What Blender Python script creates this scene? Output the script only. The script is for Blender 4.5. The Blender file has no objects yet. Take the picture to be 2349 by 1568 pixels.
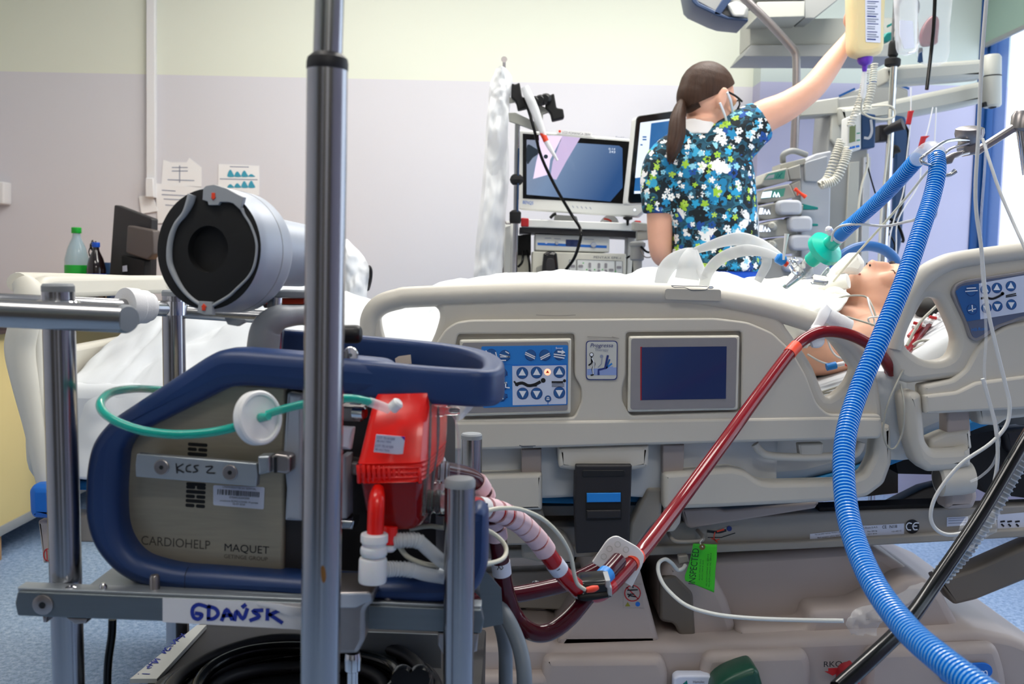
import bpy, bmesh, math, random
from mathutils import Vector, Matrix, noise

# ------------------------------------------------------------------ camera, world, lights, exposure
SC = bpy.context.scene
COL = SC.collection
RAD = math.radians
FPX = 2284.0                      # focal length in pixels of the 2349 x 1568 frame
CAM = Vector((0.0, 0.0, 1.10))
TILT, ROLL = RAD(4.5), RAD(1.2)

_fw = Vector((0, math.cos(TILT), -math.sin(TILT)))
_up0 = Vector((0, math.sin(TILT), math.cos(TILT)))
_rt0 = Vector((1, 0, 0))
_rt = _rt0 * math.cos(ROLL) + _up0 * math.sin(ROLL)
_up = -_rt0 * math.sin(ROLL) + _up0 * math.cos(ROLL)
cam_data = bpy.data.cameras.new('camera')
cam = bpy.data.objects.new('camera', cam_data)
COL.objects.link(cam)
cam_data.sensor_width = 36.0
cam_data.lens = 36.0 * FPX / 2349.0
cam_data.clip_start, cam_data.clip_end = 0.05, 60
m = Matrix((_rt, _up, -_fw)).transposed().to_4x4()
m.translation = CAM
cam.matrix_world = m
cam_data.dof.use_dof = True
cam_data.dof.focus_distance = 1.75
cam_data.dof.aperture_fstop = 8.0
SC.camera = cam

world = bpy.data.worlds.new('daylight')
SC.world = world
world.use_nodes = True
bg = world.node_tree.nodes['Background']
bg.inputs[0].default_value = (0.72, 0.84, 1.0, 1)
bg.inputs[1].default_value = 2.2

SC.view_settings.view_transform = 'Standard'
SC.view_settings.look = 'None'
SC.view_settings.gamma = 1.0
SC.view_settings.use_curve_mapping = False
SC.view_settings.exposure = 0.28

cy = SC.cycles
cy.max_bounces, cy.diffuse_bounces, cy.glossy_bounces, cy.transmission_bounces, cy.transparent_max_bounces = 7, 3, 3, 5, 12
cy.caustics_reflective = cy.caustics_refractive = False
cy.use_adaptive_sampling = True
cy.adaptive_threshold = 0.045

def area(name, loc, size, sizey, power, color, rot=(0, 0, 0)):
    d = bpy.data.lights.new(name, 'AREA')
    d.shape = 'RECTANGLE'; d.size = size; d.size_y = sizey
    d.energy = power; d.color = color
    o = bpy.data.objects.new(name, d); COL.objects.link(o)
    o.location = loc; o.rotation_euler = rot
    return o
CEIL = 2.95
# ceiling lamps of the ward: (x, y, width, length, power)
LAMPS = [(0.9, 3.6, 1.1, 0.55, 24), (-0.7, 3.7, 1.1, 0.55, 15), (0.6, 2.0, 1.1, 0.55, 18), (-0.9, 0.7, 1.1, 0.55, 8), (0.6, -1.2, 1.1, 0.55, 10)]
for lx, ly, lw, lh, lp in LAMPS:
    area('ceiling_lamp_light', (lx, ly, CEIL - 0.075), lw, lh, lp, (1.0, 0.98, 0.94))
# daylight: the sky enters through the window in the right-hand wall; the portal only guides the sampling
po = area('window_portal', (2.30, 3.175, 1.585), 3.1, 2.0, 1, (1, 1, 1), (0, RAD(90), 0))
po.data.size, po.data.size_y = 2.07, 3.35
po.data.cycles.is_portal = True

# ------------------------------------------------------------------ helpers
def ray(px, py):
    dx, dy = (px - 1174.5) / FPX, (784.0 - py) / FPX
    return _fw + _rt * dx + _up * dy
def P(px, py, Y):
    "the point of the place at depth Y (metres in front of the lens) that the photograph shows at px, py"
    d = ray(px, py)
    return CAM + d * (Y / d.y)
def PP(pts):
    return [P(*p) for p in pts]
def PZ(px, py, z):
    "the point at height z seen at px, py"
    d = ray(px, py)
    return CAM + d * ((z - CAM.z) / d.z)

class PL:
    "an upright plane in the room: through p0, turned by yaw; n points to the viewer's side"
    def __init__(s, Y=None, yaw=0.0, p0=None, pitch=0.0):
        s.p0 = Vector((0, Y, CAM.z)) if p0 is None else Vector(p0)
        c, n = math.cos(yaw), math.sin(yaw)
        s.U = Vector((c, n, 0))
        n0 = Vector((n, -c, 0))
        s.V = Vector((0, 0, 1)) * math.cos(pitch) - n0 * math.sin(pitch)
        s.n = s.U.cross(s.V)
    def hit(s, px, py, off=0.0):
        d = ray(px, py)
        t = (s.p0 + s.n * off - CAM).dot(s.n) / d.dot(s.n)
        return CAM + d * t
    def uv(s, px, py, off=0.0):
        h = s.hit(px, py, off) - s.p0
        return (h.dot(s.U), h.dot(s.V))
    def at(s, u, v, w=0.0):
        return s.p0 + s.U * u + s.V * v + s.n * w
    def mat(s, off=0.0):
        m = Matrix((s.U, s.V, s.n)).transposed().to_4x4()
        m.translation = s.p0 + s.n * off
        return m

def lin(h):
    h = h.lstrip('#')
    v = [int(h[i:i + 2], 16) / 255 for i in (0, 2, 4)]
    return tuple(c / 12.92 if c <= 0.04045 else ((c + 0.055) / 1.055) ** 2.4 for c in v)

M = {}
def mat(name, hexc, rough=0.5, metal=0.0, var=None, bump=None, trans=0.0, emit=None, es=1.0, coat=0.0, ior=1.45, sss=0.0, film=None, stretch=None, spec=0.5, sssr=(0.02, 0.008, 0.004)):
    m = bpy.data.materials.new(name)
    m.use_nodes = True
    nt = m.node_tree
    b = nt.nodes['Principled BSDF']
    c = lin(hexc)
    b.inputs['Base Color'].default_value = (*c, 1)
    b.inputs['Roughness'].default_value = rough
    b.inputs['Metallic'].default_value = metal
    b.inputs['IOR'].default_value = ior
    b.inputs['Specular IOR Level'].default_value = spec
    b.inputs['Transmission Weight'].default_value = trans
    b.inputs['Coat Weight'].default_value = coat
    if sss:
        b.inputs['Subsurface Weight'].default_value = sss
        b.inputs['Subsurface Radius'].default_value = sssr
        b.inputs['Subsurface Scale'].default_value = 1.0
    if emit:
        b.inputs['Emission Color'].default_value = (*lin(emit), 1)
        b.inputs['Emission Strength'].default_value = es
    if var or bump:
        tc = nt.nodes.new('ShaderNodeTexCoord')
        src = tc.outputs['Object']
        if stretch:
            mp = nt.nodes.new('ShaderNodeMapping')
            mp.inputs['Scale'].default_value = stretch
            nt.links.new(src, mp.inputs[0]); src = mp.outputs[0]
    if var:
        n = nt.nodes.new('ShaderNodeTexNoise')
        n.inputs['Scale'].default_value = var[0]; n.inputs['Detail'].default_value = 4
        nt.links.new(src, n.inputs['Vector'])
        mx = nt.nodes.new('ShaderNodeMix'); mx.data_type = 'RGBA'
        a = var[1]
        mx.inputs[6].default_value = (*[max(0, v * (1 - a)) for v in c], 1)
        mx.inputs[7].default_value = (*[min(1, v * (1 + a)) for v in c], 1)
        nt.links.new(n.outputs['Fac'], mx.inputs[0])
        nt.links.new(mx.outputs[2], b.inputs['Base Color'])
    if bump:
        n2 = nt.nodes.new('ShaderNodeTexNoise')
        n2.inputs['Scale'].default_value = bump[0]; n2.inputs['Detail'].default_value = 5
        nt.links.new(src, n2.inputs['Vector'])
        bp = nt.nodes.new('ShaderNodeBump')
        bp.inputs['Strength'].default_value = bump[1]; bp.inputs['Distance'].default_value = bump[2] if len(bump) > 2 else 0.002
        nt.links.new(n2.outputs['Fac'], bp.inputs['Height'])
        nt.links.new(bp.outputs[0], b.inputs['Normal'])
    if film is not None:                      # thin clear sheet: part of the light passes straight through
        tr = nt.nodes.new('ShaderNodeBsdfTransparent')
        mxs = nt.nodes.new('ShaderNodeMixShader')
        mxs.inputs[0].default_value = film
        out = nt.nodes['Material Output']
        nt.links.new(tr.outputs[0], mxs.inputs[1]); nt.links.new(b.outputs[0], mxs.inputs[2])
        nt.links.new(mxs.outputs[0], out.inputs['Surface'])
    M[name] = m
    return m

def link(o, parent=None):
    COL.objects.link(o)
    if parent is not None:
        o.parent = parent
        if parent.type == 'EMPTY':
            o.matrix_parent_inverse = Matrix.Translation(-parent.location)
    return o
def thing(name, label, cat, loc=(0, 0, 0), group=None):
    o = bpy.data.objects.new(name, None)
    o.empty_display_size = 0.05
    COL.objects.link(o)
    o.location = loc
    o['label'] = label; o['category'] = cat
    if group: o['group'] = group
    return o
def tag(o, label, cat, group=None):
    o['label'] = label; o['category'] = cat
    if group: o['group'] = group
    return o
def struct(o):
    o['kind'] = 'structure'
    return o
def lab(o, label):
    o['label'] = label
    return o

def finish(name, me, material, parent=None, smooth=35, mats=None):
    me.materials.clear()
    for mm in (mats or [material]):
        me.materials.append(M[mm] if isinstance(mm, str) else mm)
    if smooth:
        me.polygons.foreach_set('use_smooth', [True] * len(me.polygons))
        if smooth < 180:
            me.set_sharp_from_angle(angle=RAD(smooth))
    else:
        me.polygons.foreach_set('use_smooth', [False] * len(me.polygons))
    me.update()
    return link(bpy.data.objects.new(name, me), parent)
def obj(name, verts, faces, material, parent=None, smooth=35):
    me = bpy.data.meshes.new(name)
    me.from_pydata([tuple(v) for v in verts], [], faces)
    return finish(name, me, material, parent, smooth)
def obm(name, bm, material, parent=None, smooth=35):
    me = bpy.data.meshes.new(name)
    bm.normal_update(); bm.to_mesh(me); bm.free()
    return finish(name, me, material, parent, smooth)

def catmull(pts, n=6, closed=False):
    if n <= 1 or len(pts) < 3: return list(pts)
    out, L = [], len(pts)
    seg = L if closed else L - 1
    for i in range(seg):
        if closed:
            a, b, c, d = pts[(i - 1) % L], pts[i], pts[(i + 1) % L], pts[(i + 2) % L]
        else:
            b, c = pts[i], pts[i + 1]
            a = pts[i - 1] if i else [2 * p - q for p, q in zip(b, c)]
            d = pts[i + 2] if i + 2 < L else [2 * q - p for p, q in zip(b, c)]
        for k in range(n):
            t = k / n
            out.append(tuple(0.5 * (2 * q + (r - p) * t + (2 * p - 5 * q + 4 * r - s) * t * t + (3 * q - p - 3 * r + s) * t ** 3) for p, q, r, s in zip(a, b, c, d)))
    if not closed: out.append(tuple(pts[-1]))
    return out
def rounded(pts, r, n=4):
    "polygon with its corners rounded by r (same unit as pts); r may be a list"
    out, L = [], len(pts)
    for i in range(L):
        ri = r[i] if isinstance(r, (list, tuple)) else r
        p, a, b = Vector(pts[i]), Vector(pts[i - 1]), Vector(pts[(i + 1) % L])
        if ri <= 0: out.append(tuple(p)); continue
        da, db = (a - p), (b - p)
        k = min(ri, da.length * 0.49, db.length * 0.49)
        s, e = p + da.normalized() * k, p + db.normalized() * k
        for j in range(n + 1):
            t = j / n
            out.append(tuple(s * (1 - t) ** 2 + p * 2 * t * (1 - t) + e * t * t))
    return out
def box_px(x0, y0, x1, y1):
    return [(x0, y0), (x1, y0), (x1, y1), (x0, y1)]

def area2(p):
    return 0.5 * sum(p[i - 1][0] * p[i][1] - p[i][0] * p[i - 1][1] for i in range(len(p)))
def prism(name, loops, depth, material, parent, matrix, bevel=0.0, smooth=35):
    "loops (first the outline, then holes) in metres on the matrix's XY plane, thickness goes to -Z"
    cu = bpy.data.curves.new(name, 'CURVE')
    cu.dimensions = '2D'; cu.fill_mode = 'BOTH'
    cu.extrude = max(depth / 2 - bevel, 0.00005)
    if bevel:
        cu.bevel_depth = bevel; cu.bevel_resolution = 2; cu.offset = -bevel
    for lp in loops:
        if area2(lp) < 0: lp = lp[::-1]
        sp = cu.splines.new('POLY')
        sp.points.add(len(lp) - 1)
        for q, (u, v) in zip(sp.points, lp): q.co = (u, v, 0, 1)
        sp.use_cyclic_u = True
    tmp = bpy.data.objects.new(name, cu)
    COL.objects.link(tmp)
    me = bpy.data.meshes.new_from_object(tmp.evaluated_get(bpy.context.evaluated_depsgraph_get()))
    bpy.data.objects.remove(tmp); bpy.data.curves.remove(cu)
    me.name = name
    me.transform(matrix @ Matrix.Translation((0, 0, -depth / 2)))
    return finish(name, me, material, parent, smooth)
def slab(name, pl, pts, depth, material, parent=None, r=0, bevel=0.0, holes=(), off=0.0, cat=0, smooth=35, hr=0):
    "outline traced in photo pixels onto plane pl, given a real thickness behind it"
    if not isinstance(pl, PL): pl = PL(pl)
    def prep(p, rr, cc):
        if cc: p = catmull(p, cc, True)
        elif rr: p = rounded(p, rr)
        return [pl.uv(*q, off) for q in p]
    loops = [prep(pts, r, cat)] + [prep(h, hr or r, cat) for h in holes]
    return prism(name, loops, depth, material, parent, pl.mat(off), bevel, smooth)
def poly(name, pl, pts, material, parent=None, off=0.0005, depth=0.0006, r=0, cat=0):
    "flat print or thin plate"
    if not isinstance(pl, PL): pl = PL(pl)
    if cat: pts = catmull(pts, cat, True)
    elif r: pts = rounded(pts, r)
    p = [pl.hit(*q, off) for q in pts]
    L = len(p)
    verts = p + [q - pl.n * depth for q in p]
    a = area2([pl.uv(*q) for q in pts])
    front, back = list(range(L)), list(range(2 * L - 1, L - 1, -1))
    sides = [(i, i + L, (i + 1) % L + L, (i + 1) % L) for i in range(L)]
    faces = [front, back] + sides
    if a < 0: faces = [f[::-1] for f in faces]
    return obj(name, verts, faces, material, parent, 0)
def disc_px(cx, cy, r, n=24, ry=None):
    ry = ry or r
    return [(cx + r * math.cos(2 * math.pi * i / n), cy + ry * math.sin(2 * math.pi * i / n)) for i in range(n)]

def frames(pts, up=None):
    "tangent and two side axes along a polyline"
    n = len(pts); out = []
    prev = None
    for i in range(n):
        t = (pts[min(i + 1, n - 1)] - pts[max(i - 1, 0)])
        t = t.normalized() if t.length > 1e-9 else Vector((0, 0, 1))
        if up is not None:
            a = up.cross(t)
            a = a.normalized() if a.length > 1e-4 else Vector((1, 0, 0))
        elif prev is None:
            a = t.cross(Vector((0, 0, 1)))
            a = a.normalized() if a.length > 1e-3 else Vector((1, 0, 0))
        else:
            a = prev - t * prev.dot(t); a.normalize()
        b = t.cross(a); prev = a
        out.append((t, a, b))
    return out
def sweep(pts, radii, seg=12, sec=None, up=None, cap=True, closed=False):
    "verts, faces of a swept tube; sec = list of (a, b) factors for a section other than a circle"
    sec = sec or [(math.cos(2 * math.pi * k / seg), math.sin(2 * math.pi * k / seg)) for k in range(seg)]
    seg = len(sec)
    fr = frames(pts, up)
    V, Fc = [], []
    for p, r, (t, a, b) in zip(pts, radii, fr):
        for (u, v) in sec: V.append(p + a * (u * r) + b * (v * r))
    n = len(pts)
    for i in range(n if closed else n - 1):
        j = (i + 1) % n
        for k in range(seg):
            l = (k + 1) % seg
            Fc.append((i * seg + k, i * seg + l, j * seg + l, j * seg + k))
    if cap and not closed:
        Fc.append(tuple(range(seg - 1, -1, -1)))
        Fc.append(tuple((n - 1) * seg + k for k in range(seg)))
    return V, Fc
def tube(name, pts, r, material, parent=None, n=6, seg=12, sec=None, up=None, smooth=50, closed=False):
    "pts: Vectors or (px, py, Y); r: radius in metres or list of radii"
    pts = [p if isinstance(p, Vector) else P(*p) for p in pts]
    rs = r if isinstance(r, (list, tuple)) else [r] * len(pts)
    q = catmull([(*p, w) for p, w in zip(pts, rs)], n, closed)
    V, Fc = sweep([Vector(p[:3]) for p in q], [p[3] for p in q], seg, sec, up, True, closed)
    return obj(name, V, Fc, material, parent, smooth)
def rrect(a, b, r=0.3, n=3):
    return [(x, y) for x, y in rounded([(-a, -b), (a, -b), (a, b), (-a, b)], r * min(a, b) * 2, n)]
def lathe(name, prof, o, axis, material, parent=None, seg=32, smooth=35):
    "prof: (radius, distance along axis) pairs"
    ax = Vector(axis).normalized(); o = Vector(o)
    a = ax.cross(Vector((0, 0, 1)))
    a = a.normalized() if a.length > 1e-3 else Vector((1, 0, 0))
    b = ax.cross(a)
    V, Fc = [], []
    for r, h in prof:
        for k in range(seg):
            t = 2 * math.pi * k / seg
            V.append(o + ax * h + (a * math.cos(t) + b * math.sin(t)) * max(r, 1e-5))
    for i in range(len(prof) - 1):
        for k in range(seg):
            l = (k + 1) % seg
            Fc.append((i * seg + k, i * seg + l, (i + 1) * seg + l, (i + 1) * seg + k))
    Fc.append(tuple(range(seg - 1, -1, -1)))
    Fc.append(tuple((len(prof) - 1) * seg + k for k in range(seg)))
    return obj(name, V, Fc, material, parent, smooth)
def bbox(name, lo, hi, material, parent=None, bevel=0.0, rot=None, smooth=35):
    "box between two corners, edges rounded by bevel"
    lo, hi = Vector(lo), Vector(hi)
    bm = bmesh.new()
    bmesh.ops.create_cube(bm, size=1)
    for v in bm.verts: v.co = Vector((v.co.x * (hi.x - lo.x), v.co.y * (hi.y - lo.y), v.co.z * (hi.z - lo.z)))
    if bevel: bmesh.ops.bevel(bm, geom=bm.edges[:], offset=bevel, segments=2, affect='EDGES', profile=0.5)
    mm = Matrix.Translation((lo + hi) / 2)
    if rot is not None: mm = mm @ rot.to_4x4()
    bm.transform(mm)
    return obm(name, bm, material, parent, smooth)
def pbox(name, pl, x0, y0, x1, y1, depth, material, parent=None, bevel=0.003, off=0.0, r=0):
    "box whose front face is the pixel rectangle on plane pl"
    return slab(name, pl, box_px(x0, y0, x1, y1), depth, material, parent, r=r, bevel=bevel, off=off)
def text(name, s, pl, a, b, hpx, material, parent=None, off=0.001, italic=0.0):
    "lettering on plane pl whose baseline runs from pixel a to pixel b, capital height hpx"
    if not isinstance(pl, PL): pl = PL(pl)
    cu = bpy.data.curves.new(name, 'FONT')
    cu.body = s; cu.size = 1.0; cu.shear = italic; cu.extrude = 0.0; cu.resolution_u = 3
    tmp = bpy.data.objects.new(name, cu); COL.objects.link(tmp)
    me = bpy.data.meshes.new_from_object(tmp.evaluated_get(bpy.context.evaluated_depsgraph_get()))
    bpy.data.objects.remove(tmp); bpy.data.curves.remove(cu)
    A, B = pl.hit(*a, off), pl.hit(*b, off)
    xs = [v.co.x for v in me.vertices]
    x0, x1 = min(xs), max(xs)
    r = (B - A).normalized(); u = pl.n.cross(r)
    dx, dy = b[0] - a[0], b[1] - a[1]
    L = math.hypot(dx, dy)
    hm = (B - A).length / L * hpx
    sx, sy = (B - A).length / (x1 - x0), hm / 0.69
    for v in me.vertices:
        v.co = A + r * ((v.co.x - x0) * sx) + u * (v.co.y * sy)
    me.name = name
    return finish(name, me, material, parent, 0)
def strokes(name, pl, lines, wpx, material, parent=None, off=0.001, cat=4):
    "pen strokes: pixel polylines on plane pl, ribbon width wpx, one mesh"
    if not isinstance(pl, PL): pl = PL(pl)
    V, Fc = [], []
    for ln in lines:
        q = catmull(ln, cat) if cat > 1 and len(ln) > 2 else ln
        pts = [pl.hit(*p, off) for p in q]
        w = (pl.hit(q[0][0] + wpx, q[0][1]) - pl.hit(*q[0])).length / 2
        base = len(V)
        for i, p in enumerate(pts):
            t = pts[min(i + 1, len(pts) - 1)] - pts[max(i - 1, 0)]
            s = pl.n.cross(t).normalized() * w
            e = t.normalized() * w * 0.7 * (-1 if i == 0 else 1 if i == len(pts) - 1 else 0)
            V += [p + s + e, p - s + e]
        for i in range(len(pts) - 1):
            k = base + 2 * i
            Fc.append((k, k + 1, k + 3, k + 2))
    return obj(name, V, Fc, material, parent, 0)
def ell_mesh(c, r, rot=None, seg=20, rings=12):
    V, Fc = [], []
    rot = rot or Matrix.Identity(3)
    for i in range(rings + 1):
        th = math.pi * i / rings
        for k in range(seg):
            ph = 2 * math.pi * k / seg
            s = math.sin(th) if 0 < i < rings else 1e-4
            V.append(Vector(c) + rot @ Vector((r[0] * s * math.cos(ph), r[1] * s * math.sin(ph), r[2] * math.cos(th))))
    for i in range(rings):
        for k in range(seg):
            l = (k + 1) % seg
            Fc.append((i * seg + k, (i + 1) * seg + k, (i + 1) * seg + l, i * seg + l))
    Fc.append(tuple(range(seg)))
    Fc.append(tuple(rings * seg + k for k in range(seg - 1, -1, -1)))
    return V, Fc
def limb(pts, radii, n=5, seg=16):
    q = catmull([(*p, w) for p, w in zip(pts, radii)], n)
    return sweep([Vector(p[:3]) for p in q], [p[3] for p in q], seg)
def rings(secs, n=4, seg=24):
    "secs: (centre, axis a, axis b) ellipses skinned into a closed body"
    rows = [(*c, *a, *b) for c, a, b in secs]
    q = catmull(rows, n)
    V, Fc = [], []
    for row in q:
        c, a, b = Vector(row[0:3]), Vector(row[3:6]), Vector(row[6:9])
        for k in range(seg):
            t = 2 * math.pi * k / seg
            V.append(c + a * math.cos(t) + b * math.sin(t))
    for i in range(len(q) - 1):
        for k in range(seg):
            l = (k + 1) % seg
            Fc.append((i * seg + k, i * seg + l, (i + 1) * seg + l, (i + 1) * seg + k))
    Fc.append(tuple(range(seg - 1, -1, -1)))
    Fc.append(tuple((len(q) - 1) * seg + k for k in range(seg)))
    return V, Fc
def fuse(name, bits, voxel, material, parent=None, smooth_it=4):
    "grow overlapping closed pieces together into one continuous skin"
    V, Fc = [], []
    for v, f in bits:
        b = len(V); V += v; Fc += [tuple(i + b for i in t) for t in f]
    me = bpy.data.meshes.new(name)
    me.from_pydata([tuple(v) for v in V], [], Fc)
    bm = bmesh.new(); bm.from_mesh(me); bmesh.ops.recalc_face_normals(bm, faces=bm.faces); bm.to_mesh(me); bm.free()
    tmp = bpy.data.objects.new(name, me); COL.objects.link(tmp)
    md = tmp.modifiers.new('r', 'REMESH'); md.mode = 'VOXEL'; md.voxel_size = voxel
    if smooth_it:
        sm = tmp.modifiers.new('s', 'SMOOTH'); sm.iterations = smooth_it; sm.factor = 0.5
    me2 = bpy.data.meshes.new_from_object(tmp.evaluated_get(bpy.context.evaluated_depsgraph_get()))
    bpy.data.objects.remove(tmp)
    me2.name = name
    return finish(name, me2, material, parent, 180)
def copy_tree(o, loc=None):
    c = o.copy(); COL.objects.link(c)
    if loc is not None: c.location = loc
    for ch in list(o.children):
        d = ch.copy(); COL.objects.link(d); d.parent = c
        for g in list(ch.children):
            e = g.copy(); COL.objects.link(e); e.parent = d
    return c
def fbm(x, y, z=0.0, o=3):
    return noise.fractal(Vector((x, y, z)), 1.0, 2.0, o)

# ------------------------------------------------------------------ materials
mat('wall_paint', 'e3dfe2', 0.6, bump=(220, 0.08, 0.001))
mat('white_plaster', 'e9e9e6', 0.7, var=(3, 0.03))
mat('rail_beige', 'cbc6bc', 0.42, var=(6, 0.04), bump=(900, 0.10, 0.0004))
mat('beige_light', 'd6d2c6', 0.45, var=(6, 0.03))
mat('beige_dark', '9d978e', 0.5, var=(9, 0.06))
mat('base_beige', 'b3a6a0', 0.5, var=(4, 0.05), bump=(700, 0.12, 0.0005))
mat('frame_grey', '9c968f', 0.45, var=(5, 0.05))
mat('strut_dark', '6d655c', 0.5, var=(7, 0.08))
mat('bezel_grey', '8f8c90', 0.38, var=(60, 0.05))
mat('steel', 'a2a2a6', 0.2, 1.0, var=(40, 0.05), stretch=(1, 1, 0.05))
mat('steel_h', 'a6a6a8', 0.24, 1.0, var=(40, 0.05), stretch=(0.05, 1, 1))
mat('chrome', 'cfcfd2', 0.1, 1.0)
mat('brushed', 'aaa18f', 0.38, 0.55, var=(300, 0.12), stretch=(0.02, 1, 1), bump=(300, 0.08, 0.0003))
mat('alu', 'aab1b8', 0.4, 0.75, var=(200, 0.05), stretch=(0.05, 1, 1))
mat('alu_dark', '6f777d', 0.4, 0.8, var=(200, 0.08), stretch=(0.05, 1, 1))
mat('cast_metal', '9a9494', 0.33, 0.9, var=(60, 0.08))
mat('cap_grey', '8d9298', 0.55)
mat('navy_rubber', '1d3768', 0.42, var=(8, 0.06), bump=(1200, 0.15, 0.0003))
mat('black_rubber', '141417', 0.45)
mat('black_matte', '0d0d0f', 0.7)
mat('black_gloss', '0b0b0d', 0.18)
mat('charcoal', '252326', 0.5, var=(10, 0.1))
mat('grey_plastic', 'a3a7ad', 0.4, var=(30, 0.03))
mat('silver_paint', 'b2b9c6', 0.42, 0.12)
mat('white_plastic', 'e8e8ea', 0.4)
mat('milky_plastic', 'e4e4ea', 0.35, sss=0.3)
mat('red_plastic', 'ea1a12', 0.25, coat=0.15)
mat('red_clear', 'a8181a', 0.12, trans=0.45, ior=1.35)
mat('red_dark', '8e1013', 0.2)
mat('blood', '7a0c18', 0.14, coat=0.1, var=(12, 0.12), spec=0.35)
mat('blood_dark', '430a18', 0.14, coat=0.1, var=(12, 0.15), spec=0.35)
mat('blood_bright', 'a80d18', 0.14, coat=0.1, spec=0.35)
mat('orange', 'f0492a', 0.4)
mat('orange_red', 'e8452a', 0.5)
mat('clip_red', 'b01a20', 0.4)
mat('teal_tube', '1db8a8', 0.1, film=0.72)
mat('teal_filter', '12d6bb', 0.25, coat=0.2)
mat('clear_plastic', 'f2f4f8', 0.06, trans=0.9, ior=1.25)
mat('clear_film', 'e8ecf2', 0.18, film=0.38)
mat('clear_thin', 'eef1f6', 0.12, film=0.22)
mat('frosted_film', 'eceff2', 0.4, film=0.72, bump=(22, 0.3, 0.004))
mat('cloudy_tube', 'e9edf2', 0.15, film=0.5)
mat('white_line', 'dfe0e0', 0.3)
mat('cream_line', 'd2cfbf', 0.35)
mat('grey_cable', '7d8792', 0.42, var=(20, 0.04))
mat('black_cable', '08080a', 0.16, spec=0.25)
mat('hose_blue', '108cea', 0.2, coat=0.1)
mat('hose_ridge', '8ad0fa', 0.15, coat=0.1)
mat('hose_grey', '8d8f90', 0.3, film=0.85)
mat('blue_plastic', '1668c4', 0.38, var=(9, 0.04))
mat('blue_bright', '1f86dd', 0.4)
mat('panel_blue', '2a7fd2', 0.32)
mat('panel_white', 'ccd6ee', 0.32)
mat('button_blue', '2c5f9e', 0.3)
mat('ink_white', 'e9eef8', 0.5)
mat('ink_black', '121419', 0.5)
mat('ink_navy', '22357c', 0.5)
mat('ink_grey', '5a5f66', 0.5)
mat('ink_pale', '8e96ad', 0.5)
mat('ink_red', 'c0272b', 0.5)
mat('pen_blue', '1a2f96', 0.5)
mat('pen_black', '14161c', 0.5)
mat('paper', 'f1f1f2', 0.75)
mat('label_white', 'd9def0', 0.45)
mat('tape_white', 'dcdbdf', 0.55, bump=(400, 0.15, 0.0004))
mat('sheet', 'd8dce1', 0.85, var=(6, 0.02), bump=(500, 0.12, 0.0006), sss=0.0)
mat('sheet_cream', 'f0efe6', 0.85, bump=(300, 0.15, 0.0008))
mat('gauze', 'f3f2ea', 0.9, bump=(180, 0.35, 0.001))
mat('bandage', 'e9e8ea', 0.9, bump=(500, 0.3, 0.0008))
mat('pad_blue', '2f89c4', 0.7)
mat('skin', 'e0ab92', 0.5, var=(25, 0.07), sss=0.12, bump=(300, 0.05, 0.0006))
mat('skin_patient', 'd9a68c', 0.5, var=(22, 0.10), sss=0.12, bump=(350, 0.08, 0.0006))
mat('lips', 'b8695f', 0.45)
mat('hair_brown', '3a261b', 0.55, var=(120, 0.5), stretch=(1, 1, 0.10), bump=(260, 0.5, 0.002), spec=0.3)
mat('hair_dark', '2c211c', 0.5, var=(70, 0.3), bump=(200, 0.5, 0.002))
mat('trouser_blue', '0f4fc0', 0.75, var=(14, 0.08), bump=(30, 0.2, 0.004))
mat('mask_white', 'dfe6ee', 0.8)
mat('shirt_white', 'e9e6e6', 0.85, bump=(60, 0.2, 0.002))
mat('wood', 'b98d5f', 0.5, var=(18, 0.15), stretch=(1, 1, 8))
mat('cabinet_yellow', 'e6cf8e', 0.5, var=(5, 0.03))
mat('cabinet_edge', '5b4740', 0.5)
mat('green_tag', '3fc62c', 0.6)
mat('device_white', 'dddfdc', 0.4, var=(6, 0.02))
mat('device_cream', 'd3d1c4', 0.4)
mat('device_grey', '8f9190', 0.45, var=(8, 0.06))
mat('pump_grey', 'a5a49b', 0.45, var=(14, 0.07))
mat('pump_knob', 'b9bcc2', 0.45)
mat('pump_green', '4f9a86', 0.4)
mat('arm_grey', 'aaaba4', 0.4, var=(4, 0.04))
mat('lamp_navy', '22385a', 0.4)
mat('frame_blue', '084480', 0.4, var=(4, 0.05))
mat('blind_green', '8fa79a', 0.8)
mat('yellow_feed', 'e2cfa0', 0.35, sss=0.2)
mat('purple', '5c2fa8', 0.35)
mat('teal_dark', '0c7a74', 0.4)
mat('plasma', '8a3a40', 0.25, trans=0.3)
mat('lcd_olive', '7d8a62', 0.3)
mat('device_navy', '1f3f66', 0.4)
mat('green_pedal', '1b4a3a', 0.35)
mat('red_pedal', 'a3202c', 0.4)
mat('logo_blue', '1f6fcf', 0.4)
mat('pet_green', '9fc4d4', 0.1, film=0.45)
mat('cola', '1a0f12', 0.1, coat=0.5)
mat('cap_green', '1fae3a', 0.4)
mat('cap_blue', '1f57c8', 0.4)
mat('brown_grey', '5c5350', 0.45, var=(10, 0.06))
mat('teal_print', '3f9db8', 0.7)
mat('strip_grey', 'c9cbc8', 0.5)
mat('lamp_glow', 'ffffff', 0.5, emit='fff6e6', es=5.0)
mat('led_white', 'ffffff', 0.5, emit='cfe0ff', es=1.6)
mat('led_orange', 'ffffff', 0.5, emit='ff8a3a', es=1.3)

def emit_mat(name, hexc, es):
    return mat(name, '05060a', 0.15, emit=hexc, es=es)
emit_mat('screen_white', 'e6f1ff', 0.95)
emit_mat('screen_blue', '2f6fae', 0.75)
emit_mat('screen_navy', '1d3357', 0.30)
mat('lcd_dark', '1a2440', 0.12, emit='2c3d78', es=0.16)

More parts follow.
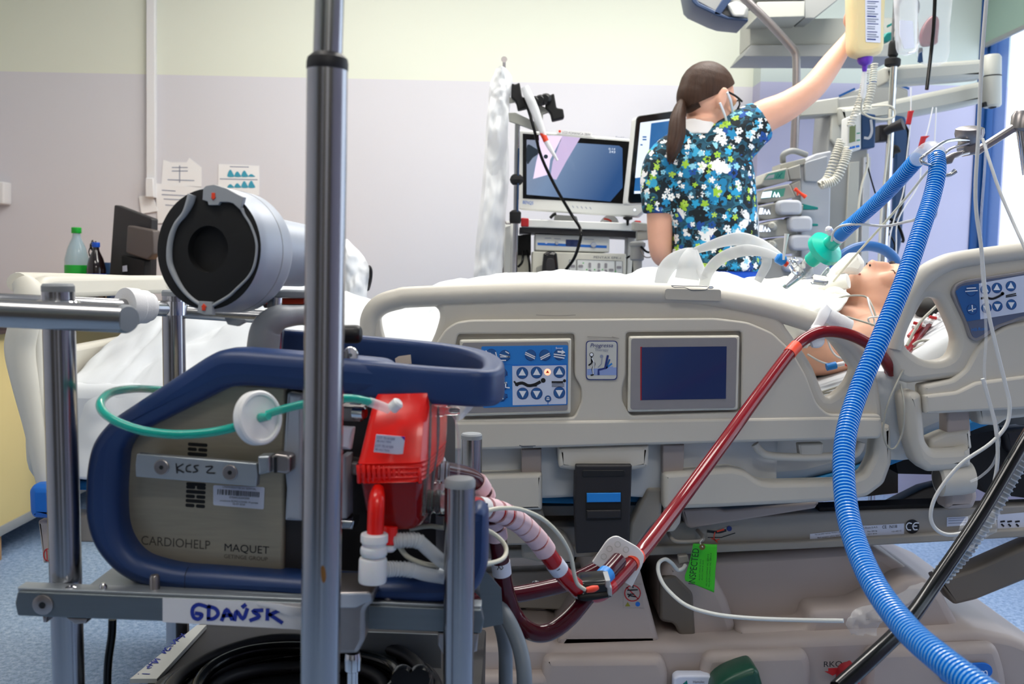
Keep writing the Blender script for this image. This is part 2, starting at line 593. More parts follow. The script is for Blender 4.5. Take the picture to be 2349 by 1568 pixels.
def floor_mat():
    m = mat('lino', '7f9cc4', 0.38)
    nt = m.node_tree; b = nt.nodes['Principled BSDF']
    tc = nt.nodes.new('ShaderNodeTexCoord')
    n = nt.nodes.new('ShaderNodeTexNoise'); n.inputs['Scale'].default_value = 70; n.inputs['Detail'].default_value = 3
    n2 = nt.nodes.new('ShaderNodeTexNoise'); n2.inputs['Scale'].default_value = 200; n2.inputs['Detail'].default_value = 2
    cr = nt.nodes.new('ShaderNodeValToRGB')
    e = cr.color_ramp.elements
    e[0].position = 0.34; e[0].color = (*lin('6a86ad'), 1)
    e[1].position = 0.66; e[1].color = (*lin('b9cce2'), 1)
    x = cr.color_ramp.elements.new(0.5); x.color = (*lin('93aed2'), 1)
    ad = nt.nodes.new('ShaderNodeMath'); ad.operation = 'MULTIPLY_ADD'; ad.inputs[1].default_value = 0.45
    sb = nt.nodes.new('ShaderNodeMath'); sb.operation = 'MULTIPLY_ADD'; sb.inputs[1].default_value = 0.6; sb.inputs[2].default_value = -0.03
    nt.links.new(tc.outputs['Object'], n.inputs['Vector']); nt.links.new(tc.outputs['Object'], n2.inputs['Vector'])
    nt.links.new(n.outputs['Fac'], sb.inputs[0]); nt.links.new(n2.outputs['Fac'], ad.inputs[0]); nt.links.new(sb.outputs[0], ad.inputs[2])
    nt.links.new(ad.outputs[0], cr.inputs[0]); nt.links.new(cr.outputs[0], b.inputs['Base Color'])
floor_mat()

def band_mat(name, low, high, zband):
    "two coats of wall paint meeting at a line at height zband"
    m = mat(name, low, 0.6)
    nt = m.node_tree; b = nt.nodes['Principled BSDF']
    g = nt.nodes.new('ShaderNodeNewGeometry')
    sx = nt.nodes.new('ShaderNodeSeparateXYZ')
    gt = nt.nodes.new('ShaderNodeMath'); gt.operation = 'GREATER_THAN'; gt.inputs[1].default_value = zband
    mx = nt.nodes.new('ShaderNodeMix'); mx.data_type = 'RGBA'
    mx.inputs[6].default_value = (*lin(low), 1); mx.inputs[7].default_value = (*lin(high), 1)
    nt.links.new(g.outputs['Position'], sx.inputs[0]); nt.links.new(sx.outputs[2], gt.inputs[0])
    nt.links.new(gt.outputs[0], mx.inputs[0]); nt.links.new(mx.outputs[2], b.inputs['Base Color'])
    n2 = nt.nodes.new('ShaderNodeTexNoise'); n2.inputs['Scale'].default_value = 160
    bp = nt.nodes.new('ShaderNodeBump'); bp.inputs['Strength'].default_value = 0.06; bp.inputs['Distance'].default_value = 0.001
    nt.links.new(n2.outputs['Fac'], bp.inputs['Height']); nt.links.new(bp.outputs[0], b.inputs['Normal'])
ZBAND = P(700, 178, 5.0).z
band_mat('wall_two_tone', 'd8d7dd', 'e3e7d9', ZBAND)
band_mat('wall_shaded_tone', 'b3b2cc', 'c3cdc8', ZBAND)  # wall paints greyed, the right-hand section's shade put into the colour

def scrub_mat():
    "printed cotton: small five-petalled flowers, dots and blots on dark teal"
    m = mat('floral_print', '1f5266', 0.8)
    nt = m.node_tree; b = nt.nodes['Principled BSDF']
    L = nt.links.new
    tc = nt.nodes.new('ShaderNodeTexCoord')
    def node(t, **kw):
        n = nt.nodes.new(t)
        for k, v in kw.items(): setattr(n, k, v)
        return n
    def math_(op, a, bb=None, c=None):
        n = node('ShaderNodeMath', operation=op)
        for i, v in enumerate((a, bb, c)):
            if v is None: continue
            if isinstance(v, (int, float)): n.inputs[i].default_value = v
            else: L(v, n.inputs[i])
        return n.outputs[0]
    sep = node('ShaderNodeSeparateXYZ'); L(tc.outputs['Object'], sep.inputs[0])
    comb = node('ShaderNodeCombineXYZ'); L(sep.outputs[0], comb.inputs[0]); L(sep.outputs[2], comb.inputs[1]); L(sep.outputs[1], comb.inputs[2])
    cur = None
    def mix(fac, a, bcol):
        n = node('ShaderNodeMix', data_type='RGBA')
        L(fac, n.inputs[0])
        if isinstance(a, tuple): n.inputs[6].default_value = a
        else: L(a, n.inputs[6])
        if isinstance(bcol, tuple): n.inputs[7].default_value = bcol
        else: L(bcol, n.inputs[7])
        return n.outputs[2]
    bn = node('ShaderNodeTexNoise'); bn.inputs['Scale'].default_value = 24; bn.inputs['Detail'].default_value = 1
    L(comb.outputs[0], bn.inputs['Vector'])
    r0 = node('ShaderNodeValToRGB'); r0.color_ramp.interpolation = 'CONSTANT'
    els = r0.color_ramp.elements
    els[0].position = 0.0; els[0].color = (*lin('10202a'), 1)
    els[1].position = 0.43; els[1].color = (*lin('24566c'), 1)
    for p, h in ((0.5, '1d4a5f'), (0.56, '2a6a80'), (0.62, '10222c')):
        e = els.new(p); e.color = (*lin(h), 1)
    L(bn.outputs['Fac'], r0.inputs[0])
    cur = r0.outputs[0]
    def flowers(scale, shift, palette, rmax, pet, cut):
        nonlocal cur
        mp = node('ShaderNodeMapping'); mp.inputs['Scale'].default_value = (scale, scale, scale); mp.inputs['Location'].default_value = (shift, shift * 0.7, 0)
        L(comb.outputs[0], mp.inputs[0])
        vo = node('ShaderNodeTexVoronoi', voronoi_dimensions='3D'); vo.inputs['Scale'].default_value = 1.0; vo.inputs['Randomness'].default_value = 0.85
        L(mp.outputs[0], vo.inputs['Vector'])
        df = node('ShaderNodeVectorMath', operation='SUBTRACT'); L(mp.outputs[0], df.inputs[0]); L(vo.outputs['Position'], df.inputs[1])
        s2 = node('ShaderNodeSeparateXYZ'); L(df.outputs[0], s2.inputs[0])
        sc = node('ShaderNodeSeparateColor'); L(vo.outputs['Color'], sc.inputs[0])
        an = math_('ARCTAN2', s2.outputs[1], s2.outputs[0])
        an = math_('ADD', an, math_('MULTIPLY', sc.outputs[1], 6.28))
        pt = math_('ABSOLUTE', math_('COSINE', math_('MULTIPLY', an, pet)))
        rr = math_('MULTIPLY', math_('MULTIPLY_ADD', pt, 0.45, 0.55), math_('MULTIPLY_ADD', sc.outputs[2], rmax * 0.5, rmax * 0.6))
        ins = math_('LESS_THAN', vo.outputs['Distance'], rr)
        keep = math_('GREATER_THAN', sc.outputs[1], cut)
        fac = math_('MULTIPLY', ins, keep)
        rp = node('ShaderNodeValToRGB'); rp.color_ramp.interpolation = 'CONSTANT'
        ee = rp.color_ramp.elements
        k = len(palette)
        ee[0].position = 0; ee[0].color = (*lin(palette[0]), 1)
        ee[1].position = 1.0 / k; ee[1].color = (*lin(palette[1]), 1)
        for i in range(2, k):
            e = ee.new(i / k); e.color = (*lin(palette[i]), 1)
        L(sc.outputs[0], rp.inputs[0])
        cur = mix(fac, cur, rp.outputs[0])
        core = math_('MULTIPLY', math_('LESS_THAN', vo.outputs['Distance'], rmax * 0.16), keep)
        cur = mix(core, cur, (*lin('2b4b4a'), 1))
    flowers(20, 3.1, ['0e1a20', '1d7fae', 'f2f2f2', '0e1a20', '1b4fa0', '3aa6d0'], 0.62, 1.5, 0.10)
    flowers(30, 7.7, ['9cc93a', '2aa0cf', 'eef2f2', '15303c', '1d86b8', 'f4f4f2', '1a4c98'], 0.60, 2.5, 0.15)
    flowers(44, 1.3, ['f4f6f4', '14222a', '14222a', '8ed0e6', 'b4d850', 'f4f6f4'], 0.56, 2.5, 0.35)
    L(cur, b.inputs['Base Color'])
    n3 = node('ShaderNodeTexNoise'); n3.inputs['Scale'].default_value = 9
    bp = node('ShaderNodeBump'); bp.inputs['Strength'].default_value = 0.35; bp.inputs['Distance'].default_value = 0.012
    L(tc.outputs['Object'], n3.inputs['Vector']); L(n3.outputs['Fac'], bp.inputs['Height']); L(bp.outputs[0], b.inputs['Normal'])
scrub_mat()

def screen_mat():
    "picture shown by the endoscopy monitor: grey-blue field with a bright lilac patch"
    m = mat('scope_picture', '05060a', 0.12)
    nt = m.node_tree; b = nt.nodes['Principled BSDF']
    L = nt.links.new
    tc = nt.nodes.new('ShaderNodeTexCoord')
    sp = nt.nodes.new('ShaderNodeSeparateXYZ'); L(tc.outputs['Generated'], sp.inputs[0])
    ad = nt.nodes.new('ShaderNodeMath'); ad.operation = 'MULTIPLY_ADD'; ad.inputs[1].default_value = -0.35
    L(sp.outputs[2], ad.inputs[0]); L(sp.outputs[0], ad.inputs[2])
    cr = nt.nodes.new('ShaderNodeValToRGB'); e = cr.color_ramp.elements
    e[0].position = 0.0; e[0].color = (*lin('8d95a8'), 1)
    e[1].position = 0.85; e[1].color = (*lin('2f5488'), 1)
    x = e.new(0.35); x.color = (*lin('7d94b4'), 1)
    mp = nt.nodes.new('ShaderNodeMapRange'); mp.inputs[1].default_value = -0.35; mp.inputs[2].default_value = 1.0
    L(ad.outputs[0], mp.inputs[0]); L(mp.outputs[0], cr.inputs[0])
    L(cr.outputs[0], b.inputs['Emission Color']); b.inputs['Emission Strength'].default_value = 0.8
screen_mat()
emit_mat('screen_lilac', 'efdcfb', 0.95)
emit_mat('screen_lilac2', 'd8c4ea', 0.8)
emit_mat('screen_shade', '3c4a58', 0.4)
# ------------------------------------------------------------------ the room
XL, XR, YB, YF = -2.7, 2.25, 5.0, -2.2
struct(bbox('floor', (XL - .1, YF - .1, -0.1), (XR + .1, YB + .1, 0), 'lino', smooth=0))
struct(bbox('ceiling', (XL - .1, YF - .1, CEIL), (XR + .1, YB + .1, CEIL + .1), 'white_plaster', smooth=0))
struct(bbox('wall_back', (XL - .1, YB, 0), (XR + .1, YB + .1, CEIL), 'wall_two_tone', smooth=0))
struct(bbox('wall_left', (XL - .1, YF, 0), (XL, YB, CEIL), 'wall_two_tone', smooth=0))
struct(bbox('wall_front', (XL - .1, YF - .1, 0), (XR + .1, YF, CEIL), 'wall_two_tone', smooth=0))
WY0, WY1, WZ0, WZ1 = 1.5, 4.85, 0.55, 2.62
mw = Matrix(((0, 0, 1, XR + 0.1), (1, 0, 0, 0), (0, 1, 0, 0), (0, 0, 0, 1)))
struct(prism('wall_right', [[(YF, 0), (YB, 0), (YB, CEIL), (YF, CEIL)], [(WY0, WZ0), (WY1, WZ0), (WY1, WZ1), (WY0, WZ1)]], 0.1, 'wall_shaded_tone', None, mw, smooth=0))
# pier in front of the back wall, to the right; its greyer colour holds shade
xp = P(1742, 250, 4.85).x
struct(bbox('wall_pier', (xp, 4.85, 0), (XR - .05, YB, CEIL), 'wall_shaded_tone', smooth=0))
# window with its broad blue post, glass, sill; the roller blind hangs in front
w1 = thing('window_1', 'wide bright window in a blue frame beside the bed head', 'window', (XR, 3.1, WZ0)); del w1['category']; w1['kind'] = 'structure'
bbox('window_post', (XR - 0.05, WY1 - 0.01, 0.0), (XR + 0.09, YB, CEIL), 'frame_blue', w1, 0.008)
bbox('window_rib', (XR - 0.01, WY1 - 0.03, 0.0), (XR + 0.02, WY1 - 0.005, CEIL), 'frame_blue', w1, 0.004)
for nm, lo, hi in (('window_rail', (XR, WY0, WZ0 - .02), (XR + .06, WY1, WZ0 + .05)), ('window_rail', (XR, WY0, WZ1 - .05), (XR + .06, WY1, WZ1 + .02)),
                   ('window_stile', (XR, WY0 - .02, WZ0), (XR + .06, WY0 + .05, WZ1)), ('window_stile', (XR + .02, 3.0, WZ0), (XR + .06, 3.06, WZ1))):
    bbox(nm, lo, hi, 'frame_blue', w1, 0.006)
mat('pane_glass', 'eaf2ff', 0.03, film=0.10)
for a, b in ((WY0 + .05, 3.0), (3.06, WY1)):
    bbox('pane', (XR + .035, a, WZ0 + .05), (XR + .041, b, WZ1 - .05), 'pane_glass', w1, 0)
bbox('window_sill', (XR - 0.14, WY0 - .05, WZ0 - .05), (XR + .02, WY1 - .02, WZ0 - .015), 'white_plaster', w1, 0.006)
zb = PL(p0=(XR - 0.02, 0, 1.1), yaw=RAD(90)).hit(2300, 84).z
bl = thing('roller_blind', 'grey green roller blind half lowered over the bright window', 'blind', (XR - .03, 3.1, zb))
bbox('blind_cloth', (XR - 0.035, WY0, zb), (XR - 0.031, WY1 - .02, WZ1 + .05), 'blind_green', bl, 0)
bbox('bottom_bar', (XR - 0.042, WY0, zb - 0.02), (XR - 0.024, WY1 - .02, zb), 'device_grey', bl, 0.003)
tube('roller', [Vector((XR - 0.035, WY0, WZ1 + .06)), Vector((XR - 0.035, WY1 - .02, WZ1 + .06))], 0.03, 'device_grey', bl, 1, 16)
# ceiling lamps (the light itself is set at the top)
for i, (lx, ly, lw, lh, lp) in enumerate(LAMPS):
    t = thing('ceiling_light', ['rectangular ceiling lamp over the bed head', 'rectangular ceiling lamp over the bed foot', 'rectangular ceiling lamp above the viewer by the window',
                                'rectangular ceiling lamp above the viewer by the cart', 'rectangular ceiling lamp behind the viewer'][i], 'lamp', (lx, ly, CEIL))
    prism('lamp_frame', [[(-lw / 2 - .04, -lh / 2 - .04), (lw / 2 + .04, -lh / 2 - .04), (lw / 2 + .04, lh / 2 + .04), (-lw / 2 - .04, lh / 2 + .04)],
                         [(-lw / 2, -lh / 2), (lw / 2, -lh / 2), (lw / 2, lh / 2), (-lw / 2, lh / 2)]], 0.07, 'white_plastic', t, Matrix.Translation((lx, ly, CEIL)), 0.004)
    bbox('diffuser', (lx - lw / 2, ly - lh / 2, CEIL - .06), (lx + lw / 2, ly + lh / 2, CEIL - .05), 'lamp_glow', t)
# unseen dark cabinets added behind the viewer to streak the polished steel with reflections
for i, (x0, x1, y0, h) in enumerate(((-2.5, -1.2, -2.15, 2.1), (-0.55, 0.15, -2.15, 1.9), (0.95, 1.9, -2.15, 2.1))):
    t = thing('reflection_cabinet', ['tall dark storage cabinet behind the viewer, the widest one', 'dark storage cabinet behind the viewer, the lowest one', 'tall dark storage cabinet behind the viewer beside the window wall'][i], 'cabinet', ((x0 + x1) / 2, y0 + .2, 0), 'cabinets behind the viewer')
    bbox('carcass', (x0, y0, 0), (x1, y0 + .45, h), 'charcoal', t, 0.006)
    xm = (x0 + x1) / 2
    for a, b, hs in ((x0 + .02, xm - .005, -1), (xm + .005, x1 - .02, 1)):
        d_ = bbox('door', (a, y0 + .45, .08), (b, y0 + .468, h - .03), 'strut_dark', t, 0.004)
        hx = b - .05 if hs < 0 else a + .05
        bbox('handle', (hx - .008, y0 + .468, h * .5 - .07), (hx + .008, y0 + .495, h * .5 + .07), 'chrome', d_, 0.003)
# conduit down the back wall
WP = 5.0
struct(pbox('trim_1', PL(WP - 0.035), 335, -60, 355, 415, 0.035, 'white_plastic', None, 0.004))
jb = pbox('junction_box', PL(WP - 0.05), 333, 408, 352, 452, 0.05, 'white_plastic', None, 0.005); tag(jb, 'small white junction box at the foot of the wall conduit', 'box')
# papers pinned to the wall
def paper(pts, label, y=WP - 0.004, lines=(), name='paper_sheet'):
    t = thing(name, label, 'paper', P(*pts[0], y), 'papers on the back wall')
    poly('sheet', PL(y), pts, 'paper', t, 0.0, 0.003)
    if lines: strokes('print', PL(y), lines, 2.0, 'ink_pale', t, 0.001, 1)
    return t
paper([(374, 366), (392, 372), (428, 372), (434, 362), (462, 384), (462, 428), (370, 424)], 'curled white sheet with faint table print, uppermost beside the conduit',
      lines=[[(395, 384), (430, 384)], [(395, 392), (430, 392)], [(412, 380), (412, 418)], [(385, 412), (445, 414)]])
paper([(356, 420), (462, 430), (458, 505), (362, 512)], 'large white sheet with small print under the curled sheet', WP - 0.007,
      lines=[[(372, 436), (402, 438)], [(372, 446), (448, 450)], [(376, 456), (448, 460)], [(380, 470), (440, 474)]])
paper([(318, 450), (350, 446), (362, 484), (324, 490)], 'small blank note taped lowest beside the black monitor', WP - 0.01)
pt = paper([(501, 376), (594, 380), (594, 448), (500, 446)], 'white notice with two rows of teal hand-washing pictures', lines=[[(528, 382), (570, 383)], [(505, 410), (590, 412)]], name='wall_notice')
random.seed(4)
for row, y0 in ((0, 405), (1, 430)):
    for k in range(4):
        x = 522 + k * 16
        h = [16, 12, 14, 6][k] if row == 0 else [8, 10, 15, 16][k]
        poly('picture', PL(WP - 0.004), [(x, y0), (x + 2, y0 - h * .7), (x + 7, y0 - h), (x + 12, y0 - h * .5), (x + 15, y0)], 'teal_print', pt, 0.0015, 0.0008, cat=3)
db = pbox('dispenser_box', PL(WP - 0.08), -40, 416, 9, 468, 0.08, 'white_plastic', None, 0.008, r=5); tag(db, 'white dispenser on the back wall at the picture edge', 'dispenser')

# ------------------------------------------------------------------ desk corner behind the bed foot
dk = thing('desk_cabinet', 'yellow desk cabinet with wooden top and dark edge behind the bed foot', 'cabinet', (-2.2, 3.9, 0))
xs = -1.80
bbox('side_panel', (-2.6, 2.6, 0.12), (xs, 4.95, 0.82), 'cabinet_yellow', dk, 0.004)
bbox('plinth', (-2.6, 2.6, 0.10), (xs + .005, 4.95, 0.135), 'device_grey', dk, 0.002)
bbox('desk_top', (-2.65, 2.55, 0.85), (xs + .06, 4.98, 0.88), 'wood', dk, 0.004)
bbox('top_edge', (-2.62, 2.57, 0.82), (xs + .04, 4.97, 0.85), 'cabinet_edge', dk, 0.003)
bbox('wing_top', (xs + .06, 3.7, 0.85), (-0.9, 4.98, 0.88), 'wood', dk, 0.004)
for y in (2.7, 3.45, 4.7): bbox('leg', (-1.87, y, 0), (-1.82, y + .06, 0.10), 'wood', dk, 0.002)
bbox('leg', (-0.98, 3.75, 0), (-0.93, 3.80, 0.85), 'wood', dk, 0.003)
DZ = 0.88
def standing(px, py_ref, Y): return Vector((P(px, py_ref, Y).x, Y, DZ))
# black monitor seen from behind
mon = thing('computer_monitor', 'black computer monitor seen from behind on the desk', 'monitor', standing(300, 700, 3.9))
pm = PL(p0=P(296, 560, 3.9), yaw=RAD(-38))
slab('casing', pm, [(262, 469), (347, 501), (343, 655), (250, 640)], 0.03, 'charcoal', mon, r=4, bevel=0.004)
slab('rear_housing', pm, [(292, 516), (350, 528), (352, 582), (338, 596), (288, 580)], 0.035, 'brown_grey', mon, r=4, bevel=0.006, off=0.035)
slab('stand_neck', pm, [(278, 585), (332, 598), (328, 690), (282, 690)], 0.03, 'black_matte', mon, r=3, bevel=0.003, off=0.03)
poly('connector', pm, [(281, 610), (291, 608), (292, 622), (281, 623)], 'label_white', mon, 0.034)
b0 = standing(300, 700, 3.9)
lathe('stand_foot', [(0.09, 0), (0.1, 0.004), (0.09, 0.014), (0.03, 0.02), (0.025, 0.13)], b0, (0, 0, 1), 'black_matte', mon)
# bottles
def bottle(px, Y, h, r, body, cap, label, capm, lq=None):
    o = standing(px, 650, Y)
    t = thing('plastic_bottle', label, 'bottle', o, 'bottles on the desk')
    lathe('bottle_body', [(r * .7, 0), (r, .01), (r, h * .35), (r * .93, h * .4), (r, h * .45), (r, h * .62), (r * .75, h * .76), (r * .36, h * .88), (r * .32, h * .93)], o, (0, 0, 1), body, t, 24, 60)
    lathe('screw_cap', [(r * .4, h * .93), (r * .42, h * .935), (r * .42, h * .995), (r * .38, h)], o, (0, 0, 1), capm, t, 24)
    if lq: lathe('paper_band', [(r * 1.01, h * .3), (r * 1.02, h * .31), (r * 1.02, h * .54), (r * 1.01, h * .55)], o, (0, 0, 1), lq, t, 24)
    return t
bottle(177, 3.9, 0.325, 0.045, 'pet_green', 'cap', 'clear water bottle with green cap on the desk', 'cap_green', 'cap_green')
bottle(221, 3.85, 0.268, 0.036, 'cola', 'cap', 'dark cola bottle with blue cap on the desk', 'cap_blue', 'cap_blue')
tg = thing('cable_tangle', 'tangle of thin black cable behind the two bottles', 'cable', standing(214, 650, 4.0))
random.seed(8)
for i in range(5):
    a = [(198 + 6 * i, 640, 4.0)]
    for k in range(5): a.append((206 + random.uniform(-4, 26) * (1 - .1 * k), 620 - k * 16 + random.uniform(-6, 6), 4.0 + random.uniform(-.04, .04)))
    tube('cable_loop', a, 0.0026, 'black_cable', tg, 5, 6)
bb = bbox('wipes_box', standing(243, 650, 4.1) - Vector((.035, .04, 0)), standing(243, 650, 4.1) + Vector((.035, .04, .19)), 'device_navy', None, 0.005)
tag(bb, 'low blue grey box between the cola bottle and the monitor', 'box')

# ------------------------------------------------------------------ clear bag hanging beyond the bed
hb = thing('disposal_bag', 'crumpled clear plastic bag hanging on a holder behind the metal pole', 'bag', P(800, 650, 3.5))
Y = 3.5
def crumple(name, pl, pts, amp, scale, material, parent, nu=24, nv=30, depth=0.0):
    "a thin sheet filling the pixel quad-strip pts = [(left x, right x, y) ...] with real creases"
    rows = catmull(pts, max(1, nv // (len(pts) - 1)))
    V, Fc = [], []
    for j, (a, b, y) in enumerate(rows):
        for i in range(nu + 1):
            t = i / nu
            p = pl.hit(a + (b - a) * t, y)
            d = amp * (fbm(p.x * scale, p.z * scale * .6, 3.3) + .5 * fbm(p.x * scale * 2.7, p.z * scale * 2, 9.1)) + depth * math.sin(math.pi * t)
            V.append(p + pl.n * d)
    n = nu + 1
    for j in range(len(rows) - 1):
        for i in range(nu):
            Fc.append((j * n + i, j * n + i + 1, (j + 1) * n + i + 1, (j + 1) * n + i))
    return obj(name, V, Fc, material, parent, 180)
crumple('bag_film', PL(Y), [(770, 796, 548), (766, 832, 585), (762, 848, 615), (762, 844, 660), (764, 842, 720)], 0.03, 14, 'frosted_film', hb, depth=0.06)
crumple('bag_fold', PL(Y + .05), [(772, 800, 560), (768, 828, 600), (768, 838, 650), (770, 838, 720)], 0.03, 22, 'frosted_film', hb, depth=0.03)
tube('holder_ring', [(846, 612, Y), (851, 622, Y + .01), (849, 645, Y + .02), (843, 664, Y + .01), (842, 640, Y - .005)], 0.006, 'charcoal', hb, 5, 8, closed=True)
tube('holder_post', [(800, 640, Y + .06), P(800, 640, Y + .06) + Vector((0, 0, -1.0))], 0.01, 'steel', hb, 1)
# ------------------------------------------------------------------ endoscopy tower
YT = 3.85
tw = thing('endoscopy_trolley', 'white endoscopy trolley with red-cornered shelf beyond the bed', 'trolley', (P(1330, 520, YT).x, YT + .2, 0))
sh = slab('shelf', PL(YT), [(1197, 502), (1462, 512), (1466, 530), (1197, 520)], 0.42, 'device_white', tw, r=3, bevel=0.003)
for x0, x1 in ((1195, 1213), (1457, 1471)):
    o = 6 if x0 > 1300 else 0
    slab('corner_bumper', PL(YT - 0.008), [(x0, 499 + o), (x1, 500 + o), (x1, 520 + o), (x0, 519 + o)], 0.05, 'clip_red', tw, r=3, bevel=0.004)
slab('under_shelf', PL(YT + .02), [(1192, 521), (1462, 531), (1462, 545), (1192, 532)], 0.36, 'charcoal', tw)
zl = P(1330, 655, YT).z
for x in (1170, 1455):
    bx = P(x, 560, YT + .12).x
    bbox('upright', (bx - .03, YT + .08, 0.08), (bx + .03, YT + .2, P(1200, 505, YT).z), 'device_white', tw, 0.004)
bbox('lower_shelf', (P(1160, 600, YT).x, YT - .02, zl - .05), (P(1465, 600, YT).x, YT + .45, zl - .02), 'device_white', tw, 0.004)
bbox('trolley_base', (P(1150, 600, YT).x, YT - .05, 0.06), (P(1475, 600, YT).x, YT + .5, 0.14), 'device_grey', tw, 0.01)
for x in (1160, 1465):
    for dy in (0.02, 0.42):
        c = Vector((P(x, 600, YT).x, YT + dy, 0.035))
        lathe('castor', [(0.034, -.012), (0.036, -.008), (0.036, .008), (0.034, .012)], c, (1, 0, 0), 'black_rubber', tw, 20)
slab('side_rail', PL(YT + .05), [(1158, 520), (1172, 515), (1172, 700), (1158, 700)], 0.03, 'strip_grey', tw, bevel=0.003)
tube('side_hook', [(1172, 513, YT + .03), (1162, 513, YT + .03), (1155, 520, YT + .03), (1154, 700, YT + .03)], 0.003, 'cast_metal', tw, 3, 8)
slab('power_block', PL(YT + .12), [(1186, 540), (1218, 536), (1218, 585), (1186, 585)], 0.1, 'black_matte', tw, bevel=0.003)
slab('socket_strip', PL(YT + .14), [(1184, 585), (1216, 585), (1216, 690), (1184, 690)], 0.08, 'device_cream', tw, bevel=0.003)
tube('power_lead', [(1200, 575, YT + .1), (1198, 600, YT + .08), (1188, 612, YT + .08)], 0.005, 'black_cable', tw, 4, 8)
tube('power_lead', [(1208, 575, YT + .1), (1214, 600, YT + .08), (1216, 640, YT + .08)], 0.005, 'black_cable', tw, 4, 8)
# black lever and screws on the shelf, arm joint at the side
tube('shelf_lever', [(1262, 500, YT), (1270, 492, YT), (1276, 490, YT)], 0.006, 'black_matte', tw, 3, 8)
lathe('shelf_knob', [(0.004, -.02), (0.006, 0), (0.018, .004), (0.018, .012), (0.008, .016)], P(1440, 505, YT), (0, 0, 1), 'black_matte', tw, 16)
# white roll of tape lying on the shelf
rl = thing('tape_roll', 'white tape roll with red stroke lying on the trolley shelf', 'tape', P(1398, 511, YT))
lathe('tape_body', [(0.018, -.012), (0.034, -.012), (0.038, -.009), (0.038, .009), (0.034, .012), (0.018, .012)], P(1398, 516, YT + .08), (0, 1, 0), 'white_plastic', rl, 28)
strokes('red_stroke', PL(YT + .066), [[(1386, 502), (1394, 503), (1402, 507)]], 3.5, 'orange_red', rl)

# endoscopy monitor
YM = 3.9
em = thing('endoscopy_monitor', 'white framed endoscopy monitor showing a lilac and grey-blue picture', 'monitor', P(1330, 500, YM))
pm = PL(p0=P(1330, 390, YM), yaw=RAD(-14))
slab('casing', pm, [(1190, 297), (1470, 320), (1474, 487), (1462, 498), (1190, 480)], 0.06, 'device_white', em, r=4, bevel=0.006)
poly('glass', pm, [(1199, 306), (1450, 325), (1446, 468), (1199, 455)], 'black_gloss', em, 0.0012)
poly('picture', pm, [(1208, 320), (1420, 334), (1428, 340), (1428, 430), (1400, 462), (1208, 446)], 'scope_picture', em, 0.002)
poly('bright_patch', pm, [(1236, 310), (1290, 312), (1262, 366), (1258, 400), (1223, 410), (1230, 372), (1238, 340)], 'screen_lilac', em, 0.0026)
poly('bright_patch', pm, [(1290, 312), (1331, 316), (1300, 368), (1276, 412), (1262, 408), (1268, 370)], 'screen_lilac2', em, 0.0026)
poly('shade_patch', pm, [(1209, 333), (1225, 338), (1238, 349), (1222, 362), (1209, 376)], 'screen_shade', em, 0.0024, cat=3)
poly('shade_patch', pm, disc_px(1252, 359, 5, 14), 'screen_shade', em, 0.003)
text('picture_text', '243', pm, (1397, 350), (1411, 351), 5, 'screen_white', em, 0.003)
text('picture_text', '0.14', pm, (1396, 343), (1411, 344), 4, 'screen_white', em, 0.003)
text('maker_mark', 'BENQS', pm, (1199, 467), (1223, 469), 7, 'logo_blue', em, 0.0015)
poly('sticker', pm, [(1275, 297), (1358, 304), (1358, 313), (1276, 306)], 'paper', em, 0.002)
poly('sticker_logo', pm, disc_px(1284, 301, 3, 10), 'orange', em, 0.0028)
text('sticker_print', 'LCD FOMANICA 28/IV', pm, (1290, 306), (1354, 311), 5, 'ink_grey', em, 0.003)
text('model_print', 'RadiForce', pm, (1412, 316), (1450, 320), 4, 'ink_pale', em, 0.0015)
for k in range(5): strokes('touch_mark', pm, [[(1313 + 10 * k, 472 + k * .8), (1316 + 10 * k, 476 + k * .8)]], 1.5, 'ink_pale', em, 0.0012, 1)
poly('status_led', pm, disc_px(1456, 481, 2.2, 10), 'led_white', em, 0.0015)
slab('stand', pm, [(1272, 492), (1318, 495), (1322, 508), (1270, 505)], 0.05, 'device_grey', em, bevel=0.003, off=-0.02)
slab('base_plate', pm, [(1240, 503), (1350, 509), (1350, 513), (1240, 507)], 0.1, 'device_grey', em, off=0.02)

# light source and processor
def frontbox(nm, label, pl, pts, depth, mt, cat='device', **kw):
    t = thing(nm, label, cat, pl.hit(*pts[-1]))
    slab('housing', pl, pts, depth, mt, t, r=3, bevel=0.005, **kw)
    return t
pl = PL(YT + .05)
ls = frontbox('light_source', 'flat white light source with blue stripe under the trolley shelf', pl, [(1228, 536), (1398, 542), (1398, 579), (1228, 574)], 0.3, 'device_white')
poly('blue_stripe', pl, [(1233, 556), (1392, 563), (1392, 569), (1233, 562)], 'logo_blue', ls, 0.001)
poly('display', pl, [(1298, 549), (1332, 550), (1332, 566), (1298, 564)], 'lcd_dark', ls, 0.0016)
for x, y, r in ((1277, 557, 4), (1361, 561, 6.5)):
    lathe('dial', [(0.0017 * r, -.002), (0.0017 * r, .01), (0.0014 * r, .012)], pl.hit(x, y), pl.n, 'silver_paint', ls, 18)
poly('key', pl, disc_px(1253, 556, 3, 10), 'label_white', ls, 0.0018)
strokes('print', pl, [[(1250, 546), (1264, 546)], [(1272, 547), (1286, 548)], [(1340, 548), (1362, 549)]], 1.4, 'ink_pale', ls, 0.001, 1)
pl = PL(YT + .02)
vp = frontbox('video_processor', 'cream video processor with rows of grey keys below the light source', pl, [(1222, 576), (1437, 582), (1435, 665), (1220, 660)], 0.34, 'device_cream')
text('model_print', 'PENTAX EPK-i', pl, (1362, 592), (1424, 594), 5, 'ink_grey', vp, 0.001)
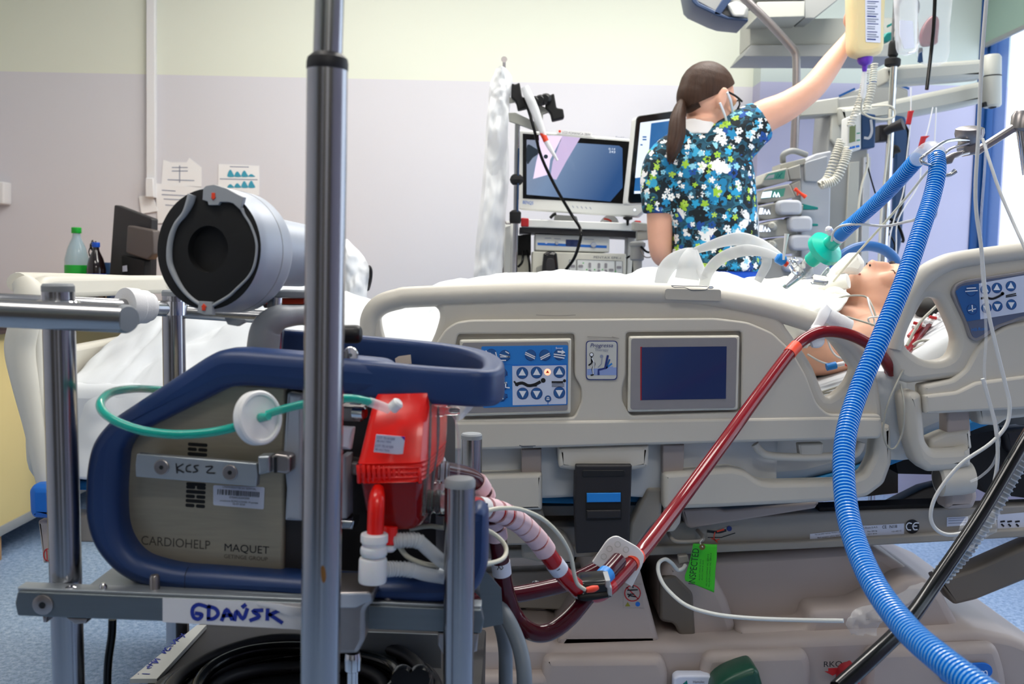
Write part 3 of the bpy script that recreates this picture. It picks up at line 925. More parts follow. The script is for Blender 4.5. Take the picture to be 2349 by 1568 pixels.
for pts in ([(1306, 596), (1322, 596), (1322, 632), (1306, 631)], [(1324, 595), (1410, 598), (1410, 634), (1324, 632)], [(1412, 598), (1428, 599), (1428, 635), (1412, 634)]):
    slab('key_field', pl, pts, 0.001, 'device_white', vp, off=0.0012)
    strokes('outline', pl, [pts + [pts[0]]], 1.2, 'ink_grey', vp, 0.0024, 1)
for x, y in ((1314, 610), (1332, 610), (1332, 626), (1353, 608), (1353, 624), (1374, 609), (1374, 624), (1390, 609), (1390, 624), (1402, 619), (1420, 613), (1420, 629)):
    v = x in (1353, 1374, 1390)
    slab('key', pl, box_px(x - (3 if v else 5.5), y - (6 if v else 3), x + (3 if v else 5.5), y + (6 if v else 3)), 0.003, 'bezel_grey', vp, r=2.5, off=0.004)
for x, y in ((1338, 603), (1346, 618), (1364, 618), (1382, 618), (1412, 622)): poly('key_lamp', pl, disc_px(x, y, 1.6, 8), 'cap_green', vp, 0.0026)
poly('start_key', pl, disc_px(1313, 624, 2.5, 10), 'ink_black', vp, 0.003)
slab('socket_cover', pl, [(1230, 612), (1244, 606), (1262, 622), (1262, 645), (1230, 640)], 0.01, 'pump_grey', vp, r=4, bevel=0.003, off=0.01)
# black endoscope plug
ep = thing('endoscope_plug', 'glossy black endoscope plug standing before the video processor', 'endoscope', P(1262, 645, YT - .05))
slab('plug_body', PL(YT - .08), [(1246, 590), (1250, 580), (1262, 576), (1274, 579), (1279, 590), (1279, 645), (1245, 645)], 0.07, 'black_gloss', ep, bevel=0.012, cat=3)
slab('grip_dent', PL(YT - .085), [(1253, 600), (1262, 592), (1272, 600), (1272, 640), (1254, 640)], 0.006, 'charcoal', ep, bevel=0.002, cat=3)
lathe('light_pin', [(0.008, 0), (0.008, .03), (0.005, .032), (0.005, .05)], P(1278, 628, YT - .06), (1, -.2, -.1), 'chrome', ep, 14)

# scope hanger post with two black hooks
hp = thing('scope_hanger', 'endoscope hanger post with two black rubber hooks beside the monitor', 'stand', (P(1186, 500, 3.8).x, 3.8, 0))
YH = 3.8
tube('post', [(1187, 285, YH), (1183, 520, YH), P(1183, 520, YH) + Vector((0, 0, -.9))], 0.010, 'steel', hp, 1)
tube('inner_rod', [(1190, 340, YH - .015), (1187, 500, YH - .015)], 0.003, 'device_navy', hp, 1, 8)
lathe('clamp_star', [(0.014, -.02), (0.022, -.012), (0.026, 0), (0.022, .012), (0.014, .02)], P(1185, 412, YH), (0, 0, 1), 'black_matte', hp, 6, 20)
lathe('foot_sleeve', [(0.020, -.03), (0.022, -.02), (0.022, .012), (0.012, .02)], P(1182, 494, YH), (0, 0, 1), 'black_matte', hp, 16)
slab('cross_arm', PL(YH - .01), [(1166, 258), (1182, 258), (1240, 285), (1246, 300), (1230, 300), (1168, 278)], 0.02, 'arm_grey', hp, bevel=0.003)
slab('cross_arm', PL(YH - .01), [(1228, 246), (1242, 242), (1268, 254), (1246, 262), (1244, 292), (1232, 292)], 0.02, 'arm_grey', hp, bevel=0.003)
slab('cross_arm', PL(YH - .01), [(1168, 222), (1190, 228), (1184, 234), (1168, 236)], 0.02, 'arm_grey', hp, bevel=0.003)
for dx, dy in ((0, 0), (79, 25)):
    h = slab('rubber_hook', PL(YH - .03), [(1174 + dx, 190 + dy), (1182 + dx, 193 + dy), (1192 + dx, 188 + dy), (1198 + dx, 222 + dy), (1213 + dx, 224 + dy), (1216 + dx, 245 + dy), (1188 + dx, 252 + dy), (1184 + dx, 234 + dy), (1172 + dx, 222 + dy)], 0.05, 'black_matte', hp, r=4, bevel=0.006)
for k in range(3):
    c = P(1229 + k * 12, 233 - k * 3, YH - .03)
    lathe('rubber_roll', [(0.014, -.03), (0.019, -.024), (0.021, 0), (0.019, .024), (0.014, .03)], c, (.2, 1, .1), 'black_rubber', hp, 16)
# black scope cable
sc = tube('scope_cable', [(1200, 225, YH - .06), (1212, 252, YH - .06), (1226, 300, YH - .07), (1242, 360, YH - .08), (1275, 430, YH - .09), (1310, 490, YH - .1), (1330, 522, YH - .12), (1332, 545, YH - .14), (1318, 590, YH - .13), (1297, 620, YH - .1), (1280, 642, YH - .06)], 0.0058, 'black_cable', None, 6, 10)
tag(sc, 'thin black cable hanging from the hook across the monitor screen', 'cable')
# clear tube with a red band
ct = thing('specimen_tube', 'clear plastic tube with red band hanging slanted before the monitor', 'tube', P(1250, 330, 3.74))
tube('clear_tube', [(1203, 200, 3.74), (1225, 250, 3.74), (1248, 312, 3.74)], [0.016, 0.018, 0.010], 'frosted_film', ct, 4)
tube('clear_tip', [(1252, 322, 3.74), (1262, 340, 3.74), (1279, 368, 3.74)], [0.010, 0.009, 0.004], 'frosted_film', ct, 4)
tube('red_band', [(1244, 304, 3.74), (1253, 324, 3.74)], 0.0105, 'orange_red', ct, 1)

# crumpled clear apron hanging from the wall side of the trolley
ap = thing('plastic_apron', 'long crumpled white plastic apron hanging beside the endoscopy trolley', 'apron', P(1130, 640, 3.8))
crumple('apron_film', PL(3.86), [(1138, 1160, 156), (1128, 1174, 178), (1122, 1175, 205), (1120, 1172, 235), (1115, 1166, 290), (1108, 1168, 400), (1098, 1160, 500), (1090, 1156, 580), (1084, 1152, 700)], 0.045, 6, 'frosted_film', ap, 26, 60, 0.05)
crumple('apron_fold', PL(3.80), [(1140, 1160, 160), (1128, 1174, 200), (1124, 1168, 240), (1118, 1164, 330), (1112, 1158, 450), (1098, 1150, 600), (1094, 1148, 700)], 0.04, 9, 'frosted_film', ap, 26, 60, 0.02)
lathe('wall_peg', [(0.006, 0), (0.006, .1), (0.012, .11)], P(1157, 156, 3.9), (0, -1, .1), 'cast_metal', ap, 10)

# second screen with blue desktop
YS = 3.62
s2 = thing('patient_data_screen', 'black bezel touch screen with white and blue display beside the endoscopy monitor', 'monitor', P(1500, 470, YS))
ps = PL(p0=P(1510, 370, YS), yaw=RAD(16))
slab('casing', ps, [(1459, 268), (1600, 248), (1592, 466), (1437, 470)], 0.04, 'device_white', s2, r=8, bevel=0.003, off=-0.004)
slab('bezel', ps, [(1461, 266), (1600, 246), (1590, 462), (1441, 466)], 0.01, 'black_gloss', s2, r=9, bevel=0.003)
poly('display', ps, [(1470, 281), (1584, 266), (1576, 444), (1454, 444)], 'screen_blue', s2, 0.0006)
poly('white_panel', ps, [(1469, 282), (1494, 279), (1484, 405), (1457, 408)], 'screen_white', s2, 0.0012)
poly('title_bar', ps, [(1470, 281), (1584, 266), (1584, 270), (1470, 286)], 'screen_white', s2, 0.0016)
poly('task_bar', ps, [(1455, 438), (1576, 436), (1576, 442), (1455, 444)], 'screen_white', s2, 0.0014)
for pts in ([(1475, 314), (1482, 314)], [(1475, 320), (1482, 320)], [(1470, 332), (1473, 332)]): strokes('icon', ps, [pts], 3, 'screen_blue', s2, 0.002, 1)
slab('arm_plate', PL(YS + .06), [(1462, 530), (1505, 526), (1505, 548), (1462, 552)], 0.05, 'arm_grey', s2, r=3, bevel=0.004)
slab('arm_plate', PL(YS + .05), [(1452, 508), (1486, 512), (1486, 530), (1452, 528)], 0.05, 'arm_grey', s2, r=3, bevel=0.004)
lathe('arm_joint', [(0.022, -.05), (0.026, -.045), (0.026, .0), (0.03, .004), (0.03, .014), (0.02, .02)], P(1462, 566, YS + .05), (0, 0, 1), 'device_grey', s2, 20)
tube('arm_lead', [(1470, 565, YS + .02), (1485, 578, YS + .02), (1500, 575, YS)], 0.004, 'black_cable', s2, 4, 8)
tube('arm_lead', [(1470, 572, YS + .02), (1478, 588, YS), (1490, 590, YS), (1498, 585, YS)], 0.002, 'brown_grey', s2, 4, 8)
tube('arm_lead', [(1437, 592, YS + .06), (1452, 588, YS + .05), (1450, 640, YS + .04), (1446, 700, YS + .04)], 0.004, 'black_cable', s2, 3, 8)
tube('arm_post', [(1462, 580, YS + .05), P(1462, 580, YS + .05) + Vector((0, 0, -1.05))], 0.018, 'arm_grey', s2, 1)
# ------------------------------------------------------------------ ceiling fittings above the bed head
YU = 4.35
tr = thing('supply_trunking', 'long pale grey supply trunking with sloping underside high above the nurse', 'trunking', P(1830, 130, YU))
slab('trunking_body', PL(YU), [(1722, 44), (2060, 40), (2060, 103), (1720, 103)], 0.2, 'arm_grey', tr, bevel=0.004)
slab('trunking_lip', PL(YU - .03), [(1722, 103), (2060, 101), (2060, 130), (1704, 129)], 0.26, 'device_grey', tr, bevel=0.003)
tube('hanger', [P(1800, 44, YU + .1), P(1800, 44, YU + .1) + Vector((0, 0, .9))], 0.025, 'arm_grey', tr, 1)
hb2 = thing('lamp_gear_box', 'pale box with a dark sloping side under the ceiling above the trunking', 'box', P(1790, 40, YU - .2))
slab('box_body', PL(YU - .2), [(1738, 4), (1846, 2), (1846, 38), (1735, 41)], 0.2, 'arm_grey', hb2, bevel=0.004)
slab('box_wing', PL(YU - .15), [(1700, -60), (1940, -60), (1922, 0), (1868, 42), (1846, 42), (1846, -4), (1730, -2)], 0.2, 'device_grey', hb2, bevel=0.004)
el = thing('examination_lamp', 'examination lamp head with dark blue rim hanging from the ceiling', 'lamp', P(1650, 20, YU - .4))
pll = PL(YU - .45)
slab('lamp_rim', pll, [(1575, -60), (1588, 4), (1598, 14), (1645, 36), (1668, 44), (1716, 49), (1717, 43), (1672, 38), (1650, 28), (1604, 6), (1596, -4), (1590, -60)], 0.2, 'lamp_navy', el, bevel=0.004)
slab('lamp_body', PL(YU - .42), [(1590, -60), (1598, 2), (1648, 30), (1675, 38), (1716, 42), (1722, -60)], 0.16, 'device_grey', el, bevel=0.004)
slab('lamp_rib', pll, [(1636, 32), (1652, 36), (1685, -10), (1668, -18)], 0.05, 'lamp_navy', el, bevel=0.003)
slab('lamp_grille', PL(YU - .46), [(1670, 8), (1690, 2), (1714, 14), (1708, 36), (1684, 36)], 0.05, 'device_white', el, r=5, bevel=0.005)
rt = tube('grab_tube', [(1690, -20, YU - .5), (1760, 48, YU - .5), (1808, 100, YU - .5), (1822, 118, YU - .5), (1827, 140, YU - .5), (1826, 240, YU - .5), (1821, 352, YU - .5)], 0.0155, 'cast_metal', None, 6, 14)
tag(rt, 'bent grey metal tube running down from the ceiling behind the nurse', 'tube')

# ------------------------------------------------------------------ rack of infusion pumps
YQ = 3.62
rk = thing('pump_rack', 'grey docking rack with curved handle holding the column of pumps', 'rack', (P(1870, 640, YQ).x, YQ + .15, 0))
slab('back_panel', PL(YQ + .06), [(1836, 372), (1872, 352), (1908, 345), (1904, 520), (1894, 700), (1836, 700)], 0.12, 'pump_knob', rk, r=5, bevel=0.006)
slab('door_pocket', PL(YQ + .045), [(1846, 372), (1900, 356), (1898, 400), (1880, 418), (1846, 416)], 0.02, 'grey_plastic', rk, r=6, bevel=0.004)
tube('carry_handle', [(1796, 372, YQ + .08), (1798, 354, YQ + .06), (1820, 346, YQ + .06), (1850, 355, YQ + .08)], 0.011, 'device_grey', rk, 6, 10)
slab('top_plate', PL(YQ + .05), [(1790, 376), (1848, 362), (1850, 376), (1790, 390)], 0.12, 'pump_grey', rk, bevel=0.004)
bx = P(1885, 640, YQ).x
bbox('stand_post', (bx - .03, YQ + .12, 0.05), (bx + .03, YQ + .2, 1.1), 'device_grey', rk, 0.004)
bbox('stand_foot', (bx - .3, YQ, 0.0), (bx + .06, YQ + .3, 0.06), 'device_grey', rk, 0.02)
PUMP = ['topmost infusion pump with dark green panel in the docking rack', 'second infusion pump from the top with lit white display', 'third pump from the top with a broad grey plunger drive',
        'fourth pump from the top with a round grey plunger drive', 'fifth pump from the top with round plunger drive behind a syringe line', 'lowest pump in view, half hidden behind the bed linen']
geo = [  # body outline, display, knob (cx, cy, rx, ry)
    ([(1744, 424), (1758, 396), (1806, 384), (1812, 414), (1760, 428)], [(1752, 412), (1762, 399), (1802, 390), (1799, 410)], None),
    ([(1741, 464), (1752, 434), (1812, 421), (1826, 452), (1760, 466)], [(1746, 456), (1751, 440), (1802, 431), (1797, 450)], None),
    ([(1740, 500), (1742, 472), (1790, 462), (1846, 470), (1838, 492), (1758, 504)], [(1741, 492), (1743, 476), (1770, 474), (1766, 490)], (1813, 475, 28, 17)),
    ([(1740, 542), (1742, 514), (1790, 502), (1826, 504), (1830, 538), (1752, 546)], [(1741, 532), (1743, 516), (1766, 514), (1764, 530)], (1838, 513, 27, 18)),
    ([(1741, 584), (1743, 556), (1790, 544), (1826, 546), (1830, 580), (1752, 588)], [(1748, 572), (1750, 560), (1764, 558), (1762, 572)], (1840, 556, 26, 18)),
    ([(1745, 650), (1748, 596), (1800, 586), (1850, 590), (1850, 650)], None, (1822, 606, 24, 17)),
]
for k, (body, disp, knob) in enumerate(geo):
    c = body[0]
    t = thing('infusion_pump' if k < 2 else 'syringe_pump', PUMP[k], 'pump', P(1790, body[-1][1], YQ), 'pumps in the docking rack')
    ppl = PL(YQ - 0.004 * k)
    slab('pump_body', ppl, body, 0.16, 'pump_grey', t, r=4, bevel=0.005)
    if disp:
        poly('front_panel', ppl, disp, 'pump_green' if k < 2 else 'device_grey', t, 0.0012)
        (ax, ay), (bx2, by) = disp[0], disp[2]
        if k == 0: poly('display', ppl, [(1755, 411), (1763, 402), (1777, 399), (1775, 408)], 'grey_plastic', t, 0.002)
        elif k == 1: poly('display', ppl, [(1746, 454), (1750, 441), (1771, 438), (1768, 452)], 'led_white', t, 0.002)
        else: poly('display', ppl, [(disp[0][0], disp[0][1] - 1), (disp[1][0], disp[1][1] + 1), (disp[1][0] + 8, disp[1][1] + 1), (disp[0][0] + 8, disp[0][1] - 1)], 'led_white', t, 0.002)
        x0 = {0: 1780, 1: 1774}.get(k, disp[0][0] + 11); y0 = (disp[0][1] + disp[2][1]) / 2 + 2
        if k: strokes('digits', ppl, [[(x0, y0 + 5), (x0 + 3, y0 - 5), (x0 + 6, y0 + 5)], [(x0 + 8, y0 + 5), (x0 + 11, y0 - 4), (x0 + 14, y0 + 5)]], 2.6, 'led_white', t, 0.0024, 1)
        else: strokes('digits', ppl, [[(x0, y0 + 5), (x0 + 5, y0 - 5), (x0 + 10, y0 + 4)], [(x0 + 4, y0 + 5), (x0 + 14, y0 - 6)]], 2, 'teal_dark', t, 0.0024, 1)
    if knob:
        cx, cy, rx, ry = knob
        slab('plunger_drive', PL(YQ - .05), rounded(box_px(cx - rx, cy - ry, cx + rx, cy + ry), 14, 6), 0.1, 'pump_knob', t, bevel=0.01)
    if 2 < k < 5:
        lathe('plunger_knob', [(0.012, 0), (0.014, .01), (0.014, .05), (0.009, .055)], P(1775, body[1][1] + 8, YQ - .02), (-.4, -1, .1), 'pump_grey', t, 14)
    if k < 2:
        slab('tube_door', PL(YQ + .002), [(body[2][0], body[2][1] + 2), (1836, body[2][1] - 8), (1838, body[2][1] + 26), (body[3][0], body[3][1] - 2)], 0.1, 'pump_grey', t, r=3, bevel=0.004)
cl = thing('roller_clip', 'small orange clip hanging on the second infusion pump', 'clip', P(1836, 442, YQ - .02))
tube('clip_body', [(1823, 433, YQ - .03), (1836, 443, YQ - .03), (1848, 452, YQ - .03)], [0.007, 0.005, 0.008], 'orange', cl, 3, 10)
tube('clip_pin', [(1828, 431, YQ - .03), (1830, 448, YQ - .03)], 0.003, 'orange', cl, 2, 8)
for i, pts in enumerate(([(1843, 467), (1877, 475), (1877, 480), (1843, 480)], [(1864, 512), (1877, 513), (1877, 518), (1864, 518)])):
    o = slab('release_tab', PL(YQ - .01), pts, 0.05, 'teal_dark', rk, bevel=0.002)

# ------------------------------------------------------------------ supply pendant with jointed arms
YA = 3.95
pn = thing('supply_pendant', 'grey supply pendant with two thick jointed arms and column by the window', 'pendant', P(1950, 640, YA))
slab('column', PL(YA), [(1905, 228), (1992, 214), (1990, 430), (1985, 720), (1870, 720), (1885, 520)], 0.2, 'device_grey', pn, r=4, bevel=0.006)
slab('column_strip', PL(YA - .01), [(1948, 372), (1972, 370), (1962, 720), (1930, 720)], 0.02, 'arm_grey', pn, bevel=0.003)
slab('column_strip', PL(YA - .012), [(1982, 360), (1998, 360), (1990, 720), (1972, 720)], 0.03, 'pump_knob', pn, bevel=0.003)
slab('column_cover', PL(YA - .015), [(1908, 250), (1990, 238), (1990, 330), (1920, 340), (1905, 320)], 0.04, 'arm_grey', pn, r=4, bevel=0.006)
slab('column_block', PL(YA - .02), [(1835, 236), (1925, 222), (1925, 262), (1835, 268)], 0.09, 'arm_grey', pn, r=3, bevel=0.006)
slab('top_plate', PL(YA + .12), [(1920, 224), (2012, 186), (2030, 184), (2084, 206), (2084, 250), (1922, 262)], 0.2, 'device_grey', pn, r=5, bevel=0.006)
strokes('blue_edge', PL(YA + .12), [[(1926, 220), (1960, 204)], [(1988, 190), (2020, 184), (2032, 186)], [(2050, 190), (2084, 203)]], 5, 'frame_blue', pn, 0.002, 1)
slab('lower_arm', PL(YA - .05), [(1925, 245), (2000, 238), (2250, 186), (2262, 186), (2262, 232), (2200, 246), (2060, 272), (1930, 288)], 0.1, 'arm_grey', pn, r=6, bevel=0.02)
slab('upper_arm', PL(YA - .22), [(2030, 152), (2060, 148), (2200, 138), (2258, 134), (2262, 176), (2200, 182), (2060, 192), (2030, 192)], 0.1, 'arm_grey', pn, r=6, bevel=0.018)
jc = P(2275, 246, YA - .14)
top = P(2275, 126, YA - .14)
h = (top - jc).length
lathe('arm_joint', [(0.028, 0), (0.034, .008), (0.034, h * .58), (0.031, h * .585), (0.031, h * .6), (0.034, h * .605), (0.034, h - .01), (0.027, h)], jc, top - jc, 'arm_grey', pn, 28)
lathe('joint_ring', [(0.0335, 0), (0.0345, .0), (0.0345, .003), (0.0335, .003)], jc + (top - jc).normalized() * h * .585, top - jc, 'black_matte', pn, 28)
slab('star_grip', PL(YA - .16), [(2254, 236), (2262, 232), (2268, 236), (2276, 230), (2282, 236), (2288, 246), (2280, 248), (2268, 242), (2256, 246)], 0.03, 'black_matte', pn, r=3, bevel=0.004)

# drip pole with black clamps
YI = 3.7
ip = thing('drip_pole', 'slim steel drip pole with black clamps before the supply pendant', 'pole', (P(2045, 640, YI).x, YI, 0))
tube('tube_upper', [(2060, -60, YI), (2051, 110, YI)], 0.012, 'steel', ip, 1)
tube('tube_lower', [(2051, 140, YI), (2026, 600, YI), P(2026, 600, YI) + Vector((0, 0, -1.0))], 0.013, 'chrome', ip, 1)
lathe('foot', [(0.14, 0), (0.14, .02), (0.05, .05), (0.02, .08)], Vector((P(2026, 600, YI).x, YI, 0)), (0, 0, 1), 'device_grey', ip, 24)
lathe('grip_sleeve', [(0.014, 0), (0.018, .005), (0.018, .045), (0.014, .055)], P(2048, 130, YI), (0.03, 0, 1), 'black_matte', ip, 16)
lathe('height_collar', [(0.024, 0), (0.028, .004), (0.028, .024), (0.024, .028)], P(2047, 152, YI), (0.03, 0, 1), 'black_matte', ip, 20)
slab('clamp_block', PL(YI - .03), [(2018, 286), (2046, 284), (2044, 322), (2018, 324)], 0.06, 'charcoal', ip, r=3, bevel=0.005)
tube('clamp_handle', [(2032, 302, YI - .05), (2050, 292, YI - .07), (2072, 284, YI - .09)], [0.014, 0.017, 0.022], 'charcoal', ip, 4, 12)
# white and navy drip controller
dc = thing('drip_controller', 'white and navy drip controller with small grey display clamped to the pole', 'controller', P(1972, 350, YI - .05))
slab('face_half', PL(YI - .08), [(1944, 268), (1976, 258), (1976, 342), (1942, 352)], 0.07, 'device_white', dc, r=4, bevel=0.006)
slab('navy_half', PL(YI - .08), [(1978, 258), (2010, 262), (2008, 338), (1976, 342)], 0.07, 'device_navy', dc, r=4, bevel=0.006)
poly('display', PL(YI - .08), [(1949, 290), (1963, 286), (1962, 324), (1948, 328)], 'lcd_olive', dc, 0.0015)
strokes('latch', PL(YI - .08), [[(1998, 276), (2000, 300), (1994, 316), (1984, 316)]], 6, 'pump_knob', dc, 0.002)
strokes('keys', PL(YI - .08), [[(1966, 306), (1972, 305)], [(1966, 322), (1972, 321)]], 3, 'pump_green', dc, 0.0015, 1)
strokes('keys', PL(YI - .08), [[(1947, 340), (1952, 339)], [(1956, 338), (1960, 337)], [(1965, 336), (1970, 335)]], 5, 'logo_blue', dc, 0.0015, 1)
# coiled cords
def helix(name, path, rad, turns, wire, material, label, per=14):
    pts = [Vector(p) for p in catmull([tuple(P(*q)) for q in path], 12)]
    fr = frames(pts)
    n = turns * per
    out = []
    for i in range(n + 1):
        s = i / n * (len(pts) - 1); k = min(int(s), len(pts) - 2); f = s - k
        p = pts[k].lerp(pts[k + 1], f); t, a, b = fr[k]
        th = 2 * math.pi * turns * i / n
        out.append(p + a * rad * math.cos(th) + b * rad * math.sin(th))
    o = tube(name, out, wire, material, None, 1, 6, smooth=180)
    return tag(o, label, 'cord')
helix('coiled_cord', [(2006, 145, YI - .1), (2000, 200, YI - .1), (1984, 262, YI - .1)], 0.011, 20, 0.0026, 'device_cream', 'coiled pale cord hanging nearest the drip pole')
helix('coiled_cord', [(1988, 160, YI - .14), (1976, 220, YI - .14), (1950, 290, YI - .14)], 0.011, 22, 0.0026, 'device_cream', 'coiled pale cord hanging past the purple cap')
helix('coiled_cord', [(1880, 426, YQ - .08), (1898, 410, YQ - .08), (1916, 360, YQ - .08), (1930, 322, YQ - .08)], 0.014, 22, 0.003, 'device_cream', 'thick coiled cord looped beside the pump rack')
helix('coiled_cord', [(1886, 424, YQ - .1), (1916, 412, YQ - .1), (1936, 372, YQ - .1), (1946, 340, YQ - .1)], 0.014, 20, 0.003, 'device_cream', 'second thick coiled cord crossing under the drip controller')
# thin lines and leads hanging around the pole
def line(pts, r, m_, label, nm='drip_line', cat='line'):
    o = tube(nm, pts, r, m_, None, 6, 8)
    return tag(o, label, cat)
line([(1984, 165, 3.5), (1980, 215, 3.5), (1976, 250, 3.55), (1990, 266, 3.55), (2020, 274, 3.55), (2048, 270, 3.55), (2052, 255, 3.55), (2040, 243, 3.55), (2000, 244, 3.56)], 0.0036, 'cream_line', 'cream feeding line looped over the drip controller', 'feeding_line')
line([(1990, 352, YI - .06), (1990, 380, YI - .06), (1976, 430, YI - .06), (1968, 500, YI - .06), (1962, 640, YI - .06)], 0.0042, 'cream_line', 'cream line dropping from the drip controller to the bed', 'feeding_line')
line([(1988, 372, YI - .05), (1998, 410, YI - .05), (2010, 450, YI - .05)], 0.003, 'black_cable', 'thin dark lead slanting below the drip controller', 'sensor_lead', 'cable')
line([(2042, 250, YI - .04), (2038, 330, YI - .04), (2022, 480, YI - .04), (2014, 640, YI - .04)], 0.0045, 'cream_line', 'cream line running straight down along the drip pole', 'feeding_line')
line([(2040, 320, YI + .06), (2034, 440, YI + .06), (2032, 520, YI + .06), (2028, 640, YI + .06)], 0.006, 'black_cable', 'black lead hanging close behind the drip pole', 'monitor_lead', 'cable')
line([(2075, 285, YI + .1), (2084, 310, YI + .1), (2078, 380, YI + .1), (2066, 480, YI + .1), (2040, 520, YI + .08), (2030, 600, YI + .08)], 0.005, 'black_cable', 'black lead curving down from the clamp handle', 'monitor_lead', 'cable')
line([(2034, 500, YI + .04), (2050, 506, YI + .04), (2064, 524, YI + .04), (2072, 548, YI + .04), (2070, 556, YI + .04)], 0.006, 'black_cable', 'short black lead curving down near the blue cuff', 'monitor_lead', 'cable')
line([(2036, 530, YI + .02), (2052, 560, YI + .02), (2046, 590, YI + .02), (2036, 640, YI + .02)], 0.0035, 'black_cable', 'thin black lead looped low behind the patient head', 'monitor_lead', 'cable')
# dark paddle-shaped holder and cuff behind
cf = thing('pressure_cuff', 'dark blue grey pressure cuff hanging behind the clamp', 'cuff', P(2070, 350, YI + .2))
slab('cuff_wrap', PL(YI + .2), [(2046, 260), (2078, 268), (2086, 310), (2080, 420), (2068, 560), (2048, 640), (2040, 640), (2050, 480), (2054, 360)], 0.03, 'device_navy', cf, r=6, bevel=0.008)
slab('cuff_bulb', PL(YI + .15), [(2044, 345), (2052, 330), (2064, 334), (2070, 348), (2056, 352), (2046, 366)], 0.04, 'black_matte', cf, r=4, bevel=0.01)
nb = thing('navy_pouch', 'small dark navy pouch hanging near the corrugated hose bend', 'pouch', P(2140, 500, 3.6))
slab('pouch', PL(3.6), [(2140, 470), (2150, 468), (2154, 480), (2150, 498), (2138, 510), (2138, 518), (2126, 516), (2128, 500), (2136, 486)], 0.05, 'device_navy', nb, bevel=0.012, cat=3)

# ------------------------------------------------------------------ bags on the pole
YG = 3.45
fb = thing('feed_bottle', 'cream feed bottle with printed label and purple cap held up by the nurse', 'bottle', P(1985, 150, 3.28))
Y = 3.28
slab('bottle_body', PL(Y), [(1958, -60), (2030, -60), (2032, 60), (2030, 112), (2012, 124), (1996, 128), (1970, 127), (1954, 112), (1953, 60)], 0.075, 'yellow_feed', fb, bevel=0.022, cat=3)
slab('paper_label', PL(Y - .002), [(1984, -60), (2022, -60), (2020, 98), (1986, 96)], 0.004, 'label_white', fb, r=2)
random.seed(2)
for k in range(16):
    y = 2 + k * 5.8 + random.uniform(-1, 1)
    strokes('label_print', PL(Y - .002), [[(1990, y), (1990 + random.uniform(14, 26), y + 1)]], random.choice((1.6, 2.6)), 'ink_pale' if k % 3 else 'ink_navy', fb, 0.0012, 1)
lathe('purple_cap', [(0.012, .0), (0.024, -.006), (0.025, -.02), (0.02, -.03), (0.009, -.036), (0.008, -.05), (0.004, -.058)], P(1985, 125, Y + .037), (0, 0, 1), 'purple', fb, 24)
lathe('drip_chamber', [(0.007, 0), (0.009, -.01), (0.009, -.07), (0.004, -.085)], P(1983, 165, Y + .037), (0, 0, 1), 'clear_film', fb, 16)
vb = thing('saline_bag', 'clear drip bag with a white inner label hanging beside the pole', 'bag', P(2080, 130, YG))
slab('bag_body', PL(YG), [(2058, -20), (2104, -20), (2107, 60), (2104, 112), (2090, 124), (2072, 124), (2060, 108), (2057, 40)], 0.03, 'clear_film', vb, bevel=0.012, cat=3)
slab('bag_label', PL(YG - .002), [(2064, 46), (2094, 48), (2098, 110), (2074, 112), (2064, 80)], 0.003, 'label_white', vb, r=3)
tube('bag_seam', [(2084, 122, YG), (2100, 118, YG), (2106, 100, YG)], 0.003, 'white_plastic', vb, 4, 8)
pb = thing('plasma_bag', 'dark red brown fluid bag half empty hanging beside the black hose', 'bag', P(2132, 100, YG + .05))
slab('bag_film', PL(YG + .05), [(2106, -30), (2182, -30), (2180, 60), (2174, 140), (2110, 140), (2104, 40)], 0.02, 'clear_thin', pb, bevel=0.006, cat=3)
slab('fluid', PL(YG + .052), [(2114, 70), (2126, 48), (2142, 34), (2156, 44), (2154, 84), (2150, 100), (2120, 106), (2112, 92)], 0.02, 'plasma', pb, bevel=0.008, cat=3)
lathe('port', [(0.006, 0), (0.008, -.01), (0.004, -.05)], P(2112, 110, YG + .06), (0, 0, 1), 'black_matte', pb, 12)
slab('port_tab', PL(YG + .05), [(2108, 122), (2116, 116), (2118, 142), (2106, 142)], 0.008, 'device_navy', pb, bevel=0.002)
ph = line([(2146, -40, YG - .1), (2142, 60, YG - .1), (2136, 120, YG - .1), (2126, 205, YG - .12)], 0.0065, 'black_cable', 'black hose hanging straight down past the fluid bag', 'air_hose', 'hose')
st = thing('stethoscope', 'black stethoscope hung over the top of the drip pole', 'stethoscope', P(2080, 30, YI - .1))
tube('tubing', [(2057, 36, YI - .1), (2060, 12, YI - .1), (2074, -8, YI - .1), (2096, -8, YI - .1), (2106, 10, YI - .1), (2104, 30, YI - .1)], 0.006, 'black_cable', st, 6, 10)
tube('ear_tube', [(2104, 30, YI - .1), (2106, 70, YI - .1), (2106, 100, YI - .1), (2098, 118, YI - .1), (2078, 122, YI - .1)], 0.003, 'chrome', st, 6, 8)
tube('ear_tube', [(2057, 36, YI - .1), (2062, 70, YI - .1), (2066, 110, YI - .1)], 0.003, 'chrome', st, 6, 8)
gs = thing('green_connector', 'dark green plastic connector clipped on the drip pole', 'connector', P(2040, 85, YI - .05))
slab('connector_body', PL(YI - .05), [(2024, 86), (2034, 74), (2046, 72), (2046, 92), (2036, 96), (2025, 94)], 0.04, 'teal_dark', gs, r=3, bevel=0.006)
slab('connector_lug', PL(YI - .05), [(2038, 56), (2046, 52), (2046, 58), (2039, 61)], 0.02, 'teal_dark', gs, bevel=0.002)
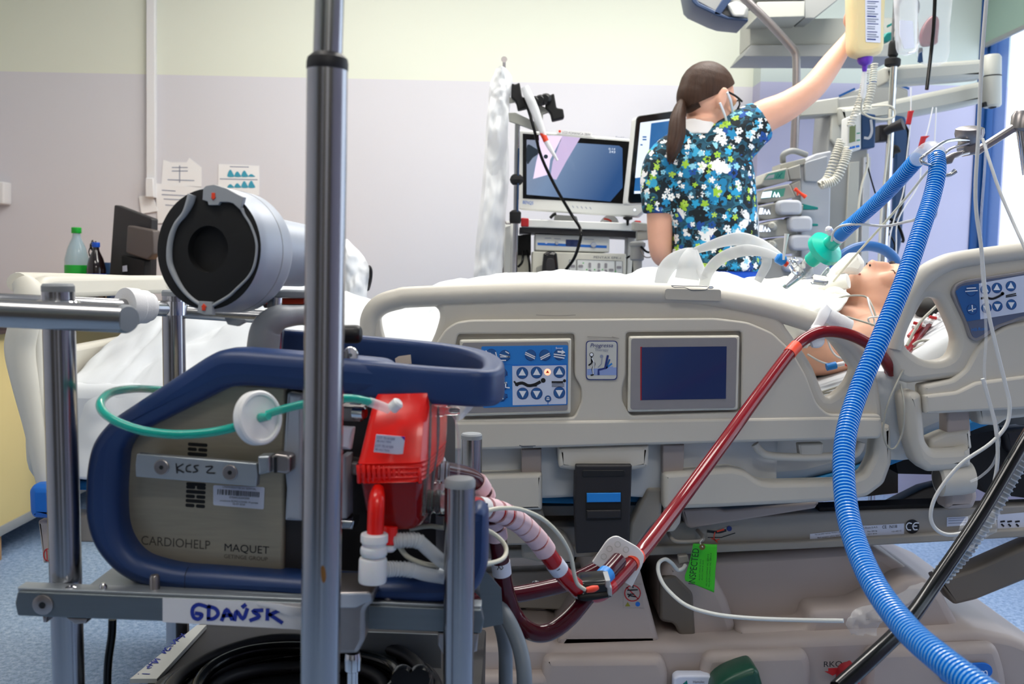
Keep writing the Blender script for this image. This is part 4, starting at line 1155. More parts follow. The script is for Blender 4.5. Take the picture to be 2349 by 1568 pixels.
for i, (a, b) in enumerate((((2090, 254), (2086, 285)), ((2120, 312), (2114, 340)))):
    t = thing('line_clamp', ['red slide clamp on the higher drip line under the arm', 'red slide clamp on the lower drip line by the hose bend'][i], 'clamp', P(*b, 3.55), 'red slide clamps on the drip lines')
    slab('clamp_plate', PL(3.55), [(a[0] - 5, a[1]), (a[0] + 8 + 6 * i, a[1] - 1), (a[0] + 5, a[1] + 6), (b[0] + 4, b[1]), (b[0] - 6, b[1] - 1)], 0.012, 'clip_red', t, bevel=0.002)
line([(2090, 200, 3.56), (2088, 285, 3.56), (2080, 360, 3.57), (2072, 440, 3.58), (2052, 500, 3.6), (2040, 560, 3.6), (2044, 640, 3.6)], 0.0022, 'white_line', 'clear line falling through the upper red clamp')
line([(2140, 246, 3.56), (2128, 300, 3.56), (2112, 345, 3.56), (2108, 420, 3.56), (2062, 500, 3.58), (2056, 560, 3.58), (2058, 640, 3.58)], 0.0022, 'white_line', 'clear line falling through the lower red clamp')
line([(2148, 246, 3.56), (2144, 330, 3.56), (2140, 420, 3.56), (2150, 470, 3.56), (2140, 500, 3.56)], 0.0022, 'white_line', 'clear line beside the blue window post')
# ------------------------------------------------------------------ hospital bed
YR = 2.0
bed = thing('hospital_bed', 'beige intensive care bed with control panels in its side rails', 'bed', (0.15, 2.5, 0))
R0 = PL(YR)
# --- long side rail at the middle of the bed
outer = [(828, 752), (836, 718), (862, 690), (900, 673), (960, 663), (1250, 653), (1540, 656), (1660, 668), (1760, 688), (1850, 714), (1925, 742), (1968, 776), (1998, 822), (2014, 860), (2026, 940), (2024, 1000),
         (2000, 1008), (1500, 1022), (1200, 1030), (1030, 1036), (1012, 1022), (1004, 985), (955, 925), (890, 860), (846, 805)]
hole1 = [(872, 745), (874, 722), (896, 704), (940, 701), (990, 701), (1008, 718), (1002, 752), (984, 792), (950, 828), (910, 815), (884, 788)]
hole2 = [(1795, 734), (1812, 722), (1845, 735), (1884, 756), (1908, 780), (1948, 832), (1957, 850), (1940, 884), (1904, 912), (1888, 896), (1868, 846), (1838, 797)]
rail = slab('side_rail', PL(YR + .008), rounded(outer, 10, 3), 0.045, 'rail_beige', bed, bevel=0.012, holes=[catmull(hole1, 3, True), catmull(hole2, 3, True)])
tube('top_tube', [(846, 770, YR + .02), (850, 728, YR + .02), (872, 700, YR + .02), (912, 686, YR + .02), (965, 680, YR + .02), (1250, 671, YR + .02), (1540, 674, YR + .02), (1660, 687, YR + .02), (1770, 710, YR + .02), (1870, 741, YR + .02), (1925, 766, YR + .02), (1962, 800, YR + .02), (1985, 846, YR + .02)],
     [0.019, 0.020, 0.021, 0.0215, 0.0215, 0.0215, 0.0215, 0.0215, 0.0215, 0.0215, 0.021, 0.019, 0.015], 'rail_beige', rail, 5, 16)
plate = [(952, 880), (985, 810), (1022, 754), (1046, 738), (1080, 733), (1640, 729), (1715, 738), (1772, 762), (1818, 806), (1850, 862), (1874, 926), (1900, 950), (2022, 950), (2022, 982), (1500, 992), (1014, 1000), (1008, 960)]
h_l = rounded([(1050, 766), (1318, 765), (1318, 862), (1334, 890), (1334, 920), (1318, 956), (1050, 962), (1028, 900)], 8, 3)
h_r = rounded([(1436, 762), (1702, 759), (1700, 944), (1446, 952), (1428, 920), (1428, 890), (1436, 862)], 8, 3)
slab('face_plate', PL(YR - .006), rounded(plate, 12, 3), 0.02, 'rail_beige', rail, bevel=0.004, holes=[h_l, h_r])
slab('lower_ledge', PL(YR - .010), [(1012, 968), (1500, 962), (1900, 956), (2023, 958), (2025, 990), (2018, 1006), (1500, 1020), (1030, 1034), (1012, 1020)], 0.03, 'rail_beige', rail, r=6, bevel=0.006)
# left control panel
pp = PL(YR - .012)
slab('panel_frame', pp, [(1054, 779), (1311, 776), (1309, 948), (1060, 955)], 0.022, 'beige_light', rail, r=5, bevel=0.004)
slab('panel_face', pp, [(1060, 786), (1304, 783), (1302, 941), (1066, 947)], 0.002, 'bezel_grey', rail, r=6, off=0.0012)
poly('touch_field', pp, [(1104, 794), (1303, 791), (1302, 928), (1108, 935)], 'panel_blue', rail, 0.0018, r=4)
poly('white_field', pp, [(1175, 839), (1299, 837), (1299, 926), (1176, 929)], 'panel_white', rail, 0.0024)
poly('blue_edge', pp, [(1175, 836), (1300, 834), (1300, 837), (1175, 839)], 'logo_blue', rail, 0.0026)
strokes('divider', pp, [[(1265, 797), (1264, 826)], [(1300, 836), (1300, 928)], [(1112, 836), (1174, 835)]], 1.4, 'logo_blue', rail, 0.0024, 1)
def button(x, y, r, up=None, dark='button_blue', pl=pp, par=rail, o=0.003):
    poly('button_rim', pl, disc_px(x, y, r, 22), 'ink_navy', par, o, 0.0006)
    poly('button', pl, disc_px(x, y, r * .92, 22), dark, par, o + .0008, 0.0006)
    if up is not None:
        s = -1 if up else 1
        poly('arrow', pl, [(x - r * .62, y - s * r * .42), (x + r * .62, y - s * r * .42), (x, y + s * r * .72)], 'ink_white', par, o + .0016, 0.0005)
for x, y, u in ((1198, 855, 1), (1231, 854, 1), (1283, 853, 1), (1199, 902, 0), (1231, 902, 0), (1283, 900, 0)): button(x, y, 13.5, u)
for x, y in ((1127, 812), (1158, 815), (1217, 814), (1250, 814), (1283, 813)): button(x, y, 12.5)
for x, y in ((1152, 855), (1153, 884), (1150, 909)): button(x, y, 11)
def pic(lines, w=2.4, m_='ink_white', o=0.005, pl=pp, par=rail, cat=1): strokes('pictogram', pl, lines, w, m_, par, o, cat)
pic([[(1147, 813), (1168, 818)], [(1148, 818), (1169, 818)], [(1160, 806), (1167, 810)], [(1150, 826), (1160, 826)]])
pic([[(1206, 808), (1227, 818)], [(1205, 812), (1226, 822)]]); pic([[(1240, 820), (1260, 810)], [(1241, 824), (1261, 814)]])
pic([[(1271, 812), (1296, 815)], [(1271, 817), (1294, 821)]], 2.6); poly('boost_arrow', pp, [(1279, 804), (1289, 805), (1289, 802), (1297, 808), (1288, 812), (1288, 809), (1279, 808)], 'ink_white', rail, 0.0052)
pic([[(1115, 804), (1120, 817)], [(1137, 808), (1140, 819), (1133, 819)], [(1124, 810), (1130, 818)]])
pic([[(1160, 878), (1160, 888), (1168, 889)], [(1156, 878), (1162, 877)]], 3); pic([[(1146, 907), (1153, 907)], [(1149, 912), (1154, 914)]], 3)
for x, y in ((1161, 858), (1161, 909)): pic([[(x - 2, y), (x - 2, y - 5), (x + 2, y - 5), (x + 2, y)], [(x - 3, y + 2), (x + 3, y + 2)]], 1.6, 'ink_navy', 0.0026)
text('key_text', 'Boost', pp, (1275, 800), (1291, 800), 4.5, 'ink_white', rail, 0.0026)
# lying figure pictograms
strokes('figure', pp, [[(1184, 881), (1198, 878), (1212, 884), (1226, 882), (1238, 876)]], 7, 'ink_black', rail, 0.003)
strokes('figure', pp, [[(1180, 875), (1187, 884)], [(1210, 885), (1230, 884)]], 4, 'ink_black', rail, 0.0031, 1)
poly('figure_head', pp, disc_px(1246, 872, 5.5, 16), 'ink_black', rail, 0.003)
strokes('figure', pp, [[(1267, 876), (1290, 876)]], 4.5, 'ink_black', rail, 0.003, 1); poly('figure_head', pp, disc_px(1295, 873, 3.6, 14), 'ink_black', rail, 0.003)
strokes('mattress_mark', pp, [[(1266, 880), (1294, 880)], [(1266, 883), (1294, 883)], [(1266, 886), (1294, 886)]], 1.3, 'ink_grey', rail, 0.003, 1)
poly('warning_lamp', pp, disc_px(1256, 853, 7.5, 18), 'led_orange', rail, 0.003); poly('warning_mark', pp, [(1252, 855), (1260, 855), (1256, 849)], 'ink_red', rail, 0.0042)
button(1257, 914, 7.5, None); pic([[(1254, 916), (1260, 916)], [(1255, 914), (1255, 911), (1259, 911), (1259, 914)]], 1.8, 'ink_white', 0.005)
strokes('lock_stem', pp, [[(1257, 922), (1257, 928)]], 1.6, 'logo_blue', rail, 0.003, 1)
# middle sticker
sp = PL(YR - .008)
slab('therapy_sticker', sp, [(1344, 781), (1417, 781), (1416, 871), (1344, 871)], 0.001, 'ink_navy', rail, r=9, off=0.0008)
slab('sticker_face', sp, [(1346, 783), (1415, 783), (1414, 869), (1346, 869)], 0.001, 'strip_grey', rail, r=8, off=0.0013)
mat('sticker_tint', '8ea3d8', 0.5)
poly('sticker_floor', sp, [(1347, 846), (1414, 842), (1414, 860), (1347, 860)], 'sticker_tint', rail, 0.0017)
text('sticker_title', 'Progressa', sp, (1354, 796), (1406, 796), 9, 'ink_navy', rail, 0.0022, italic=0.25)
text('sticker_word', 'Therapy', sp, (1364, 805), (1396, 805), 6.5, 'ink_pale', rail, 0.0022)
strokes('walking_figure', sp, [[(1357, 818), (1358, 826), (1364, 834), (1359, 846), (1361, 858), (1356, 860)], [(1357, 824), (1357, 832), (1351, 837)]], 3.4, 'ink_black', rail, 0.0022)
strokes('walking_figure', sp, [[(1358, 821), (1363, 834), (1360, 846), (1361, 857)]], 2.0, 'ink_white', rail, 0.0026)
poly('figure_head', sp, disc_px(1357, 813, 5, 16), 'ink_black', rail, 0.0022); poly('figure_head', sp, disc_px(1357, 813, 3.6, 16), 'ink_white', rail, 0.003)
strokes('chair_mark', sp, [[(1394, 816), (1388, 844), (1373, 848), (1373, 858)]], 5, 'ink_navy', rail, 0.0022, 1)
for dx, dy, m_ in ((8, 5, 'button_blue'), (13, 14, 'panel_blue'), (15, 22, 'sticker_tint')): strokes('chair_mark', sp, [[(1390 + dx, 820 + dy), (1390, 844)]], 4, m_, rail, 0.002, 1)
poly('seated_head', sp, disc_px(1380, 817, 4, 14), 'ink_pale', rail, 0.0018); strokes('seated_figure', sp, [[(1381, 822), (1380, 834), (1372, 842)]], 2, 'ink_pale', rail, 0.0018, 1)
# right screen
slab('screen_frame', pp, [(1443, 771), (1697, 769), (1693, 940), (1440, 945)], 0.022, 'beige_light', rail, r=6, bevel=0.004)
slab('screen_bezel', pp, [(1448, 776), (1691, 774), (1687, 935), (1446, 939)], 0.002, 'bezel_grey', rail, r=7, off=0.0012)
poly('screen_edge', pp, [(1469, 795), (1474, 795), (1474, 917), (1469, 918)], 'red_pedal', rail, 0.0016)
poly('screen', pp, [(1472, 796), (1667, 794), (1665, 914), (1472, 917)], 'lcd_dark', rail, 0.002)
# stickers on the top tube
mat('clear_sticker', 'bdb9b0', 0.3)
pts = catmull([(1526, 664), (1600, 662), (1654, 668), (1655, 688), (1600, 688), (1526, 684)], 1, True)
st_ = PL(YR - .0035)
slab('clear_label', st_, rounded([(1526, 662), (1654, 664), (1654, 690), (1526, 686)], 6), 0.002, 'clear_sticker', rail, off=0.001)
strokes('bed_drawing', st_, [[(1540, 655), (1548, 659), (1570, 659), (1582, 664), (1592, 666), (1620, 664), (1622, 657), (1586, 656), (1570, 656), (1542, 655)]], 1.6, 'ink_grey', rail, 0.002, 2)
poly('bed_drawing_head', st_, disc_px(1631, 659, 6, 14, 3.5), 'ink_grey', rail, 0.002); poly('bed_drawing_head', st_, disc_px(1631, 659, 5, 14, 2.6), 'ink_white', rail, 0.003)
# scuffs
strokes('scuff', PL(YR - .010), [[(1192, 1021), (1200, 1023), (1228, 1022)], [(1196, 1025), (1222, 1025)]], 2, 'ink_grey', rail, 0.0006, 2)
strokes('scuff', PL(YR - .006), [[(1230, 722), (1280, 724), (1320, 722)]], 1.6, 'beige_dark', rail, 0.0006, 2)
strokes('scuff', sp, [[(1348, 772), (1410, 774)], [(1404, 772), (1420, 776)]], 1.4, 'beige_dark', rail, 0.0006, 1)

# --- rail carriers below
YC = 2.03
slab('rail_arm', PL(YC), [(1196, 1030), (1242, 1030), (1242, 1092), (1196, 1092)], 0.03, 'base_beige', bed, bevel=0.003)
slab('rail_arm', PL(YC), [(1520, 1020), (1570, 1020), (1568, 1090), (1520, 1092)], 0.03, 'base_beige', bed, bevel=0.003)
slab('cross_bar', PL(YC - .02), [(1040, 1092), (1244, 1086), (1244, 1120), (1244, 1170), (1040, 1176)], 0.06, 'rail_beige', bed, r=6, bevel=0.008)
slab('lower_arm', PL(YC - .02), [(1522, 1086), (1680, 1074), (1712, 1082), (1742, 1104), (1770, 1108), (1940, 1104), (1985, 1088), (2004, 1050), (2012, 986), (2044, 972), (2048, 1060), (2030, 1110), (1990, 1140), (1900, 1152), (1660, 1164), (1522, 1170)], 0.055, 'rail_beige', bed, r=10, bevel=0.01)
slab('latch_bracket', PL(YC - .03), [(1280, 1026), (1490, 1020), (1488, 1072), (1452, 1080), (1318, 1080), (1282, 1074)], 0.06, 'rail_beige', bed, r=7, bevel=0.01)
lt = slab('latch_plate', PL(YC - .045), [(1320, 1066), (1450, 1066), (1446, 1180), (1444, 1262), (1322, 1270), (1318, 1150)], 0.05, 'charcoal', bed, r=4, bevel=0.004)
slab('pull_recess', PL(YC - .046), [(1344, 1128), (1426, 1126), (1426, 1192), (1344, 1194)], 0.003, 'black_matte', lt, r=3, bevel=0.001, off=0.001)
slab('blue_strip', PL(YC - .048), [(1346, 1131), (1424, 1130), (1424, 1151), (1346, 1152)], 0.006, 'blue_bright', lt, bevel=0.0015, off=0.002)
slab('pull_lip', PL(YC - .048), [(1346, 1170), (1424, 1169), (1424, 1188), (1346, 1190)], 0.012, 'charcoal', lt, bevel=0.003, off=0.003)
slab('top_groove', PL(YC - .046), [(1336, 1078), (1434, 1078), (1434, 1092), (1336, 1094)], 0.004, 'black_rubber', lt, r=5, bevel=0.001, off=0.001)
hd = tube('drain_bag_rail', [(1732, 1018, YC - .01), (1744, 1034, YC - .01), (1770, 1045, YC - .01), (1860, 1048, YC - .01), (1950, 1042, YC - .01), (1968, 1034, YC - .01), (1976, 1014, YC - .01)], 0.0085, 'rail_beige', bed, 5, 10)
slab('rail_lug', PL(YC - .015), [(1832, 1018), (1890, 1016), (1886, 1052), (1836, 1054)], 0.025, 'rail_beige', bed, r=4, bevel=0.004)
# inner frame, seen between
slab('hinge_arm', PL(YC + .02), [(1486, 1120), (1520, 1120), (1518, 1190), (1490, 1210), (1462, 1250), (1462, 1290), (1440, 1290), (1446, 1200)], 0.04, 'beige_dark', bed, r=6, bevel=0.006)
slab('hinge_arm', PL(YC + .02), [(1524, 1160), (1566, 1160), (1562, 1200), (1548, 1220), (1518, 1222)], 0.05, 'rail_beige', bed, r=6, bevel=0.008)
slab('hinge_arm', PL(YC + .04), [(1196, 1170), (1244, 1168), (1252, 1200), (1300, 1230), (1318, 1262), (1318, 1290), (1240, 1290), (1196, 1280)], 0.04, 'beige_dark', bed, r=8, bevel=0.006)
slab('hinge_arm', PL(YC + .0), [(1120, 1172), (1242, 1168), (1240, 1250), (1120, 1252)], 0.03, 'frame_grey', bed, r=6, bevel=0.006)
# main frame beam and the second tapered one
slab('frame_beam', PL(YC + .09), [(1090, 1215), (1500, 1200), (1850, 1176), (2170, 1166), (2420, 1156), (2420, 1216), (2349, 1220), (1840, 1246), (1476, 1262), (1090, 1274)], 0.06, 'frame_grey', bed, bevel=0.004)
slab('frame_flange', PL(YC + .075), [(1090, 1262), (1476, 1254), (1840, 1241), (2100, 1227), (2349, 1213), (2420, 1209), (2420, 1228), (2349, 1232), (2100, 1246), (1840, 1259), (1476, 1275), (1090, 1282)], 0.09, 'beige_dark', bed, bevel=0.004)
slab('tilt_strut', PL(YC + .3), [(2020, 1170), (2120, 1120), (2176, 1106), (2180, 1138), (2100, 1170)], 0.05, 'strut_dark', bed, bevel=0.004)
slab('beam_gap_shade', PL(YC + .1), [(1880, 1164), (2170, 1154), (2170, 1170), (1880, 1178)], 0.05, 'black_matte', bed)  # black strip standing in for the shaded gap above the beam
slab('deck_beam', PL(YC + .06), [(1564, 1168), (1640, 1164), (1660, 1170), (1880, 1150), (1870, 1166), (1584, 1212), (1574, 1206)], 0.05, 'base_beige', bed, r=4, bevel=0.005)
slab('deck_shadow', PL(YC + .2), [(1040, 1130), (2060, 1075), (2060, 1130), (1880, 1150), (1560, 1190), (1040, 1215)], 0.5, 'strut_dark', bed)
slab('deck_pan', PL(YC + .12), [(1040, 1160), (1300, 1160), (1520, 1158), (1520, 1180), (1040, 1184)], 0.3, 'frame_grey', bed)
fbm_ = PL(YC + .09)
poly('lift_label', fbm_, [(1622, 1216), (1690, 1205), (1690, 1234), (1622, 1242)], 'frame_grey', bed, 0.0006)
strokes('lift_picture', fbm_, [[(1624, 1218), (1648, 1220), (1664, 1216)]], 6, 'ink_black', bed, 0.0014); strokes('lift_picture', fbm_, [[(1646, 1218), (1660, 1214)]], 4, 'orange_red', bed, 0.002, 1)
poly('lift_head', fbm_, disc_px(1673, 1212, 6, 14), 'ink_navy', bed, 0.0014); strokes('lift_picture', fbm_, [[(1624, 1232), (1655, 1232), (1686, 1222)]], 2, 'ink_black', bed, 0.0014, 1)
strokes('lift_picture', fbm_, [[(1640, 1220), (1638, 1234), (1646, 1244)], [(1632, 1234), (1642, 1238), (1650, 1236)]], 2.2, 'orange_red', bed, 0.0018)
for pts in ([(1858, 1224), (1936, 1216), (1936, 1228), (1858, 1237)], [(1967, 1206), (2074, 1200), (2074, 1224), (1969, 1234)], [(2172, 1186), (2221, 1184), (2220, 1204), (2172, 1207)], [(2288, 1180), (2380, 1172), (2380, 1212), (2288, 1218)]):
    poly('rating_label', fbm_, pts, 'label_white', bed, 0.0014)
for a, b, h, s in (((1870, 1227), (1930, 1220), 3, 'For use with mattress Hill-Rom only'), ((1876, 1234), (1926, 1228), 3, 'Bed systems safety label'), ((1974, 1213), (2014, 1210), 4, 'Hill-Rom S.A.S.'), ((1990, 1220), (2012, 1218), 3, 'Max 250 kg'), ((1990, 1226), (2012, 1224), 3, '220 V  50 Hz'), ((2024, 1212), (2034, 1211), 7, 'CE'), ((2041, 1211), (2058, 1210), 7, 'N18'), ((2046, 1220), (2068, 1218), 3, '10-40 C')):
    text('label_print', s, fbm_, a, b, h, 'ink_black', bed, 0.0022)
for y in (1189, 1194, 1200): strokes('label_print', fbm_, [[(2176, y), (2216, y - 2)]], 1.5, 'ink_pale', bed, 0.0022, 1)
for x in (2296, 2312, 2330): strokes('label_print', fbm_, [[(x, 1196), (x + 8, 1195)], [(x + 2, 1202), (x + 6, 1206)]], 4, 'ink_black', bed, 0.0022, 1)
poly('conformity_disc', fbm_, disc_px(2093, 1207, 16, 26), 'ink_black', bed, 0.0016)
strokes('conformity_mark', fbm_, [[(2091, 1200), (2084, 1199), (2079, 1206), (2082, 1214), (2089, 1215)], [(2107, 1199), (2099, 1199), (2094, 1206), (2097, 1214), (2104, 1214)], [(2095, 1206), (2103, 1206)]], 2.8, 'ink_white', bed, 0.0026)
tube('wire_hook', [(1533, 1222, YC + .06), (1542, 1236, YC + .03), (1560, 1242, YC + .02), (1606, 1240, YC + .02), (1612, 1230, YC + .04), (1600, 1216, YC + .08)], 0.0042, 'frame_grey', bed, 5, 8)
lathe('frame_bolt', [(0.008, 0), (0.008, .004), (0.004, .006)], P(1229, 1338, YC - .02), (0, -1, 0), 'chrome', bed, 14)

# --- base cover
YK = 2.06
slab('base_deck', PL(YK - .02), [(1040, 1474), (1262, 1474), (1275, 1484), (1520, 1476), (1590, 1476), (1690, 1470), (2100, 1452), (2240, 1444), (2330, 1462), (2420, 1500), (2420, 1900), (1040, 1900)], 0.75, 'base_beige', bed, r=12, bevel=0.02)
for pts in ([(1252, 1508), (1520, 1506), (1534, 1540), (1536, 1640), (1240, 1640), (1244, 1530)], [(1622, 1500), (1850, 1494), (1862, 1520), (1866, 1640), (1606, 1640), (1608, 1530)], [(1040, 1545), (1265, 1546), (1270, 1640), (1040, 1640)], [(1990, 1490), (2290, 1478), (2310, 1540), (2320, 1640), (1980, 1640)]):
    slab('base_panel', PL(YK - .045), pts, 0.05, 'base_beige', bed, r=22, bevel=0.018)
slab('column_cover', PL(YK + .0), [(1276, 1478), (1320, 1410), (1342, 1370), (1352, 1320), (1362, 1290), (1400, 1270), (1466, 1296), (1480, 1350), (1514, 1476)], 0.3, 'base_beige', bed, r=8, bevel=0.012)
pk = PL(YK)
slab('warning_sticker', pk, box_px(1430, 1340, 1472, 1393), 0.0008, 'base_beige', bed, off=0.001)
strokes('warning_ring', pk, [[(1451 + 18 * math.cos(t * .35), 1360 + 18 * math.sin(t * .35)) for t in range(19)]], 2.6, 'ink_red', bed, 0.0014, 1)
strokes('warning_bar', pk, [[(1438, 1347), (1464, 1373)]], 2.6, 'ink_red', bed, 0.0014, 1)
strokes('warning_figure', pk, [[(1440, 1353), (1462, 1352)], [(1452, 1342), (1452, 1347)], [(1440, 1362), (1448, 1366), (1458, 1368)], [(1442, 1368), (1446, 1362), (1454, 1362)]], 3, 'ink_black', bed, 0.0016, 1)
mat('warn_yellow', '8f8a2a', 0.5)
poly('warning_triangle', pk, [(1434, 1390), (1446, 1390), (1440, 1380)], 'warn_yellow', bed, 0.0016); poly('read_manual_mark', pk, disc_px(1463, 1385, 5.5, 14), 'logo_blue', bed, 0.0016)
slab('cross_tube', PL(YK + .16), [(1040, 1316), (1230, 1310), (1340, 1302), (1352, 1320), (1330, 1400), (1120, 1392), (1040, 1400)], 0.05, 'frame_grey', bed, bevel=0.004)
slab('inner_box', PL(YK + .2), [(1040, 1380), (1330, 1388), (1330, 1480), (1040, 1480)], 0.2, 'beige_dark', bed, bevel=0.004)
slab('inner_plate', PL(YK + .18), [(1206, 1394), (1252, 1395), (1246, 1436), (1204, 1434)], 0.02, 'base_beige', bed, bevel=0.003)
slab('motor_housing', PL(YK + .04), [(1514, 1330), (1530, 1290), (1592, 1290), (1640, 1318), (1672, 1380), (1690, 1440), (1690, 1480), (1570, 1480), (1556, 1436), (1514, 1430)], 0.3, 'base_beige', bed, r=14, bevel=0.02)
slab('motor_side', PL(YK + .035), [(1514, 1325), (1548, 1318), (1590, 1360), (1596, 1470), (1566, 1470), (1546, 1430), (1514, 1424)], 0.02, 'strut_dark', bed, r=10, bevel=0.006)
slab('arch_cover', PL(YK + .10), [(1560, 1280), (1640, 1276), (2000, 1250), (2080, 1300), (2140, 1350), (2180, 1480), (1600, 1490)], 0.4, 'base_beige', bed, r=20, bevel=0.02)
slab('arch_hump', PL(YK + .02), [(1690, 1474), (1690, 1440), (1850, 1440), (1860, 1400), (1960, 1396), (2030, 1360), (2080, 1328), (2130, 1330), (2166, 1360), (2186, 1400), (2212, 1448), (2210, 1470)], 0.35, 'base_beige', bed, r=16, bevel=0.02)
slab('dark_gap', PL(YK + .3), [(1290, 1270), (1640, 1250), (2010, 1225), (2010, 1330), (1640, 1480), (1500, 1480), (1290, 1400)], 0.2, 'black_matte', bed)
slab('lift_strut', PL(YK + .05), [(2150, 1330), (2230, 1306), (2349, 1254), (2420, 1224), (2420, 1310), (2349, 1332), (2240, 1376), (2190, 1388)], 0.06, 'strut_dark', bed, r=8, bevel=0.008)
# pedals, prints on the base
pf = PL(YK - .046)
text('print_word', 'RKO', pf, (1890, 1529), (1932, 1528), 13, 'ink_black', bed, 0.002)
poly('print_arrow', pf, [(1900, 1532), (1922, 1531), (1922, 1538), (1930, 1538), (1910, 1549), (1891, 1539), (1900, 1539)], 'ink_red', bed, 0.002)
pr = slab('red_pedal', PL(YK - .1), [(1936, 1570), (1944, 1548), (1962, 1540), (1972, 1544), (1976, 1620), (1940, 1620)], 0.06, 'red_pedal', bed, bevel=0.01, cat=3)
pg = slab('green_pedal', PL(YK - .12), [(1640, 1585), (1668, 1556), (1722, 1535), (1738, 1538), (1746, 1556), (1752, 1620), (1650, 1620)], 0.08, 'green_pedal', bed, bevel=0.012, cat=3)
slab('brake_plate', PL(YK - .06), [(1546, 1556), (1556, 1549), (1628, 1549), (1638, 1558), (1640, 1620), (1544, 1620)], 0.03, 'label_white', bed, r=5, bevel=0.004)
text('brake_text', 'Hamulec', PL(YK - .06), (1590, 1566), (1616, 1566), 6, 'ink_black', bed, 0.002); poly('brake_arrow', PL(YK - .06), [(1562, 1572), (1576, 1560), (1578, 1572)], 'teal_dark', bed, 0.002)
lg = slab('maker_badge', PL(YK - .055), [(2154, 1545), (2162, 1528), (2200, 1523), (2262, 1520), (2276, 1528), (2278, 1546), (2262, 1556), (2180, 1566), (2160, 1562)], 0.006, 'logo_blue', bed, r=10, bevel=0.001)
text('badge_text', 'Hill-Rom', PL(YK - .055), (2168, 1557), (2266, 1548), 18, 'ink_white', lg, 0.002)
# undercarriage and castors
bbox('undercarriage', (-0.75, 2.12, 0.10), (1.35, 2.85, 0.18), 'base_beige', bed, 0.02)
for cx in (-0.62, 1.22):
    for cy in (2.16, 2.82):
        lathe('castor', [(0.06, -.02), (0.068, -.012), (0.07, 0), (0.068, .012), (0.06, .02)], (cx, cy, 0.07), (0, 1, 0), 'black_rubber', bed, 24)
# head end: black box standing in for the shade, dark block before it
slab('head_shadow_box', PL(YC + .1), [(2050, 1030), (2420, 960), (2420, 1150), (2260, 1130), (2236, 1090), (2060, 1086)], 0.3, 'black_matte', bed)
slab('head_block', PL(YC + .08), [(2300, 985), (2420, 970), (2420, 1060), (2340, 1060), (2310, 1030)], 0.05, 'charcoal', bed, r=10, bevel=0.01)

# --- head side rail (raised with the backrest)
YHd = 1.98
RH = PL(YHd + .008)
hr_out = [(2029, 800), (2042, 770), (2058, 724), (2078, 668), (2107, 623), (2150, 596), (2187, 584), (2268, 572), (2349, 562), (2440, 552), (2440, 852), (2349, 860), (2182, 869), (2084, 880), (2062, 870), (2050, 842), (2036, 822)]
hr_hole = [(2080, 792), (2088, 754), (2106, 718), (2122, 690), (2132, 683), (2150, 684), (2160, 694), (2174, 722), (2193, 768), (2194, 792), (2182, 818), (2150, 829), (2112, 821)]
hrail = slab('head_side_rail', RH, rounded(hr_out, 9, 3), 0.05, 'rail_beige', bed, bevel=0.014, holes=[catmull(hr_hole, 3, True)])
tube('top_tube', [(2050, 800, YHd + .015), (2062, 752, YHd + .015), (2086, 680, YHd + .015), (2120, 632, YHd + .015), (2160, 608, YHd + .015), (2200, 596, YHd + .015), (2300, 582, YHd + .015), (2440, 566, YHd + .015)], [0.014, 0.016, 0.019, 0.02, 0.019, 0.018, 0.018, 0.018], 'rail_beige', hrail, 6, 14)
slab('lower_wing', PL(YHd), [(2118, 884), (2186, 870), (2216, 846), (2240, 800), (2268, 768), (2310, 745), (2440, 720), (2440, 930), (2349, 938), (2122, 948)], 0.05, 'rail_beige', hrail, r=8, bevel=0.008)
slab('lower_ledge', PL(YHd - .008), [(2122, 906), (2195, 898), (2240, 876), (2349, 862), (2440, 856), (2440, 930), (2349, 938), (2124, 950)], 0.04, 'rail_beige', hrail, r=6, bevel=0.006)
ph_ = PL(YHd - .002)
slab('panel_plate', ph_, [(2183, 672), (2192, 652), (2212, 642), (2332, 624), (2440, 606), (2440, 712), (2349, 730), (2290, 752), (2262, 772), (2240, 784), (2226, 776), (2214, 738), (2196, 700)], 0.012, 'bezel_grey', hrail, r=8, bevel=0.002)
mat('panel_dim', '5b6580', 0.35)
slab('panel_dark', ph_, [(2190, 672), (2196, 656), (2214, 648), (2336, 630), (2440, 612), (2440, 706), (2340, 726), (2284, 746), (2254, 768), (2238, 776), (2230, 770), (2218, 734), (2200, 700)], 0.001, 'panel_dim', hrail, r=6, off=0.001)
poly('blue_field', ph_, [(2192, 668), (2206, 656), (2245, 650), (2249, 732), (2218, 737), (2208, 712)], 'button_blue', hrail, 0.0016)
poly('pale_field', ph_, [(2246, 650), (2338, 633), (2420, 620), (2420, 704), (2249, 732)], 'panel_white', hrail, 0.0016)
for x, y, u in ((2261, 664, 1), (2287, 660, 1), (2319, 656, 1), (2263, 706, 0), (2288, 702, 0), (2320, 698, 0)): button(x, y, 12, u, 'button_blue', ph_, hrail, 0.002)
for x, y in ((2228, 667), (2230, 709)): button(x, y, 12, None, 'button_blue', ph_, hrail, 0.002)
pic([[(2215, 668), (2242, 666)], [(2218, 661), (2238, 660)]], 2.4, 'ink_white', 0.005, ph_, hrail); pic([[(2222, 712), (2238, 708)], [(2230, 700), (2231, 714)]], 2.4, 'ink_white', 0.005, ph_, hrail)
strokes('figure', ph_, [[(2252, 684), (2262, 682), (2276, 685), (2290, 680), (2300, 674)]], 5, 'ink_black', hrail, 0.003); poly('figure_head', ph_, disc_px(2300, 673, 4, 12), 'ink_black', hrail, 0.003)
strokes('figure', ph_, [[(2308, 678), (2330, 673)], [(2308, 681), (2331, 677)]], 2.4, 'ink_black', hrail, 0.003, 1)
text('maker_print', 'Hill-Rom', ph_, (2229, 760), (2262, 757), 8, 'panel_blue', hrail, 0.0026)
